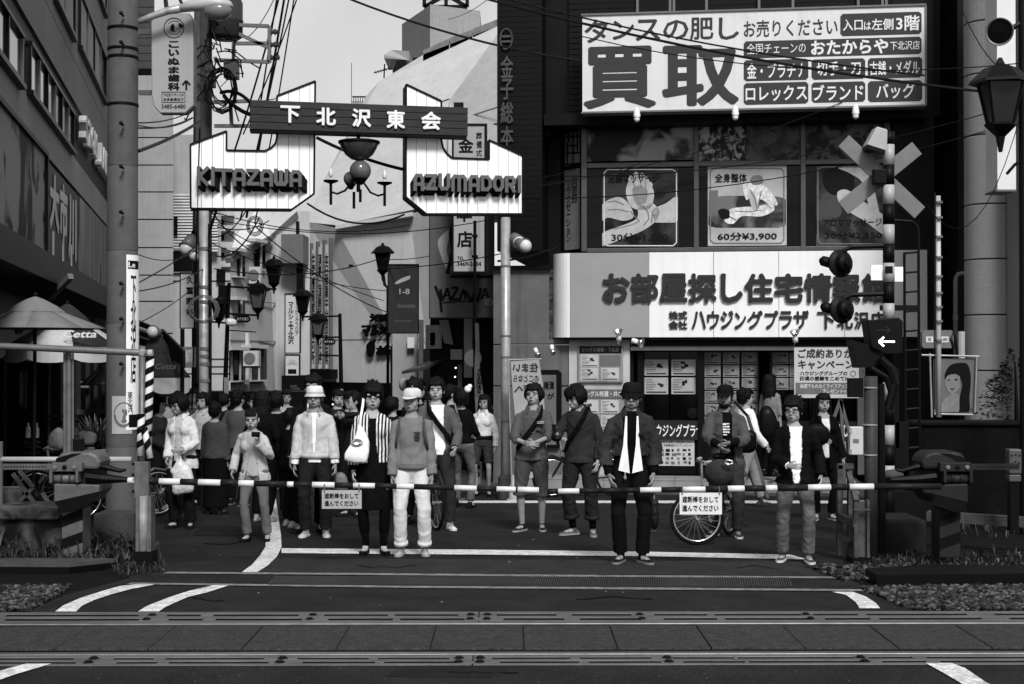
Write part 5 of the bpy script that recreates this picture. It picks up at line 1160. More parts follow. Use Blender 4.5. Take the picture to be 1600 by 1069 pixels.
WL = [((455, -20, 24), (375, 345, 23), .1, .014), ((440, -20, 24), (365, 240, 23.5), .1, .016), ((447, -20, 24), (385, 340, 22.8), .05, .02), ((470, -20, 24.5), (380, 210, 23), .1, .012), ((462, -20, 24), (398, 350, 22.8), .15, .012), ((435, -20, 26), (405, 175, 23), .0, .014),
 ((432, -10, 25), (385, 60, 23.7), .1, .008), ((540, -4, 20), (905, 95, 19.5), .1, .016), ((752, -4, 19), (1605, 150, 17), .15, .018), ((790, -2, 19), (1445, 118, 17.6), .1, .012), ((800, 8, 21), (905, 24, 20), .02, .008), ((905, 56, 20), (1605, 98, 18), .25, .008),
 ((216, 200, 16), (300, 184, 21), .05, .01), ((216, 192, 16), (303, 172, 21), .05, .009), ((216, 236, 16), (312, 190, 21), .03, .022), ((216, 196, 16), (305, 182, 21), .08, .008),
 ((216, 442, 16), (312, 380, 22), .03, .008), ((216, 455, 16), (318, 420, 22), .05, .008), ((216, 398, 16), (305, 392, 22), .1, .006), ((216, 505, 16), (312, 440, 22), .05, .006),
 ((480, 318, 23), (632, 335, 22.6), .22, .016), ((495, 215, 23.5), (632, 265, 23), .05, .028), ((330, 330, 23), (640, 352, 24), .2, .008), ((330, 342, 23), (780, 340, 24), .25, .008), ((340, 350, 23), (600, 470, 28), .1, .008), ((400, 355, 23), (610, 490, 28), .15, .010), ((330, 380, 23), (610, 455, 28), .15, .008), ((335, 420, 23), (600, 402, 29), .2, .010),
 ((635, 310, 22.8), (1340, 150, 24.5), .35, .008), ((640, 300, 22.8), (900, 265, 24.5), .1, .007), ((817, 310, 23), (1540, 205, 20), .25, .008), ((850, 275, 24), (1600, 160, 20), .3, .008), ((817, 285, 23), (1000, 255, 24.7), .1, .006), ((600, 420, 28), (790, 395, 24), .05, .010), ((600, 405, 28), (672, 400, 27), .03, .008),
 ((330, 160, 24), (480, 140, 30), .1, .01), ((345, 145, 23.6), (395, 165, 23), -.1, .03), ((350, 150, 23.6), (395, 180, 23), .05, .034), ((330, 330, 23), (400, 395, 30), .1, .012), ((340, 355, 23), (420, 345, 30), .1, .012), ((330, 370, 22.5), (400, 300, 23), .2, .01), ((337, 400, 22.5), (405, 340, 23), .2, .012), ((320, 392, 22), (352, 300, 23), -.1, .02), ((765, -3, 40), (700, 30, 48), .1, .01), ((1505, 20, 21), (1600, 120, 20), .25, .008), ((240, 30, 15.5), (262, 10, 20), .0, .008), ((262, 30, 16), (256, -20, 22), .0, .03), ((288, 14, 16), (272, -20, 22), .0, .02),
 ((1448, 318, 20), (1600, 160, 20), .9, .006), ((870, 384, 25), (778, 408, 24), .05, .02), ((300, 640, 22), (312, 200, 22), .02, .012), ((327, 560, 21.8), (326, 350, 21.8), .0, .012)]
LMK = [(("top edge"), 440, -20), ("concrete pole's middle", 216, 200), ("concrete pole's lower half", 216, 450), ("transformer pole's crossarms", 330, 170), ("arch's left panel", 400, 240), ("left arch pole", 325, 350), ("wire coil", 398, 350), ("grey corner house", 405, 380), ("dark hanging banner", 610, 470), ("lone lantern", 600, 405), ("arch's middle", 490, 215), ("arch's right panel", 637, 290), ("arch panel's right edge", 817, 300), ("restaurant sign", 672, 350), ("right arch pole", 785, 390), ("side wall", 850, 275), ("buying sign's left edge", 905, 60), ("upstairs posters", 950, 260), ("buying sign's right edge", 1440, 130), ("right picture edge", 1600, 130), ("top edge above the tower", 780, -3), ("top edge left of the penthouse", 540, -4), ("dentist sign", 262, 10), ("penthouse roof", 700, 10), ("white banner pole", 1448, 318), ("right lantern", 1540, 205)]
def lm(p): return min(LMK, key=lambda q: (q[1] - p[0]) ** 2 + (q[2] - p[1]) ** 2)[0]
CN = set()
for o, a, b_ in wires(WL):
 sag = abs(a[1] - b_[1]) / (abs(a[0] - b_[0]) + 1)
 t_ = "thick" if float(len(o.data.vertices)) < 0 else "black"
 for adj in ("black", "second black", "third black", "fourth black", "fifth black", "sixth black"):
  L_ = adj + (" steep" if sag > 1.2 else (" slanting" if sag > .25 else "")) + " cable from " + lm(a) + " to " + lm(b_)
  if L_ not in CN: break
 CN.add(L_); o["label"] = L_
# small vertical eye clinic sign, box, junctions
t = board(282, 427, 303, 512, 23.4, "white rounded vertical eye clinic sign half hidden by the utility pole", M_ren3, frame=M_dark)
prints(t, [("久", 291, 432, 302, 444, {"b": .035}), ("冨", 291, 449, 302, 460, {"b": .035}), ("眼", 291, 465, 302, 477, {"b": .035}), ("科", 291, 482, 302, 493, {"b": .035})]); t.part("post", MB().tube([P(285, 514, 23.4), P(285, 640, 23.4)], .035, 8), M_dark)
t = board(286, 542, 304, 574, 22.6, "small grey meter box fixed low beside the arch pole", mat("meter_grey", .24, .5, var=.2, scale=20), name="meter_box", cat="box"); prints(t, [("8071", 289, 546, 300, 567, {"b": .05, "mat": M_ren3})])
# ================================================================ LEFT BUILDING
LB = Plane.line((-3.2 - .198 * 21.3, 21.3), (-3.2 - .198 * 41, 41))
lb = Thing("left_building", "large concrete faced building in steep perspective along the left edge", "building", LB.pt(0, -.3, 0))
def zL(px, py): return LB.uv(px, py)[1]
def uL(px): return LB.uv(px, 500)[0]
M_lb = mat("left_concrete", .20, .8, var=.10, scale=1.2, bump=.12, bscale=20, streak=.10); M_lb2 = mat("left_concrete_pale", .30, .8, var=.08, scale=1.2, streak=.10); M_band = mat("left_band", .045, .6, var=.15, scale=2)
zA, zB_, zC, zD, zE = zL(165, 481), zL(165, 354), zL(165, 317), zL(165, 250), zL(165, 150)
UA, UB = uL(-260), uL(166)
lb.part("ground_storey", MB().pbox(LB, UA, -2, UB, zA, -5, -.35), M_black)
lb.part("billboard_wall", MB().pbox(LB, UA, zA, UB, zB_, -5, 0), M_band)
lb.part("dark_band", MB().pbox(LB, UA, zC, UB, zD, -5, -.0), M_band)
def course(z0, z1, m, off, joints):
 for i in range(len(joints) - 1): lb.part("wall_panel", MB().pbox(LB, joints[i] + .012, z0 + .01, joints[i + 1] - .012, z1 - .01, -5, off), m)
js = [UA] + [uL(x) for x in (-60, 18, 62, 95, 118, 138, 153)] + [UB]
course(zB_, zC, M_lb2, .06, js); course(zD, zD + (zE - zD) * .5, M_lb, .06, js); course(zD + (zE - zD) * .5, zE, M_lb, .06, js)
for k in range(9): course(zE + k * 2.0, zE + k * 2.0 + 2.0, M_lb, .06, js)
lb.part("end_wall", MB().pbox(LB, UB, -2, UB + 3.0, zE + 18, -5, 0.02), M_lb)
# windows: rows of panes in frames on this facade
M_pane = mat("left_glass", .05, .08, var=.3, scale=2, spec=.6)
def winrow(x0, x1, yt, yb, at, n, curtain=None, off=.08):
 """row of n panes from px x0..x1; yt,yb are the top and bottom pixel rows at px 'at'"""
 za, zb2 = zL(at, yb), zL(at, yt); a, c_ = uL(x0), uL(x1)
 f_ = lb.part("window", MB().pbox(LB, a, za, c_, zb2, off - .1, off + .005), M_pane)
 lb.part("window_frame", MB().pbox(LB, a - .05, za - .08, c_ + .05, za, off - .05, off + .09), M_dark, parent=f_); lb.part("window_frame", MB().pbox(LB, a - .05, zb2, c_ + .05, zb2 + .06, off - .05, off + .07), M_dark, parent=f_)
 for i in range(n + 1):
  u = a + (c_ - a) * i / n; lb.part("window_frame", MB().pbox(LB, u - .035, za, u + .035, zb2, off, off + .05), M_grey if i % 2 else M_dark, parent=f_)
 if curtain:
  for i in curtain: lb.part("blind", MB().pbox(LB, a + (c_ - a) * (i + .1) / n, za + .05, a + (c_ - a) * (i + .9) / n, zb2 - .03, off + .005, off + .015), M_lb2, parent=f_)
winrow(35, 106, 180, 235, 106, 6); winrow(-60, 22, 57, 130, 22, 3)
winrow(116, 158, 91, 158, 158, 4, (0, 1, 2)); winrow(76, 107, -8, 57, 107, 2, (0, 1)); winrow(138, 158, -42, 20, 158, 2, (1,))
# raised letters along the band
for i, c_ in enumerate("STOM JAMAOA"):
 if c_ == " ": continue
 a = uL(117) + (uL(167) - uL(117)) * i / 11; e_ = a + (uL(167) - uL(117)) / 11 * .8
 lb.part("letter", text_on(MB(), LB, c_, a, zL(167, 293), e_, zL(167, 259), .22, .15, bold=.05), M_ren3)
# billboards
bb = Thing("billboard", "large dark film-like billboard panels above the cafe awning", "billboard", LB.pt(uL(30), zA, .1))
ZT, ZB = zL(60, 243), zL(165, 478)
bb.part("panel", MB().pbox(LB, UA, zA + .1, uL(60), ZT, .0, .10), photo_mat("billboard_photo", .008, .30, .9, (1, 1, .7), (.47, .56), rough=.7))
bb.part("frame", MB().pbox(LB, UA, ZT, uL(60) + .1, ZT + .08, .0, .16).pbox(LB, uL(60), zA, uL(60) + .1, ZT, 0, .16), M_black)
bb.part("panel", MB().pbox(LB, uL(60) + .12, zA + .1, uL(116), zL(116, 306), .0, .08), M_black)
bb.part("panel", MB().pbox(LB, uL(116.5), zA + .1, uL(150), zL(116, 306), .0, .10), photo_mat("billboard_grey", .05, .17, .9, (1, 1, .4), (.42, .6))); bb.part("panel", MB().pbox(LB, uL(151), zA + .1, UB, zL(116, 306), .0, .10), photo_mat("billboard_grey", .05, .17, .9, (1, 1, .4), (.42, .6)))
uu0, uu1 = uL(66), uL(113); wz = zL(116, 306) - zA
for c_, a, e_, y0, y1 in (("大", .04, .34, .45, .95), ("市", .35, .62, .42, .95), ("川", .66, .97, .30, .93)):
 bb.part("lettering", text_on(MB(), LB, c_, uu0 + (uu1 - uu0) * a, zA + wz * y0, uu0 + (uu1 - uu0) * e_, zA + wz * y1, .10, bold=.045), M_ren3)
for c_, a, e_ in (("1", .1, .3), ("1", .42, .58), ("1", .72, .9)): bb.part("brush_drip", MB().pbox(LB, uu0 + (uu1 - uu0) * (a + .06), zA + wz * .16, uu0 + (uu1 - uu0) * (a + .10), zA + wz * .45, .08, .09), M_ren3)
aw = Thing("cafe_awning", "long dark awning over the cafe terrace along the left building", "awning", LB.pt(uL(80), zA, .5))
aw.part("fabric", MB().ppoly(LB, [(UA, zA - .35), (uL(163), zA - .35), (uL(163), zA + .02), (UA, zA + .02)], .0, .9), M_black)
aw.part("beam", MB().beam(LB.pt(uL(-20), zA - .25, 1.1), LB.pt(uL(-20) + 1.5, zA - 1.0, .2), .08), M_grey)
# ================================================================ CAFE TERRACE
def parasol(px, py_apex, py_rim, hw, d, m, label, valance=None, words=None, top=True, ph=.2, mw=None):
 c = P(px, py_apex, d); rim = P(px, py_rim, d); h = c.z - rim.z; r_ = hw / F * d
 t = Thing("parasol", label, "parasol", gd(d, px), group="cafe parasols")
 t.part("pole", MB().tube([gd(d, px), c], .022, 8), M_dark); n = 8
 for i in range(n):
  a0, a1 = ph + i * 2 * math.pi / n, ph + (i + 1) * 2 * math.pi / n
  def q(rr, a, hh): return Vector((c.x + rr * math.cos(a), c.y + rr * math.sin(a), rim.z + hh))
  vs = []; ks = 6
  for j in range(ks + 1):
   f_ = j / ks; rr = r_ * f_; hh = h * (1 - f_) * (1 - .12 * math.sin(f_ * math.pi)) * 1.0
   for s_ in range(4):
    a = a0 + (a1 - a0) * s_ / 3; k_ = 1 - .035 * math.sin(s_ / 3 * math.pi) * f_; vs.append(q(rr * k_, a, hh))
  mb = MB(); mb.add(vs, [(j * 4 + s_, j * 4 + s_ + 1, (j + 1) * 4 + s_ + 1, (j + 1) * 4 + s_) for j in range(ks) for s_ in range(3)])
  o = t.part("canopy_panel", mb, (mw if (mw and i % 2) else m), smooth=True); s = o.modifiers.new("t", 'SOLIDIFY'); s.thickness = .006
  if valance:
   vv = []; 
   for s_ in range(7):
    a = a0 + (a1 - a0) * s_ / 6; k_ = 1 - .035 * math.sin(s_ / 6 * math.pi); dp_ = valance * (1 - .25 * abs(s_ / 3 - 1) ** 3); vv += [q(r_ * k_, a, -.001), q(r_ * k_ * .98, a, -dp_)]
   o = t.part("valance", MB().add(vv, [(2 * s_, 2 * s_ + 1, 2 * s_ + 3, 2 * s_ + 2) for s_ in range(6)]), M_ren3); s = o.modifiers.new("t", 'SOLIDIFY'); s.thickness = .004
 if top:
  mb = MB().lathe(rim + Vector((0, 0, h * .55)), [(r_ * .42, 0), (r_ * .30, h * .20), (r_ * .12, h * .42), (.02, h * .50)], 12, cap=False); t.part("vent_cap", mb, m, smooth=True)
 t.part("finial", MB().ell(c + Vector((0, 0, .04)), .025, .025, .03), M_dark)
 return t
M_canvas = mat("canvas_grey", .24, .9, var=.12, scale=6, bump=.1); M_cdark = mat("canvas_dark", .06, .9, var=.15)
parasol(55, 466, 514, 108, 17.0, M_canvas, "large grey canvas parasol nearest at the left edge")
M_cw = mat("canvas_white", .5, .9, var=.1)
t = parasol(105, 478, 543, 92, 19.5, M_cdark, "dark and white parasol with white valance and script lettering behind the grey one", .20, mw=M_cw, ph=.39 + .785 / 2 * 0)
pp = Plane(800, 18.75, 0); t.part("lettering", text_px(MB(), pp, "Cetta", 96, 516, 150, 528, 0, bold=.03, shear=.4), M_white)
parasol(170, 555, 602, 44, 21.5, M_black, "small black parasol further back beside the concrete pole")
t = parasol(245, 520, 590, 52, 20.5, M_cdark, "dark parasol with white valance right of the concrete pole", .22, ph=.1)
pp = Plane(800, 19.9, 0); t.part("lettering", text_px(MB(), pp, "Cetta", 240, 568, 274, 577, 0, bold=.02, shear=.4), M_grey)
pg = Thing("pergola", "black slanted canopy frame over the terrace right of the concrete pole", "canopy", gd(21, 250))
for a, b_, c_, e_ in (((214, 500, 21.5), (252, 516, 21), (252, 560, 21), (214, 540, 21.5)), ((252, 514, 21), (286, 548, 19.6), (286, 575, 19.6), (252, 546, 21))):
 q = [P(*a), P(*b_), P(*c_), P(*e_)]; solid(mb := MB(), list(reversed(q)), [p + Vector((0, .15, 0)) for p in reversed(q)]); pg.part("canopy_side", mb, M_black)
for i in range(3): pg.part("slat", MB().beam(P(214, 512 + i * 14, 21), P(250, 525 + i * 13, 20.6), .09, .03), M_grey if i != 1 else M_dark)
pg.part("post", MB().tube([gd(20, 285), P(285, 560, 20)], .03, 8), M_dark)
bell(245, 519, 20.4, (-.3, -1, .0), "white round lamp on the black terrace canopy", .8)
# glazing of the terrace and its clutter
tg = Thing("terrace_screen", "dark glazed cafe front with slim posts behind the railing", "cafe front", gd(22, 80)); d = 22
tg.part("screen", MB().box(XP(-260, d), d + .6, -.6, XP(166, d), d + .7, zat(560, d)), M_black)
for x, w_ in ((5, 4), (75, 3), (118, 8), (134, 6), (95, 4), (147, 5), (160, 4)): tg.part("post", MB().box(XP(x, d), d, -.4, XP(x + w_, d), d + .06, zat(556, d)), mat("post_grey", .05, .5))
for x0, y0, x1, y1, m in ((8, 558, 48, 562, M_grey), (126, 596, 138, 606, M_conc), (120, 640, 165, 648, M_conc_d), (57, 562, 75, 586, M_dark), (0, 648, 165, 652, M_dark)): tg.part("rail", MB().pr(Plane(800, d - .1, 0), x0, y0, x1, y1, 0, .05), m)
t = board(28, 578, 39, 640, 21.5, "narrow dim vertical menu banner behind the railing", mat("menu_cloth", .04, .8, var=.3), name="banner", cat="banner"); prints(t, [("本日営業中", 30, 582, 37, 634, {"v": 1, "b": .02, "mat": M_grey})])
# ================================================================ RAILINGS, BARRIERS
M_pipe = mat("pipe_grey", .20, .45, var=.25, scale=9, metal=.3)
fp = Thing("pipe_frame", "tall grey pipe frame in front of the concrete pole at left", "railing", gd(13.9, 222)); d = 13.9
fp.part("rail", MB().tube([P(-40, 538, d), P(0, 541, d), P(215, 551, d), P(232, 552, d)], .032, 12), M_pipe, smooth=True); fp.part("end_cap", MB().lathe(P(232, 552, d), [(.036, 0), (.036, .04), (.001, .04)], 12, (1, 0, 0)), M_ren2)
fp.part("post", MB().tube([gd(d, 222.5), P(222.5, 541, d)], .028, 12), M_pipe, smooth=True); fp.part("clamp", MB().lathe(P(222.5, 556, d), [(.035, 0), (.038, .01), (.038, .05), (.035, .06)], 12), M_steel)
for x, w_ in ((101, .014), (107.5, .028), (114, .010)): fp.part("upright", MB().tube([P(x, 720, d + .1), P(x, 545, d + .1)], w_, 8), M_pipe)
lr = Thing("low_rail", "low white pipe railing running left behind the barrier machine", "railing", gd(14.6, 100)); d = 14.6
lr.part("rail", MB().tube([P(-40, 718, d), P(205, 718, d)], .028, 10), mat("pipe_white", .45, .4, var=.1), smooth=True); lr.part("post", MB().tube([P(-1, 850, d), P(-1, 690, d)], .035, 10), M_pipe)
for a, b_ in (((30, 735), (52, 762)), ((52, 762), (20, 795)), ((66, 770), (85, 800)), ((20, 740), (60, 795))): lr.part("brace", MB().beam(P(a[0], a[1], d + .3), P(b_[0], b_[1], d + .3), .035), M_conc_d)
bu = single("bucket", MB().lathe(P(18, 793, 15.2), [(.085, 0), (.115, .20), (.12, .21), (.11, .21)], 16), M_grey, "small grey bucket behind the low planter wall", "bucket", smooth=False)
pw = Thing("planter_wall", "low stained concrete planter wall above the weeds at left", "planter", gd(14.5, 40)); d = 14.5
M_st = photo_mat("stained_plaster", .015, .14, 3.2, thr=(.4, .62), rough=.9)
pw.part("wall", MB().box(XP(-150, d), d, -.2, XP(96, d), d + .4, zat(812, d)), M_st); pw.part("rim", MB().box(XP(-150, d), d - .06, zat(812, d) + .003, XP(95, d), d + .45, zat(790, d)), photo_mat("stained_rim", .03, .13, 4, thr=(.4, .65), rough=.9), bev=.02)
pw.part("ledge", MB().box(XP(125, d), d + .5, -.2, XP(190, d), d + .9, zat(812, d)), M_conc_d)
M_stripeW = mat("stripe_grey", .26, .6, var=.25, scale=8); M_stripeB = mat("stripe_black", .006, .6, var=.3)
def stripes_on(mb_fn, t, pl, x0, y0, x1, y1, lean, n, off):
 """painted slanting bands clipped to a rectangle"""
 H = (y1 - y0) / n
 for i in range(-2, n + 2):
  a = y0 + i * H; poly = [(x0, a + lean), (x1, a), (x1, a + H * .48), (x0, a + H * .48 + lean)]
  sw = [(y, x) for x, y in poly]; q = clipx(sw, y0, y1)
  if len(q) > 2: t.part("stripe", MB().ppoly(pl, list(reversed([pl.uv(x, y, off) for y, x in q])), off - .004, off), M_stripeB)
def machine(px, mir, d, label, dark):
 """crossing gate machine: column, wedge body, cover, counterweight arm; mir flips it"""
 pl = Plane(800, d, 0); t = Thing("barrier_machine", label, "crossing barrier machine", gd(d, px)); G1 = mat("machine_grey_%d" % dark, (.13, .038)[dark], .5, var=.3, scale=6); G2 = mat("machine_side_%d" % dark, (.05, .02)[dark], .6, var=.3)
 X = lambda x: px + (x - 113) * mir
 def rr(x0, y0, x1, y1): a, b_ = sorted((X(x0), X(x1))); return a, y0, b_, y1
 t.part("column", MB().pr(pl, *rr(96, 795, 129, 872), -.28, 0), G1, bev=.01)
 a = rr(96, 795, 129, 866); stripes_on(None, t, pl, a[0], a[1], a[2], a[3], 12, 2, .005)
 wp = [(84, 756), (155, 758), (155, 768), (140, 786), (98, 800), (84, 786)]; q = [pl.uv(X(x), y, .12) for x, y in wp]
 if mir > 0: q.reverse()
 t.part("body", MB().ppoly(pl, q, -.35, .12), G1, bev=.012)
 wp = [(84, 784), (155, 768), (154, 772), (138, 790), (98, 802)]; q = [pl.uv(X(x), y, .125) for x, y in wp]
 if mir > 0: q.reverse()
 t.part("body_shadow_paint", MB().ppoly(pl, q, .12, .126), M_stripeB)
 t.part("motor_box", MB().pr(pl, *rr(86, 728, 152, 757), -.34, .02), G2, bev=.02)
 mb = MB(); wp = [(84, 732), (86, 720), (94, 708), (104, 706), (140, 706), (152, 711), (157, 722), (154, 734)]; q = [pl.uv(X(x), y, .08) for x, y in wp]
 if mir > 0: q.reverse()
 t.part("cover", MB().ppoly(pl, q, -.30, .08), G1, bev=.03)
 wp = [(84, 730), (88, 716), (112, 709), (128, 708), (108, 716), (98, 724), (90, 730)]; q = [pl.uv(X(x), y, .085) for x, y in wp]
 if mir > 0: q.reverse()
 t.part("stripe", MB().ppoly(pl, q, .08, .086), M_stripeB)
 t.part("arm_plate", MB().pr(pl, *rr(4, 725, 84, 734), .10, .13), G1); t.part("arm_plate", MB().pr(pl, *rr(80, 723, 128, 737), .08, .15), G1, bev=.006)
 for i in range(14): t.part("hole", MB().lathe(pl.hit(X(8 + i * 4.8), 729.5, .131), [(.008, 0), (.008, .002)], 8, (0, -1, 0)), M_black)
 for x in (86, 101, 116): t.part("bolt_head", MB().lathe(pl.hit(X(x), 730, .15), [(.022, 0), (.022, .015), (.001, .018)], 6, (0, -1, 0)), M_grey if x != 101 else M_black)
 t.part("pivot_drum", MB().tube([pl.hit(X(80), 748, .08), pl.hit(X(120), 748, .08)], .045, 14), G1, smooth=True)
 for x in (84, 97, 110, 119): t.part("pivot_flange", MB().tube([pl.hit(X(x), 748, .08), pl.hit(X(x + 2), 748, .08)], .058, 14), G2)
 t.part("bracket", MB().pr(pl, *rr(77, 735, 81, 754), .03, .16).pr(pl, *rr(118, 735, 122, 754), .03, .16), G1)
 t.part("lever", MB().tube([pl.hit(X(150), 728, 0), pl.hit(X(166), 730, 0), pl.hit(X(188), 736, 0), pl.hit(X(197), 734, 0)], [.03, .03, .02, .012], 8), M_black)
 t.part("lever", MB().tube([pl.hit(X(135), 745, .05), pl.hit(X(160), 748, .05), pl.hit(X(205), 750, .05)], [.05, .05, .02], 8), M_black)
 if not dark: t.part("small_box", MB().pr(pl, 113, 685, 128, 706, -.1, 0), M_dark, bev=.01)
 return t
machine(113, 1, 13.95, "grey striped crossing barrier machine at left above the weeds", 0)
machine(1484, -1, 13.95, "dark crossing barrier machine at right before the retaining wall", 1)
BP = Plane(800, 13.7, 0)
def barrier(label, segs, ypts, r_):
 t = Thing("barrier_bar", label, "barrier bar", BP.hit(segs[0][0], 752))
 def yy(x): return float(np.interp(x, [p[0] for p in ypts], [p[1] for p in ypts]))
 for x0, x1, w_ in segs:
  rad = r_ * (1.15 if (x1 < 400 or x0 > 1100) else 1.0)
  t.part("band", MB().tube([BP.hit(x0, yy(x0)), BP.hit(x1 - .15, yy(x1))], rad * (1.05 if w_ == 2 else 1), 12), M_stripeW if w_ == 3 else (mat("bar_white", .66, .45, var=.10, scale=12) if w_ else mat("bar_black", .028, .45, var=.3, scale=10)), smooth=True)
 return t
barrier("striped black and white barrier bar lowered from the left machine", [(200, 213, 1), (213, 249, 0), (249, 282, 1), (282, 310, 0), (310, 345, 1), (345, 373, 0), (373, 397, 1), (397, 449, 0), (449, 459, 1), (459, 488, 0), (488, 523, 2), (523, 552, 0), (552, 586, 1), (586, 620, 0), (620, 647, 1), (647, 710, 0), (710, 745, 1), (745, 776, 0), (776, 806, 1), (806, 809, 0), (809, 842, 2)],
  [(200, 751), (220, 751.5), (410, 756), (490, 757.5), (647, 760.5), (842, 766)], .026)
barrier("striped black and white barrier bar lowered from the right machine", [(855, 872, 0), (872, 905, 1), (905, 937, 0), (937, 970, 0), (970, 1000, 0), (1000, 1033, 1), (1033, 1067, 0), (1067, 1102, 1), (1102, 1137, 0), (1137, 1163, 1), (1163, 1196, 0), (1196, 1214, 1), (1214, 1262, 0), (1262, 1298, 1), (1298, 1327, 0), (1327, 1365, 1), (1365, 1470, 0)],
  [(855, 768), (1000, 766), (1200, 763), (1365, 760.5), (1470, 760)], .026)
for x0, y0, x1, y1, lb_ in ((503, 766, 565, 795, "pale notice with two lines of black writing hung on the left bar"), (1062, 770, 1128, 804, "white notice with two lines of black writing hung on the right bar")):
 pl = Plane(800, 13.66, 0); t = Thing("hanging_notice", lb_, "notice", pl.hit((x0 + x1) / 2, y1)); t.pl = pl
 t.part("plate", MB().pr(pl, x0, y0, x1, y1, -.006, 0), mat("notice_plate_%d" % x0, .40 if x0 < 600 else .66, .5, var=.08, scale=8)); w = x1 - x0; h = y1 - y0
 prints(t, [("遮断棒をおして", x0 + w * .06, y0 + h * .16, x1 - w * .08, y0 + h * .46, {"b": .02}), ("進んでください", x0 + w * .06, y0 + h * .56, x1 - w * .08, y0 + h * .86, {"b": .02})])
 for x in (x0 + 4, x1 - 4): t.part("tie", MB().tube([pl.hit(x, y0 + 3, .004), pl.hit(x, y0 - 10, .01)], .006, 5), M_grey)
# diagonal striped spare bars and guard posts at left
dsb = Thing("striped_pole", "slanting striped guard sleeve beside the grey pipe post at left", "striped pole", P(234, 700, 13.8)); d = 13.8
def helix(t, a, b_, r_, turns, n=44):
 a, b_ = Vector(a), Vector(b_); ax = (b_ - a).normalized(); s1 = ax.orthogonal().normalized(); s2 = ax.cross(s1)
 t.part("sleeve", MB().tube([a, b_], r_, 14), mat("sleeve_white", .62, .5, var=.15, scale=12), smooth=True)
 mb = MB(); vs = []
 for i in range(n * turns + 1):
  f_ = i / (n * turns); w = 2 * math.pi * turns * f_
  for h in (0, .48):
   g_ = min(f_ + h / turns, 1); p = a.lerp(b_, g_); vs.append(p + (s1 * math.cos(w) + s2 * math.sin(w)) * (r_ + .002))
 mb.add(vs, [(2 * i, 2 * i + 1, 2 * i + 3, 2 * i + 2) for i in range(n * turns)]); t.part("stripe", mb, M_stripeB)
helix(dsb, P(231, 698, d), P(234.5, 556, d), .038, 7)
ds2 = Thing("striped_pole", "short striped guard sleeve on the foot of the grey pipe post", "striped pole", P(219, 712, 13.75)); helix(ds2, P(219, 712, 13.75), P(221, 646, 13.75), .034, 3)
ds3 = Thing("striped_pole", "short bent striped sleeve end right of the guard post", "striped pole", P(234, 716, 13.7)); helix(ds3, P(235, 716, 13.7), P(225, 668, 13.7), .030, 2)
gp_ = Thing("guard_post", "worn channel steel guard post at the left end of the bar", "guard post", gd(13.75, 222)); d = 13.6
M_worn = mat("worn_steel", .16, .6, var=.45, scale=7, streak=.5, metal=.2)
pl = Plane(800, d, 0)
gp_.part("channel", MB().pr(pl, 209, 722, 232, 778, -.15, -.06), M_worn, bev=.008); gp_.part("channel", MB().pr(pl, 212, 776, 217, 884, -.16, 0).pr(pl, 230, 776, 236, 884, -.16, 0).pr(pl, 216, 776, 231, 884, -.16, -.10), M_worn)
gp_.part("core", MB().tube([pl.hit(224, 884, -.05), pl.hit(224, 775, -.05)], .045, 14), mat("worn_pale", .30, .5, var=.5, scale=7, streak=.6), smooth=True)
gp_.part("foot", MB().pr(pl, 210, 862, 238, 888, -.2, .01), M_dark)
for y in (725, 768, 742, 800, 830): gp_.part("bolt", MB().ell(pl.hit(208 if y < 775 else 215, y, -.02), .015, .015, .015, 8, 6), M_dark)
sto = single("kerb_stone", MB().box(XP(236, 13.9), 13.8, -.2, XP(243, 13.9), 14.1, zat(850, 13.9)), M_conc_d, "small upright stone against the left guard post", "stone", bev=.02)
# right hand guard rails
gr = Thing("guard_rail", "rusty channel steel guard frame left of the grey signal post", "guard rail", gd(14.2, 1335)); pl = Plane(800, 14.0, 0); M_rust = mat("rusty_steel", .085, .7, var=.7, scale=9, streak=.4)
for q in ((1309, 727, 1317, 868, -.3), (1326, 735, 1332, 840, -.3), (1310, 725, 1334, 733, -.3)): gr.part("channel", MB().pr(pl, *q[:4], q[4] - .08, q[4]), M_rust)
for q in ((1335, 782, 1341, 882, 0), (1341, 784, 1354, 884, -.05), (1355, 782, 1359, 884, 0)): gr.part("channel", MB().pr(pl, *q[:4], q[4] - .08, q[4]), M_rust)
gr.part("rail", MB().beam(pl.hit(1312, 807, -.3), pl.hit(1337, 818, 0), .05, .07), M_rust); gr.part("rail", MB().beam(pl.hit(1326, 740, -.28), pl.hit(1338, 784, 0), .05), M_rust)
gr.part("plate", MB().pr(pl, 1334, 795, 1360, 798, 0, .01), M_worn); gr.part("foot", MB().pr(pl, 1332, 872, 1362, 886, -.2, .02), M_black)
sp = Thing("signal_post", "plain grey round post with steel bands and control boxes", "post", gd(14.45, 1359)); c_ = sp.loc
sp.part("post", MB().tube([c_, Vector((c_.x, c_.y, zat(588, 14.45)))], .064, 20), mat("post_mid", .075, .5, var=.2, scale=6, streak=.3), smooth=True)
for y in (607, 665, 712): sp.part("band", MB().lathe(P(1359, y, 14.45), [(.066, 0), (.074, .002), (.074, .014), (.066, .016)], 20), M_steel)
pl = Plane(800, 14.35, 0); sp.part("control_box", MB().pr(pl, 1328, 667, 1349, 711, -.1, 0), mat("box_white", .50, .5, var=.08), bev=.008); sp.part("control_window", MB().pr(pl, 1333, 686, 1342, 692, 0, .006), M_grey)
for y in (671, 704): sp.part("hinge", MB().pr(pl, 1327, y - 2, 1331, y + 6, 0, .012), M_steel)
sp.part("dark_box", MB().pr(pl, 1327, 591, 1349, 621, -.1, 0), M_black); sp.part("dark_pole", MB().tube([gd(14.9, 1376), P(1376, 600, 14.9)], .04, 12), M_dark)
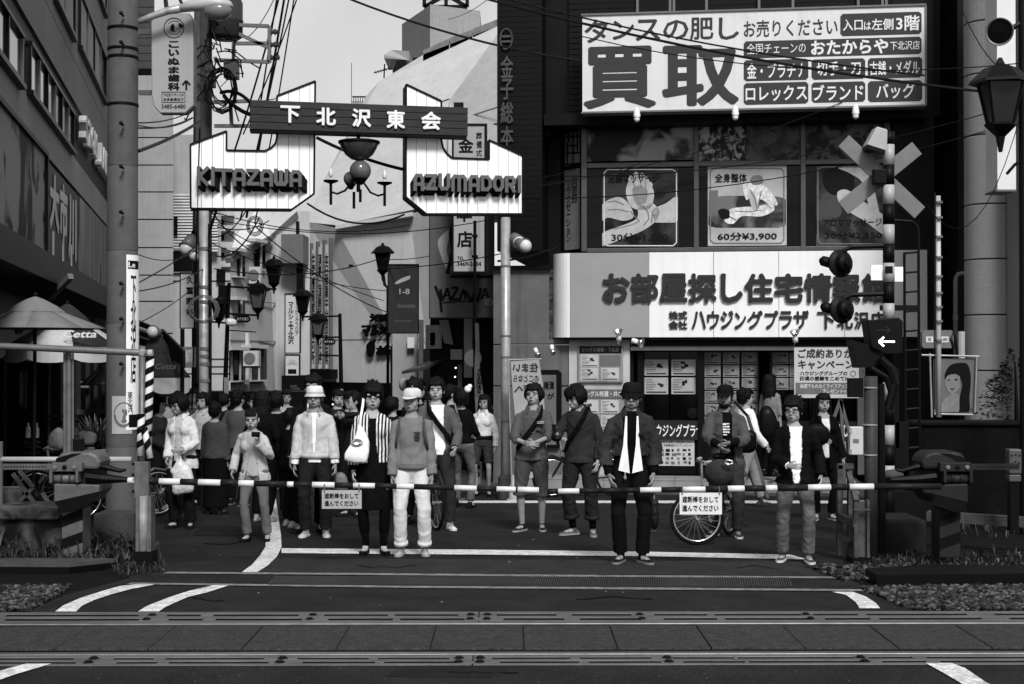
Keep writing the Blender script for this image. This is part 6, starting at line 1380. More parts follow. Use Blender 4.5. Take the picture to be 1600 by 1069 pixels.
# ================================================================ CROSSING SIGNAL
sg = Thing("crossing_signal", "black and white banded crossing signal mast with crossbuck, lamps and arrow box", "crossing signal", gd(16, 1388)); d = 16.0; S = Plane(800, d, 0)
M_bw = mat("mast_white", .40, .45, var=.12, scale=10); M_bb = mat("mast_black", .010, .5, var=.3)
ys_ = [(206, 226, 0), (226, 258, 1), (258, 289, 0), (289, 319, 1), (319, 351, 0), (351, 381, 1), (381, 411, 0), (411, 441, 2), (441, 474, 0), (474, 498, 1), (498, 597, 0), (597, 626, 1), (626, 664, 0), (664, 695, 1), (695, 727, 0), (727, 746, 1), (746, 815, 0)]
for y0, y1, w_ in ys_: sg.part("mast_band", MB().tube([P(1388.5, y1, d), P(1388.5, y0 + .3, d)], .062 if w_ != 2 else .064, 20), M_bw if w_ else M_bb, smooth=True)
for a, b_ in (((1318.5, 220), (1437.5, 332.5)), ((1434.5, 230.5), (1318.5, 325))):
 pa, pb_ = S.uv(*a, -.1), S.uv(*b_, -.1); L = math.hypot(pb_[0] - pa[0], pb_[1] - pa[1]); nx, nz = -(pb_[1] - pa[1]) / L * .085, (pb_[0] - pa[0]) / L * .085; o_ = -.10 if a[0] < 1400 else -.135
 sg.part("crossbuck_arm", MB().ppoly(S, [(pa[0] + nx, pa[1] + nz), (pa[0] - nx, pa[1] - nz), (pb_[0] - nx, pb_[1] - nz), (pb_[0] + nx, pb_[1] + nz)], o_ - .03, o_), mat("buck_back", .20, .5, var=.15, scale=5), bev=.004)
q = [P(1366, 200, d), P(1383, 205, d), P(1382, 236, d), P(1378, 243, d), P(1350, 229, d)]; solid(mb := MB(), [p - Vector((0, .12, 0)) for p in reversed(q)], [p + Vector((0, .1, 0)) for p in reversed(q)]); sg.part("siren_housing", mb, mat("siren", .42, .5, var=.15), bev=.015)
q = [P(1351, 228, d), P(1379, 237, d), P(1378, 243, d), P(1352, 235, d)]; solid(mb := MB(), [p - Vector((0, .125, 0)) for p in reversed(q)], [p + Vector((0, .09, 0)) for p in reversed(q)]); sg.part("siren_mouth", mb, M_black)
sg.part("junction_box", MB().pr(S, 1366, 264, 1386, 287, -.06, .06), M_bb, bev=.01)
for y, x, ya in ((412, 1312, 384), (484, 1314, 459)):
 c_ = P(x, y, d); sg.part("lamp_arm", MB().tube([P(1388, ya, d), P(1330, ya + 2, d), P(1318, ya + 8, d), P(1314, y - 10, d)], .026, 8), M_bb)
 sg.part("lamp_shield", MB().lathe(c_, [(.150, 0), (.155, .01), (.15, .03), (.10, .05), (.085, .12), (.05, .15), (.001, .155)], 28, (.38, -.9, .05)), mat("lamp_black", .014, .45, var=.3), smooth=False)
 sg.part("lamp_hood", MB().lathe(c_ - Vector((.05, -.05, .0)), [(.06, 0), (.055, .14), (.02, .17)], 16, (-1, -.15, .25)), M_bb, smooth=True)
 sg.part("lamp_badge", MB().lathe(c_ + Vector((.055, -.155, .02)), [(.045, 0), (.045, .006), (.001, .006)], 16, (.38, -.9, .05)), M_dark)
 for a_ in range(5): sg.part("lamp_screw", MB().ell(c_ + Vector((.13 * math.cos(R(210 + a_ * 30)), -.03, .13 * math.sin(R(210 + a_ * 30)))), .008, .006, .008, 6, 4), M_grey)
for x0, y0, x1, y1 in ((1361, 414, 1379, 438), (1398, 417, 1411, 440)): sg.part("white_plate", MB().pr(S, x0, y0, x1, y1, -.01, .0), M_white)
sg.part("mast_label", MB().pr(S, 1383, 416, 1395, 427, .06, .068), M_bb)
q = [(1355, 500), (1404, 496), (1411, 502), (1411, 553), (1385, 554), (1362, 543)]; sg.part("arrow_box", MB().ppoly(S, list(reversed([S.uv(x, y, .25) for x, y in q])), -.05, .25), M_bb, bev=.01)
q = [(1330, 531), (1364, 540), (1378, 556), (1378, 572), (1340, 575)]; sg.part("arrow_hood", MB().ppoly(S, list(reversed([S.uv(x, y, .2) for x, y in q])), -.05, .2), M_bb)
AL = mat("arrow_lit", .9, .5, var=0, emit=1.6)
sg.part("arrow", line_px(line_px(MB(), S, [(1375, 534), (1398, 534)], .018, .256), S, [(1381, 527), (1373.5, 534), (1381, 541)], .018, .257), AL)
sg.part("arrow_unlit", line_px(line_px(MB(), S, [(1367, 516), (1390, 516)], .010, .256), S, [(1385, 511), (1390.5, 516), (1385, 521)], .010, .257), mat("arrow_off", .05, .5, var=0))
sg.part("cable_bundle", MB().tube([P(1375, 560, 15.7), P(1390, 575, 15.7), P(1398, 600, 15.7), P(1388, 640, 15.7)], .05, 8), M_bb); sg.part("cable_bundle", MB().tube([P(1360, 575, 15.7), P(1385, 590, 15.7), P(1395, 620, 15.7)], .035, 8), M_bb)
for q in ((1392, 575, 1405, 700), (1400, 660, 1420, 760), (1372, 735, 1440, 752)): sg.part("switch_gear", MB().pr(S, *q, -.2, -.05), M_bb)
sg.part("mast_foot", MB().pr(S, 1370, 770, 1440, 814, -.3, 0), M_bb)
sg.part("loose_wrap", MB().ell(P(1395, 742, 15.8), .12, .08, .06, 10, 6), M_conc_d, smooth=True)
ld = Thing("signal_ladder", "narrow black ladder standing behind the crossing signal mast", "ladder", gd(16.6, 1424)); d = 16.6
for x in (1413, 1435): ld.part("rail", MB().tube([gd(d, x), P(x, 395 if x == 1413 else 365, d)], .016, 8), M_bb)
ld.part("rail", MB().tube([P(1435, 365, d), P(1432, 352, d), P(1424, 346, d), P(1390, 344, d)], .016, 8), M_bb)
for i in range(14):
 y = 395 + i * 30.5; ld.part("rung", MB().tube([P(1413, y + 1, d), P(1435, y - 1, d)], .013, 6), M_bb)
ld.part("clamp", MB().pr(Plane(800, 16.3, 0), 1378, 477, 1437, 485, -.05, .05), M_bb)
# white banner pole with clips; portrait banner
wp_ = Thing("banner_pole", "white banner pole with metal clips right of the ladder", "pole", gd(17.5, 1466)); d = 17.5
wp_.part("pole", MB().tube([P(1466.5, 652, d), P(1466, 306, d)], [.034, .028], 12), M_bw and mat("pole_white", .50, .4, var=.1), smooth=True); wp_.part("cord", MB().tube([P(1460.5, 640, d), P(1460.5, 300, d)], .008, 5), M_dark)
for y in (314, 338, 368, 400, 430, 456, 478, 500, 530): wp_.part("clip", MB().pr(Plane(800, d - .04, 0), 1464, y, 1473, y + 3.5, -.05, .03), M_grey)
BPn = Plane(800, 18.3, 0); pb_ = Thing("portrait_banner", "pale banner with a portrait of a long haired woman beside the column", "banner", BPn.hit(1495, 645)); pb_.pl = BPn
pb_.part("cloth", MB().pr(BPn, 1459, 560, 1528, 645, -.01, 0), mat("banner_cloth", .17, .7, var=.15, scale=3))
pb_.part("hair_print", blob(BPn, [(1500, 567), (1512, 570), (1517, 590), (1515, 620), (1514, 644), (1498, 644), (1500, 620), (1503, 600), (1496, 585), (1484, 586), (1476, 592), (1478, 580), (1486, 570)], .004), M_ink)
pb_.part("face_print", blob(BPn, [(1480, 588), (1490, 585), (1500, 589), (1500, 603), (1494, 613), (1487, 616), (1480, 609), (1477, 598)], .007), mat("print_face", .24, .6, var=.25, scale=14))
pb_.part("shoulder_print", blob(BPn, [(1478, 622), (1490, 615), (1499, 620), (1497, 644), (1468, 644), (1470, 632)], .006), mat("print_face", .24, .6, var=.25, scale=14))
for q in ([(1484, 606), (1488, 607.5), (1492, 605.5), (1488, 609.5)], [(1480, 594), (1484, 593), (1484, 595)], [(1491, 593), (1496, 592), (1495, 595)]): pb_.part("feature_print", blob(BPn, q, .010, 4), M_ink)
for a, b_ in (((1440, 555), (1530, 557)), ((1460, 647), (1520, 648)), ((1453, 552), (1456, 652)), ((1526, 557), (1523, 645))): pb_.part("frame", MB().tube([BPn.hit(*a, .03), BPn.hit(*b_, .03)], .012, 6), M_steel)
bt2 = Thing("bollard_post", "short white capped post behind the portrait banner", "post", P(1502, 560, 20)); bt2.part("post", MB().tube([P(1502, 565, 20), P(1502, 518, 20)], .05, 10), M_bw); bt2.part("hook", MB().tube([P(1497, 560, 20), P(1493, 530, 20), P(1489, 518, 20), P(1486, 530, 20), P(1490, 545, 20)], .02, 6), M_dark)
# loudspeaker, lantern and dark pole at far right
rp = Thing("lamp_pole", "dark pole at the right edge carrying a loudspeaker and lantern", "pole", gd(17, 1597)); d = 17
rp.part("pole", MB().tube([gd(d, 1597), P(1597, -60, d)], .045, 10), M_black)
rp.part("bracket", MB().tube([P(1597, 35, d), P(1580, 45, d), P(1570, 50, d)], .03, 8), M_dark); rp.part("bracket", MB().tube([P(1597, 130, d), P(1585, 190, d), P(1570, 198, d)], .02, 6), M_black)
rp.part("finial", MB().tube([P(1597, 250, d), P(1585, 258, d), P(1573, 272, d)], .018, 6), M_black)
spk = Thing("loudspeaker", "grey horn loudspeaker tilted down at the upper right", "loudspeaker", P(1562, 52, 16.9)); c_ = P(1566, 48, 16.9); ax = Vector((-.45, -.85, -.25)).normalized()
spk.part("horn", MB().lathe(c_, [(.05, -.12), (.07, -.05), (.12, .04), (.15, .12), (.16, .20), (.15, .20), (.10, .08), (.02, .02)], 24, ax, cap=False), mat("horn_grey", .20, .45, var=.1), smooth=True); spk.part("horn_grille", MB().lathe(c_ + ax * .17, [(.148, 0), (.001, .01)], 24, ax), M_black)
ln = Thing("wall_lantern", "four sided street lantern hanging at the right edge of the picture", "lantern", P(1565, 190, 16.6)); lantern(ln, 1563, 158, 16.6, 1.75, mat("lantern_glass_r", .03, .2, var=.2, spec=.5))
gb = Thing("gauge_post", "pale capped signal box on a short post at the far right", "signal box", gd(15, 1584)); pl = Plane(800, 14.6, 0)
gb.part("post", MB().pr(pl, 1579, 745, 1592, 830, -.1, 0), M_dark); gb.part("box", MB().pr(pl, 1577, 702, 1597, 741, -.1, .03), mat("gauge_grey", .10, .5, var=.15), bev=.015); gb.part("lower_box", MB().pr(pl, 1577, 742, 1596, 753, -.1, .02), mat("gauge_grey", .10, .5, var=.15), bev=.01)
for x, y in ((1581, 712), (1587, 711), (1593, 712), (1582, 724), (1587, 722), (1592, 724)): gb.part("hole", MB().lathe(pl.hit(x, y, .031), [(.010, 0), (.010, .002)], 8, (0, -1, 0)), M_black)
# conifer at the right
tr = Thing("small_tree", "feathery evergreen bush against the round column at right", "tree", gd(18.6, 1585)); rs = random.Random(8); d = 18.5
tr.part("trunk", MB().tube([P(1590, 690, d), P(1588, 620, d), P(1586, 565, d)], [.04, .025, .01], 6), M_black)
mb = MB()
for i in range(46):
 y = 556 + (i / 46) ** .8 * 100; reach = (12 + (y - 556) * .62) * rs.uniform(.6, 1.1); sd = rs.choice((-1, -1, 1)); p0 = P(1587, y + 6, d + rs.uniform(-.2, .2)); p2 = P(1587 + sd * reach, y - rs.uniform(-6, 8), d + rs.uniform(-.3, .3))
 for j in range(26):
  f_ = rs.uniform(.1, 1); c_ = p0.lerp(p2, f_) + Vector((0, 0, .05 * math.sin(f_ * 3) + rs.uniform(-.035, .035))); dv = (p2 - p0).normalized() * rs.uniform(.03, .07) + Vector((0, rs.uniform(-.03, .03), rs.uniform(-.045, .03))); wv = dv.cross(Vector((rs.uniform(-1, 1), rs.uniform(-1, 1), 1))).normalized() * .012
  mb.add([c_ - wv, c_ + dv * .5 + wv, c_ + dv, c_ + dv * .5 - wv], [(0, 1, 2, 3)])
tr.part("crown", mb, mat("leaf_dark", .02, .6, var=.5), kind="stuff")
# banners in front of the shop
cb = Thing("campaign_banner", "white campaign banner with dark Japanese lettering hung before the shop", "banner", FR.hit(1290, 622, .35)); CB = Plane(1241, 24.3, -.13); cb.pl = CB
cb.part("sheet", MB().pr(CB, 1241, 543, 1342, 622, -.01, 0), mat("banner_white", .52, .6, var=.06)); cb.part("lower_band", MB().pr(CB, 1243, 598, 1327, 616, 0, .004), M_grey)
DK = mat("banner_print", .07, .5, var=0)
prints(cb, [("ご成約ありが", 1247, 545, 1333, 560, {"b": .03, "mat": DK}), ("キャンペーン", 1247, 563, 1334, 577, {"b": .03, "mat": DK}), ("ハウジンググループの", 1250, 580, 1324, 587, {"b": .03}), ("日頃の感謝をこめて!!", 1250, 588, 1324, 595, {"b": .03}), ("抽選でもれなくライフアップ", 1250, 600, 1326, 607, {"b": .02, "mat": M_pale}), ("プレゼント!!", 1284, 608, 1322, 615, {"b": .02, "mat": M_pale})], off=.008)
mb = MB(); 
for x, y, r_ in ((1333, 584, 4), (1346, 582, 3.5)): u, z = CB.uv(x, y, 0); mb.tube([CB.pt(u + r_ * .0105 * math.cos(i * .5236), z + r_ * .0105 * math.sin(i * .5236), .006) for i in range(13)], .004, 4)
cb.part("print", mb, M_ink)
rb = Thing("reversed_banner", "translucent nobori banner with mirror reversed lettering by the arch pole", "banner", P(800, 760, 22.4)); RB = Plane(800, 22.3, 0); rb.pl = RB
rb.part("pole", MB().tube([P(800, 770, 22.3), P(794, 560, 22.3)], .013, 6), M_steel); rb.part("crossbar", MB().tube([P(794, 562, 22.3), P(846, 561, 22.3)], .008, 6), M_steel)
q = [(798, 565), (842, 562), (848, 600), (852, 650), (856, 745), (812, 748), (806, 660), (801, 610)]; rb.part("cloth", MB().ppoly(RB, list(reversed([RB.uv(x, y) for x, y in q])), -.008, 0), mat("nobori_cloth", .38, .8, var=.12, scale=5, trans=0))
prints(rb, [("住まい", 801, 567, 841, 582, {"m": 1, "b": .04, "mat": DK}), ("のことなら", 802, 586, 842, 597, {"m": 1, "b": .03, "mat": DK}), ("当店へ", 803, 600, 846, 616, {"m": 1, "b": .04, "mat": DK})], off=.006)
ef = Thing("easel", "grey A shaped easel stand leaning by the shop window at right", "easel", gd(23.3, 1320)); d = 23.3
for a, b_ in (((1313, 625), (1300, 660)), ((1313, 625), (1333, 700)), ((1314, 626), (1320, 780))): ef.part("leg", MB().beam(P(*a, d), P(*b_, d), .05), mat("easel_wood", .13, .7, var=.2))
ef2 = Thing("easel", "long slanting easel legs behind the bearded man with the bicycle", "easel", gd(23.2, 1190))
for a, b_ in (((1156, 626), (1200, 780)), ((1152, 625), (1120, 700))): ef2.part("leg", MB().beam(P(*a, 23.2), P(*b_, 23.2), .045), mat("easel_wood", .13, .7, var=.2))
for q in ((1310, 690, 1322, 716),): t = board(q[0], q[1], q[2], q[3], 23.6, "small printed sheet on the shop base beside the easel", M_paper_d, name="leaflet", cat="leaflet"); prints(t, [("物件", q[0] + 1, q[1] + 2, q[2] - 1, q[1] + 10)])
ab = Thing("pavement_sign", "small printed board standing on the pavement behind the arch pole", "sign", gd(24, 745)); APl = Plane(800, 24, 0); ab.pl = APl
ab.part("board", MB().pr(APl, 738, 722, 753, 756, -.05, 0), M_ren2); prints(ab, [("営業", 740, 726, 751, 733, {"b": .03}), ("◎", 741, 737, 750, 746, {"b": .02})])
cn = Thing("traffic_cone", "white traffic cone at the foot of the arch pole", "cone", gd(22.7, 803)); cn.part("cone", MB().lathe(cn.loc + Vector((0, 0, .02)), [(.10, 0), (.03, .36), (.02, .37)], 14), M_white, smooth=True); cn.part("base", MB().lathe(cn.loc, [(.15, 0), (.15, .02)], 4), M_ren3)
# ---------------------------------------------------------------- people
def loft(mb, rings, n=16):
 """rings: (centre, rx, ry, optional 3x3 frame); closed with end points"""
 vs = []
 for c, rx, ry, *fr in rings:
  M = fr[0] if fr else Matrix.Identity(3)
  for j in range(n):
   w = 2 * math.pi * j / n
   vs.append(Vector(c) + M @ Vector((rx * math.cos(w), ry * math.sin(w), 0)))
 m = len(rings)
 fs = [(i * n + j, i * n + (j + 1) % n, (i + 1) * n + (j + 1) % n, (i + 1) * n + j) for i in range(m - 1) for j in range(n)]
 fs += [tuple(range(n - 1, -1, -1)), tuple((m - 1) * n + j for j in range(n))]
 mb.add(vs, fs)
def capsule(mb, pts, rs, n=12, sq=1.0):
 """round-ended tapered limb through points"""
 pts = [Vector(p) for p in pts]
 a = (pts[0] - pts[1]).normalized(); b = (pts[-1] - pts[-2]).normalized()
 P2 = [pts[0] + a * rs[0] * 0.95, pts[0] + a * rs[0] * 0.6] + pts + [pts[-1] + b * rs[-1] * 0.6, pts[-1] + b * rs[-1] * 0.95]
 R2 = [rs[0] * 0.3, rs[0] * 0.8] + list(rs) + [rs[-1] * 0.8, rs[-1] * 0.3]
 mb.tube(P2, R2, n, sq=sq)
def remesh(mb, vox, smooth=3, disp=None):
 """one continuous skin round overlapping forms"""
 me = mb.mesh("tmp", []); o = bpy.data.objects.new("tmp", me); COL.objects.link(o)
 r = o.modifiers.new("r", 'REMESH'); r.mode = 'VOXEL'; r.voxel_size = vox; r.use_smooth_shade = True
 if smooth:
  s = o.modifiers.new("s", 'SMOOTH'); s.factor = 0.5; s.iterations = smooth
 dg = bpy.context.evaluated_depsgraph_get(); dg.update()
 out = bpy.data.meshes.new_from_object(o.evaluated_get(dg))
 bpy.data.objects.remove(o); bpy.data.meshes.remove(me)
 if disp and len(out.vertices):
  n = len(out.vertices); co = np.empty(n * 3); out.vertices.foreach_get("co", co); co = co.reshape(-1, 3)
  no = np.empty(n * 3); out.vertices.foreach_get("normal", no) if hasattr(out.vertices[0], "normal") else None
  no = no.reshape(-1, 3)
  out.vertices.foreach_set("co", (co + no * disp(co)[:, None]).ravel())
 return out
def sines(seed, freq, amp, zs=1.0, oct=3):
 """cheap smooth pseudo-noise: folds of cloth"""
 rg = np.random.RandomState(seed)
 K = [(rg.normal(size=3) * np.array([1, 1, zs]) * freq * (1.6 ** (i // 3)), rg.rand() * 6.28, 1.0 / (1 + i // 3)) for i in range(oct * 3)]
 W = [(rg.normal(size=3) * freq * 0.5, rg.rand() * 6.28) for _ in range(3)]
 def f(co):
  w = co.copy()
  for i, (k, p) in enumerate(W): w[:, i] += 0.05 * np.sin(co @ k + p)
  return amp * sum(a * np.sin(w @ k + p) for k, p, a in K) / 3.0
 return f
def keep(me, fn):
 """drop faces whose centre does not satisfy fn(centres)->mask; returns a new mesh"""
 n = len(me.polygons); c = np.empty(n * 3); me.polygons.foreach_get("center", c); c = c.reshape(-1, 3)
 ok = fn(c); vs = np.empty(len(me.vertices) * 3); me.vertices.foreach_get("co", vs); vs = vs.reshape(-1, 3)
 fs = [tuple(me.polygons[int(i)].vertices) for i in np.nonzero(ok)[0]]
 used = sorted({v for f in fs for v in f}); idx = {v: i for i, v in enumerate(used)}
 o = bpy.data.meshes.new("cut"); o.from_pydata([tuple(vs[v]) for v in used], [], [tuple(idx[v] for v in f) for f in fs])
 o.polygons.foreach_set("use_smooth", [True] * len(o.polygons)); o.update(); bpy.data.meshes.remove(me); return o
def ik(a, c, l1, l2, pole):
 """middle joint of a two-bone chain bending towards pole"""
 a = Vector(a); c = Vector(c); d = c - a; L = d.length
 if L > (l1 + l2) * 0.999: c = a + d * ((l1 + l2) * 0.999 / L); d = c - a; L = d.length
 x = (l1 * l1 - l2 * l2 + L * L) / (2 * L); h = math.sqrt(max(l1 * l1 - x * x, 0)); u = d / L
 p = Vector(pole); p = p - u * p.dot(u); p = p.normalized() if p.length > 1e-6 else Vector((0, -1, 0))
 return a + u * x + p * h, c
def person(px, py, height, label, top=None, bottom=None, jacket=None, shoes=None, hair=None, hat=None, yaw=0.0, head=(0, 0, 0),
  hands=None, feet=None, lean=0.0, build=1.0, female=False, skin=0.36, glasses=None, beard=False, dist=None, q=1, strap=None,
  sleeve_cut=None, group=None, collar=None, extra=None, face=True, z=None, twist=0.0, stoop=0.0):
 """A standing figure; local axes: faces -y, x to the viewer's right. yaw turns it."""
 g = gd(dist, px) if dist else G(px, py)
 g.z = gz(0, g.y) + .012 if z is None else z
 k = height / 1.738
 T = Thing("person", label, "person", g, group)
 T.o.rotation_euler = (0, 0, yaw)
 T.loc = Vector((0, 0, 0)); build *= .94
 seed = int(px * 7 + 3)
 vox = 0.0085 if q == 1 else 0.014
 sw = (0.148 if female else 0.170) * k * build; hw = (0.088 if female else 0.085) * k
 hands = hands or {}; feet = feet or {}
 # joints
 rq = random.Random(seed + 5); swy = rq.choice((-1, 1)) * rq.uniform(.004, .020); tlt = rq.uniform(-.014, .014)
 if head == (0, 0, 0): head = (rq.uniform(-.2, .2), rq.uniform(-.05, .1), rq.uniform(-.06, .06))
 pel = Vector((0, 0, 0.92 * k)); lz = Matrix.Rotation(lean, 3, 'X')
 def up(x, y, z):           # upper body point, leaning about the pelvis
  v = Vector((x, y, z)) * k - pel; v = lz @ v
  s = max(0, v.z / (0.5 * k)); v.y -= stoop * s * s; v.x += swy * min(s, 1.2) * k
  return pel + v
 shL, shR = up(-sw / k, 0.0, 1.372 + tlt), up(sw / k, 0.0, 1.372 - tlt)
 J = {}
 for sd, sh, sg in (("L", shL, -1), ("R", shR, 1)):
  hp = hands.get(sd, (sg * (sw / k + 0.055), -0.03, 0.80))
  hp = Vector(hp) * k; pole = hands.get("p" + sd, (sg * 0.5, 1.0, -0.2))
  e, w = ik(sh, hp, 0.285 * k, 0.255 * k, pole); J["e" + sd], J["w" + sd] = e, w
  fx, fy, fr = feet.get(sd, (sg * 0.105, 0.0, sg * 0.35))
  an = Vector((fx * k, fy * k + 0.02, 0.09 * k)); hj = Vector((sg * hw, 0, 0.90 * k))
  kn, an = ik(hj, an, 0.42 * k, 0.415 * k, (sg * 0.15 + fr * 0.5, -1, 0))
  J["h" + sd], J["k" + sd], J["a" + sd], J["f" + sd] = hj, kn, an, fr
 nb = up(0, 0.006, 1.430); hy, hp_, hr = head
 HM = Matrix.Translation(nb) @ Matrix.Rotation(hy, 4, 'Z') @ Matrix.Rotation(hp_, 4, 'X') @ Matrix.Rotation(hr, 4, 'Y') @ Matrix.Scale(k * 1.13, 4)
 H3 = HM.to_3x3()
 def hd(x, y, z): return HM @ Vector((x, y, z))     # head-local: origin at neck base, 1.72 m scale
 fem = 0.92 if female else 1.0
 def torso(mb, ez, z0=0.86, z1=1.50, wid=1.0):
  prof = [(0.80, .145, .100), (0.86, .160, .112), (0.94, .158, .110), (1.03, .140 * fem, .100), (1.12, .130 * fem, .095), (1.22, .142 * fem, .105),
    (1.30, .152 * fem, .110), (1.35, .150 * fem, .102), (1.395, .128 * fem, .090), (1.435, .092, .074), (1.47, .066, .062), (1.50, .056, .056)]
  rg = [(up(0, 0.005, z), (rx * build + ez * wid) * k, (ry * (build + .04) + ez) * k) for z, rx, ry in prof if z0 - 1e-6 <= z <= z1]
  lo = up(0, 0.005, z0)
  loft(mb, rg, 20)
  if female:
   for sg in (-1, 1): mb.ell(up(sg * 0.068, -0.065, 1.265), 0.055 * k + ez, 0.045 * k + ez, 0.055 * k + ez, 14, 10)
 def arm(mb, sd, ez, t=1.0, r0=0.055, r1=0.030, flare=0.0):
  sh = shL if sd == "L" else shR; e, w = J["e" + sd], J["w" + sd]; sg = -1 if sd == "L" else 1
  sh = sh + Vector((sg * 0.002, 0, -0.012))
  a1 = up(sg * 0.045, 0.0, 1.412)
  pts = [a1, sh]; rs = [0.038 * k + ez * 0.6, (r0 - 0.004) * k + ez * 0.7]
  for s_ in (0.5, 1.0): pts.append(sh.lerp(e, s_)); rs.append((r0 - 0.012 * s_ + ez) * k)
  if t > 0.01:
   for s_ in (0.3, 0.65, 1.0):
    pts.append(e.lerp(w, s_ * t)); rs.append((r0 - 0.013 + (r1 - r0 + 0.013) * s_ * t + ez + flare * s_) * k)
  mb.tube(pts, rs, 12)
 def leg(mb, sd, ez, t=1.0, cuff=None, top_r=0.088):
  h, kn, a = J["h" + sd], J["k" + sd], J["a" + sd]
  pts = [h + Vector((0, 0, 0.03 * k)), h.lerp(kn, 0.35), h.lerp(kn, 0.75), kn, kn.lerp(a, 0.3), kn.lerp(a, 0.7), a]
  rs = [top_r, 0.080, 0.062, 0.054, 0.055, 0.042, 0.036]
  if female: rs = [0.09, 0.078, 0.058, 0.048, 0.049, 0.035, 0.030]
  rs = [(r + ez) * k for r in rs]
  if cuff: rs[-1] = cuff * k; rs[-2] = max(rs[-2], (cuff * k + rs[-3]) / 2); 
  if t < 1:
   tot = [0]; 
   for i in range(1, 7): tot.append(tot[-1] + (pts[i] - pts[i - 1]).length)
   L = tot[-1] * t; np_, nr = [], []
   for i in range(7):
    if tot[i] <= L: np_.append(pts[i]); nr.append(rs[i])
    else:
     s_ = (L - tot[i - 1]) / (tot[i] - tot[i - 1]); np_.append(pts[i - 1].lerp(pts[i], s_)); nr.append(max(rs[i - 1] + (rs[i] - rs[i - 1]) * s_, cuff * k if cuff else 0)); break
   pts, rs = np_, nr
  mb.tube(pts, rs, 14)
 # ---- the body: one skin
 B = MB(); torso(B, 0.0)
 for sd in "LR": arm(B, sd, 0.0, r0=0.044 * (0.88 if female else 1), r1=0.026); leg(B, sd, -0.004)
 rg = [(hd(0, 0.004, -0.03), 0.056, 0.056), (hd(0, 0.006, 0.02), 0.049, 0.052), (hd(0, 0.008, 0.10), 0.048, 0.052)]
 loft(B, [(c, rx * k * (0.9 if female else 1), ry * k, ) for c, rx, ry in rg])
 M = H3 * (1.0)
 def he(x, y, z, a, b, c): B.ell(hd(x, y, z), a, b, c, 14, 10, M)
 he(0, 0.012, 0.185, 0.074, 0.094, 0.088)          # skull
 he(0, -0.024, 0.150, 0.065, 0.060, 0.075)         # face
 he(0, -0.048, 0.095, 0.046, 0.042, 0.038)         # jaw and chin
 he(0, -0.072, 0.078, 0.022, 0.018, 0.016)
 for sg in (-1, 1):
  he(sg * 0.036, -0.050, 0.125, 0.030, 0.030, 0.032)   # cheek
  he(sg * 0.036, -0.018, 0.098, 0.026, 0.045, 0.034)   # jaw side
  he(sg * 0.077, 0.010, 0.145, 0.009, 0.020, 0.032)    # ear
  he(sg * 0.026, -0.066, 0.185, 0.034, 0.020, 0.014)   # brow
 B.tube([hd(0, -0.082, 0.172), hd(0, -0.100, 0.140), hd(0, -0.102, 0.128)], [0.008 * k, 0.012 * k, 0.015 * k], 8)
 he(0, -0.088, 0.099, 0.023, 0.011, 0.010)
 body_fing = MB()
 for sd in "LR":
  e, w = J["e" + sd], J["w" + sd]; sg = -1 if sd == "L" else 1
  d = (w - e).normalized()
  hdirs = hands.get("d" + sd); hdir = Vector(hdirs).normalized() if hdirs else (d + Vector((0, -0.25, -0.1))).normalized()
  pn = Vector(hands.get("n" + sd, (-sg, 0.15, 0)))      # palm normal
  pn = (pn - hdir * pn.dot(hdir)).normalized(); side = hdir.cross(pn)
  s_ = k * (0.92 if female else 1.0)
  for a in (-0.024, -0.008, 0.008, 0.024):
   B.tube([w - hdir * 0.01, w + hdir * 0.035 * s_ + side * a * 0.7, w + (hdir * 0.085 + side * a) * s_], [0.020 * s_, 0.015 * s_, 0.011 * s_], 8, sq=0.9)
  curl = hands.get("c" + sd, 0.35)
  for a, L in ((-0.027, 0.072), (-0.009, 0.082), (0.009, 0.078), (0.027, 0.062)):
   p0 = w + (hdir * 0.080 + side * a) * s_; dirn = hdir.copy(); pts = [p0]
   for j, fr in enumerate((0.45, 0.32, 0.25)):
    dirn = (dirn * math.cos(curl) + pn * math.sin(curl)).normalized() if j or True else dirn
    pts.append(pts[-1] + dirn * L * fr * s_)
    nrm = side.cross(dirn) if side.cross(dirn).dot(pn) > 0 else -side.cross(dirn); pn_l = nrm
    dirn = (dirn * math.cos(curl * 0.6) + nrm * math.sin(curl * 0.6)).normalized()
   body_fing.tube(pts, [0.0088 * s_, 0.0082 * s_, 0.0074 * s_, 0.0058 * s_], 6)
  tside = -side if (side.y > 0) else side
  t0 = w + (hdir * 0.025 + tside * 0.018) * s_
  body_fing.tube([t0, t0 + (hdir * 0.6 + tside * 0.7 + pn * 0.35).normalized() * 0.040 * s_, t0 + (hdir * 0.6 + tside * 0.7 + pn * 0.35).normalized() * 0.040 * s_ + (hdir * 0.9 + pn * 0.5).normalized() * 0.032 * s_], [0.013 * s_, 0.010 * s_, 0.0075 * s_], 6)
  # foot inside the shoe
  a_, fr = J["a" + sd], J["f" + sd]; fd = Vector((math.sin(fr) , -math.cos(fr), 0))
  B.tube([a_ + Vector((0, 0, 0.01)), a_ + Vector((0, 0, -0.045 * k)) + fd * 0.02, a_ + Vector((0, 0, -0.06 * k)) + fd * 0.12 * k], [0.034 * k, 0.034 * k, 0.024 * k], 8)
 me = remesh(B, vox, 2)
 sk = mat("skin_%02d" % int(skin * 100), skin, 0.7, var=0.10, scale=14, spec=0.18, bump=.15, bscale=40)
 import bmesh
 bm = bmesh.new(); bm.from_mesh(me); fm = body_fing.mesh("f", []); bm.from_mesh(fm); bm.to_mesh(me); bm.free(); bpy.data.meshes.remove(fm)
 me.polygons.foreach_set("use_smooth", [True] * len(me.polygons)); me.materials.append(sk)
 T.part("body", me, None)
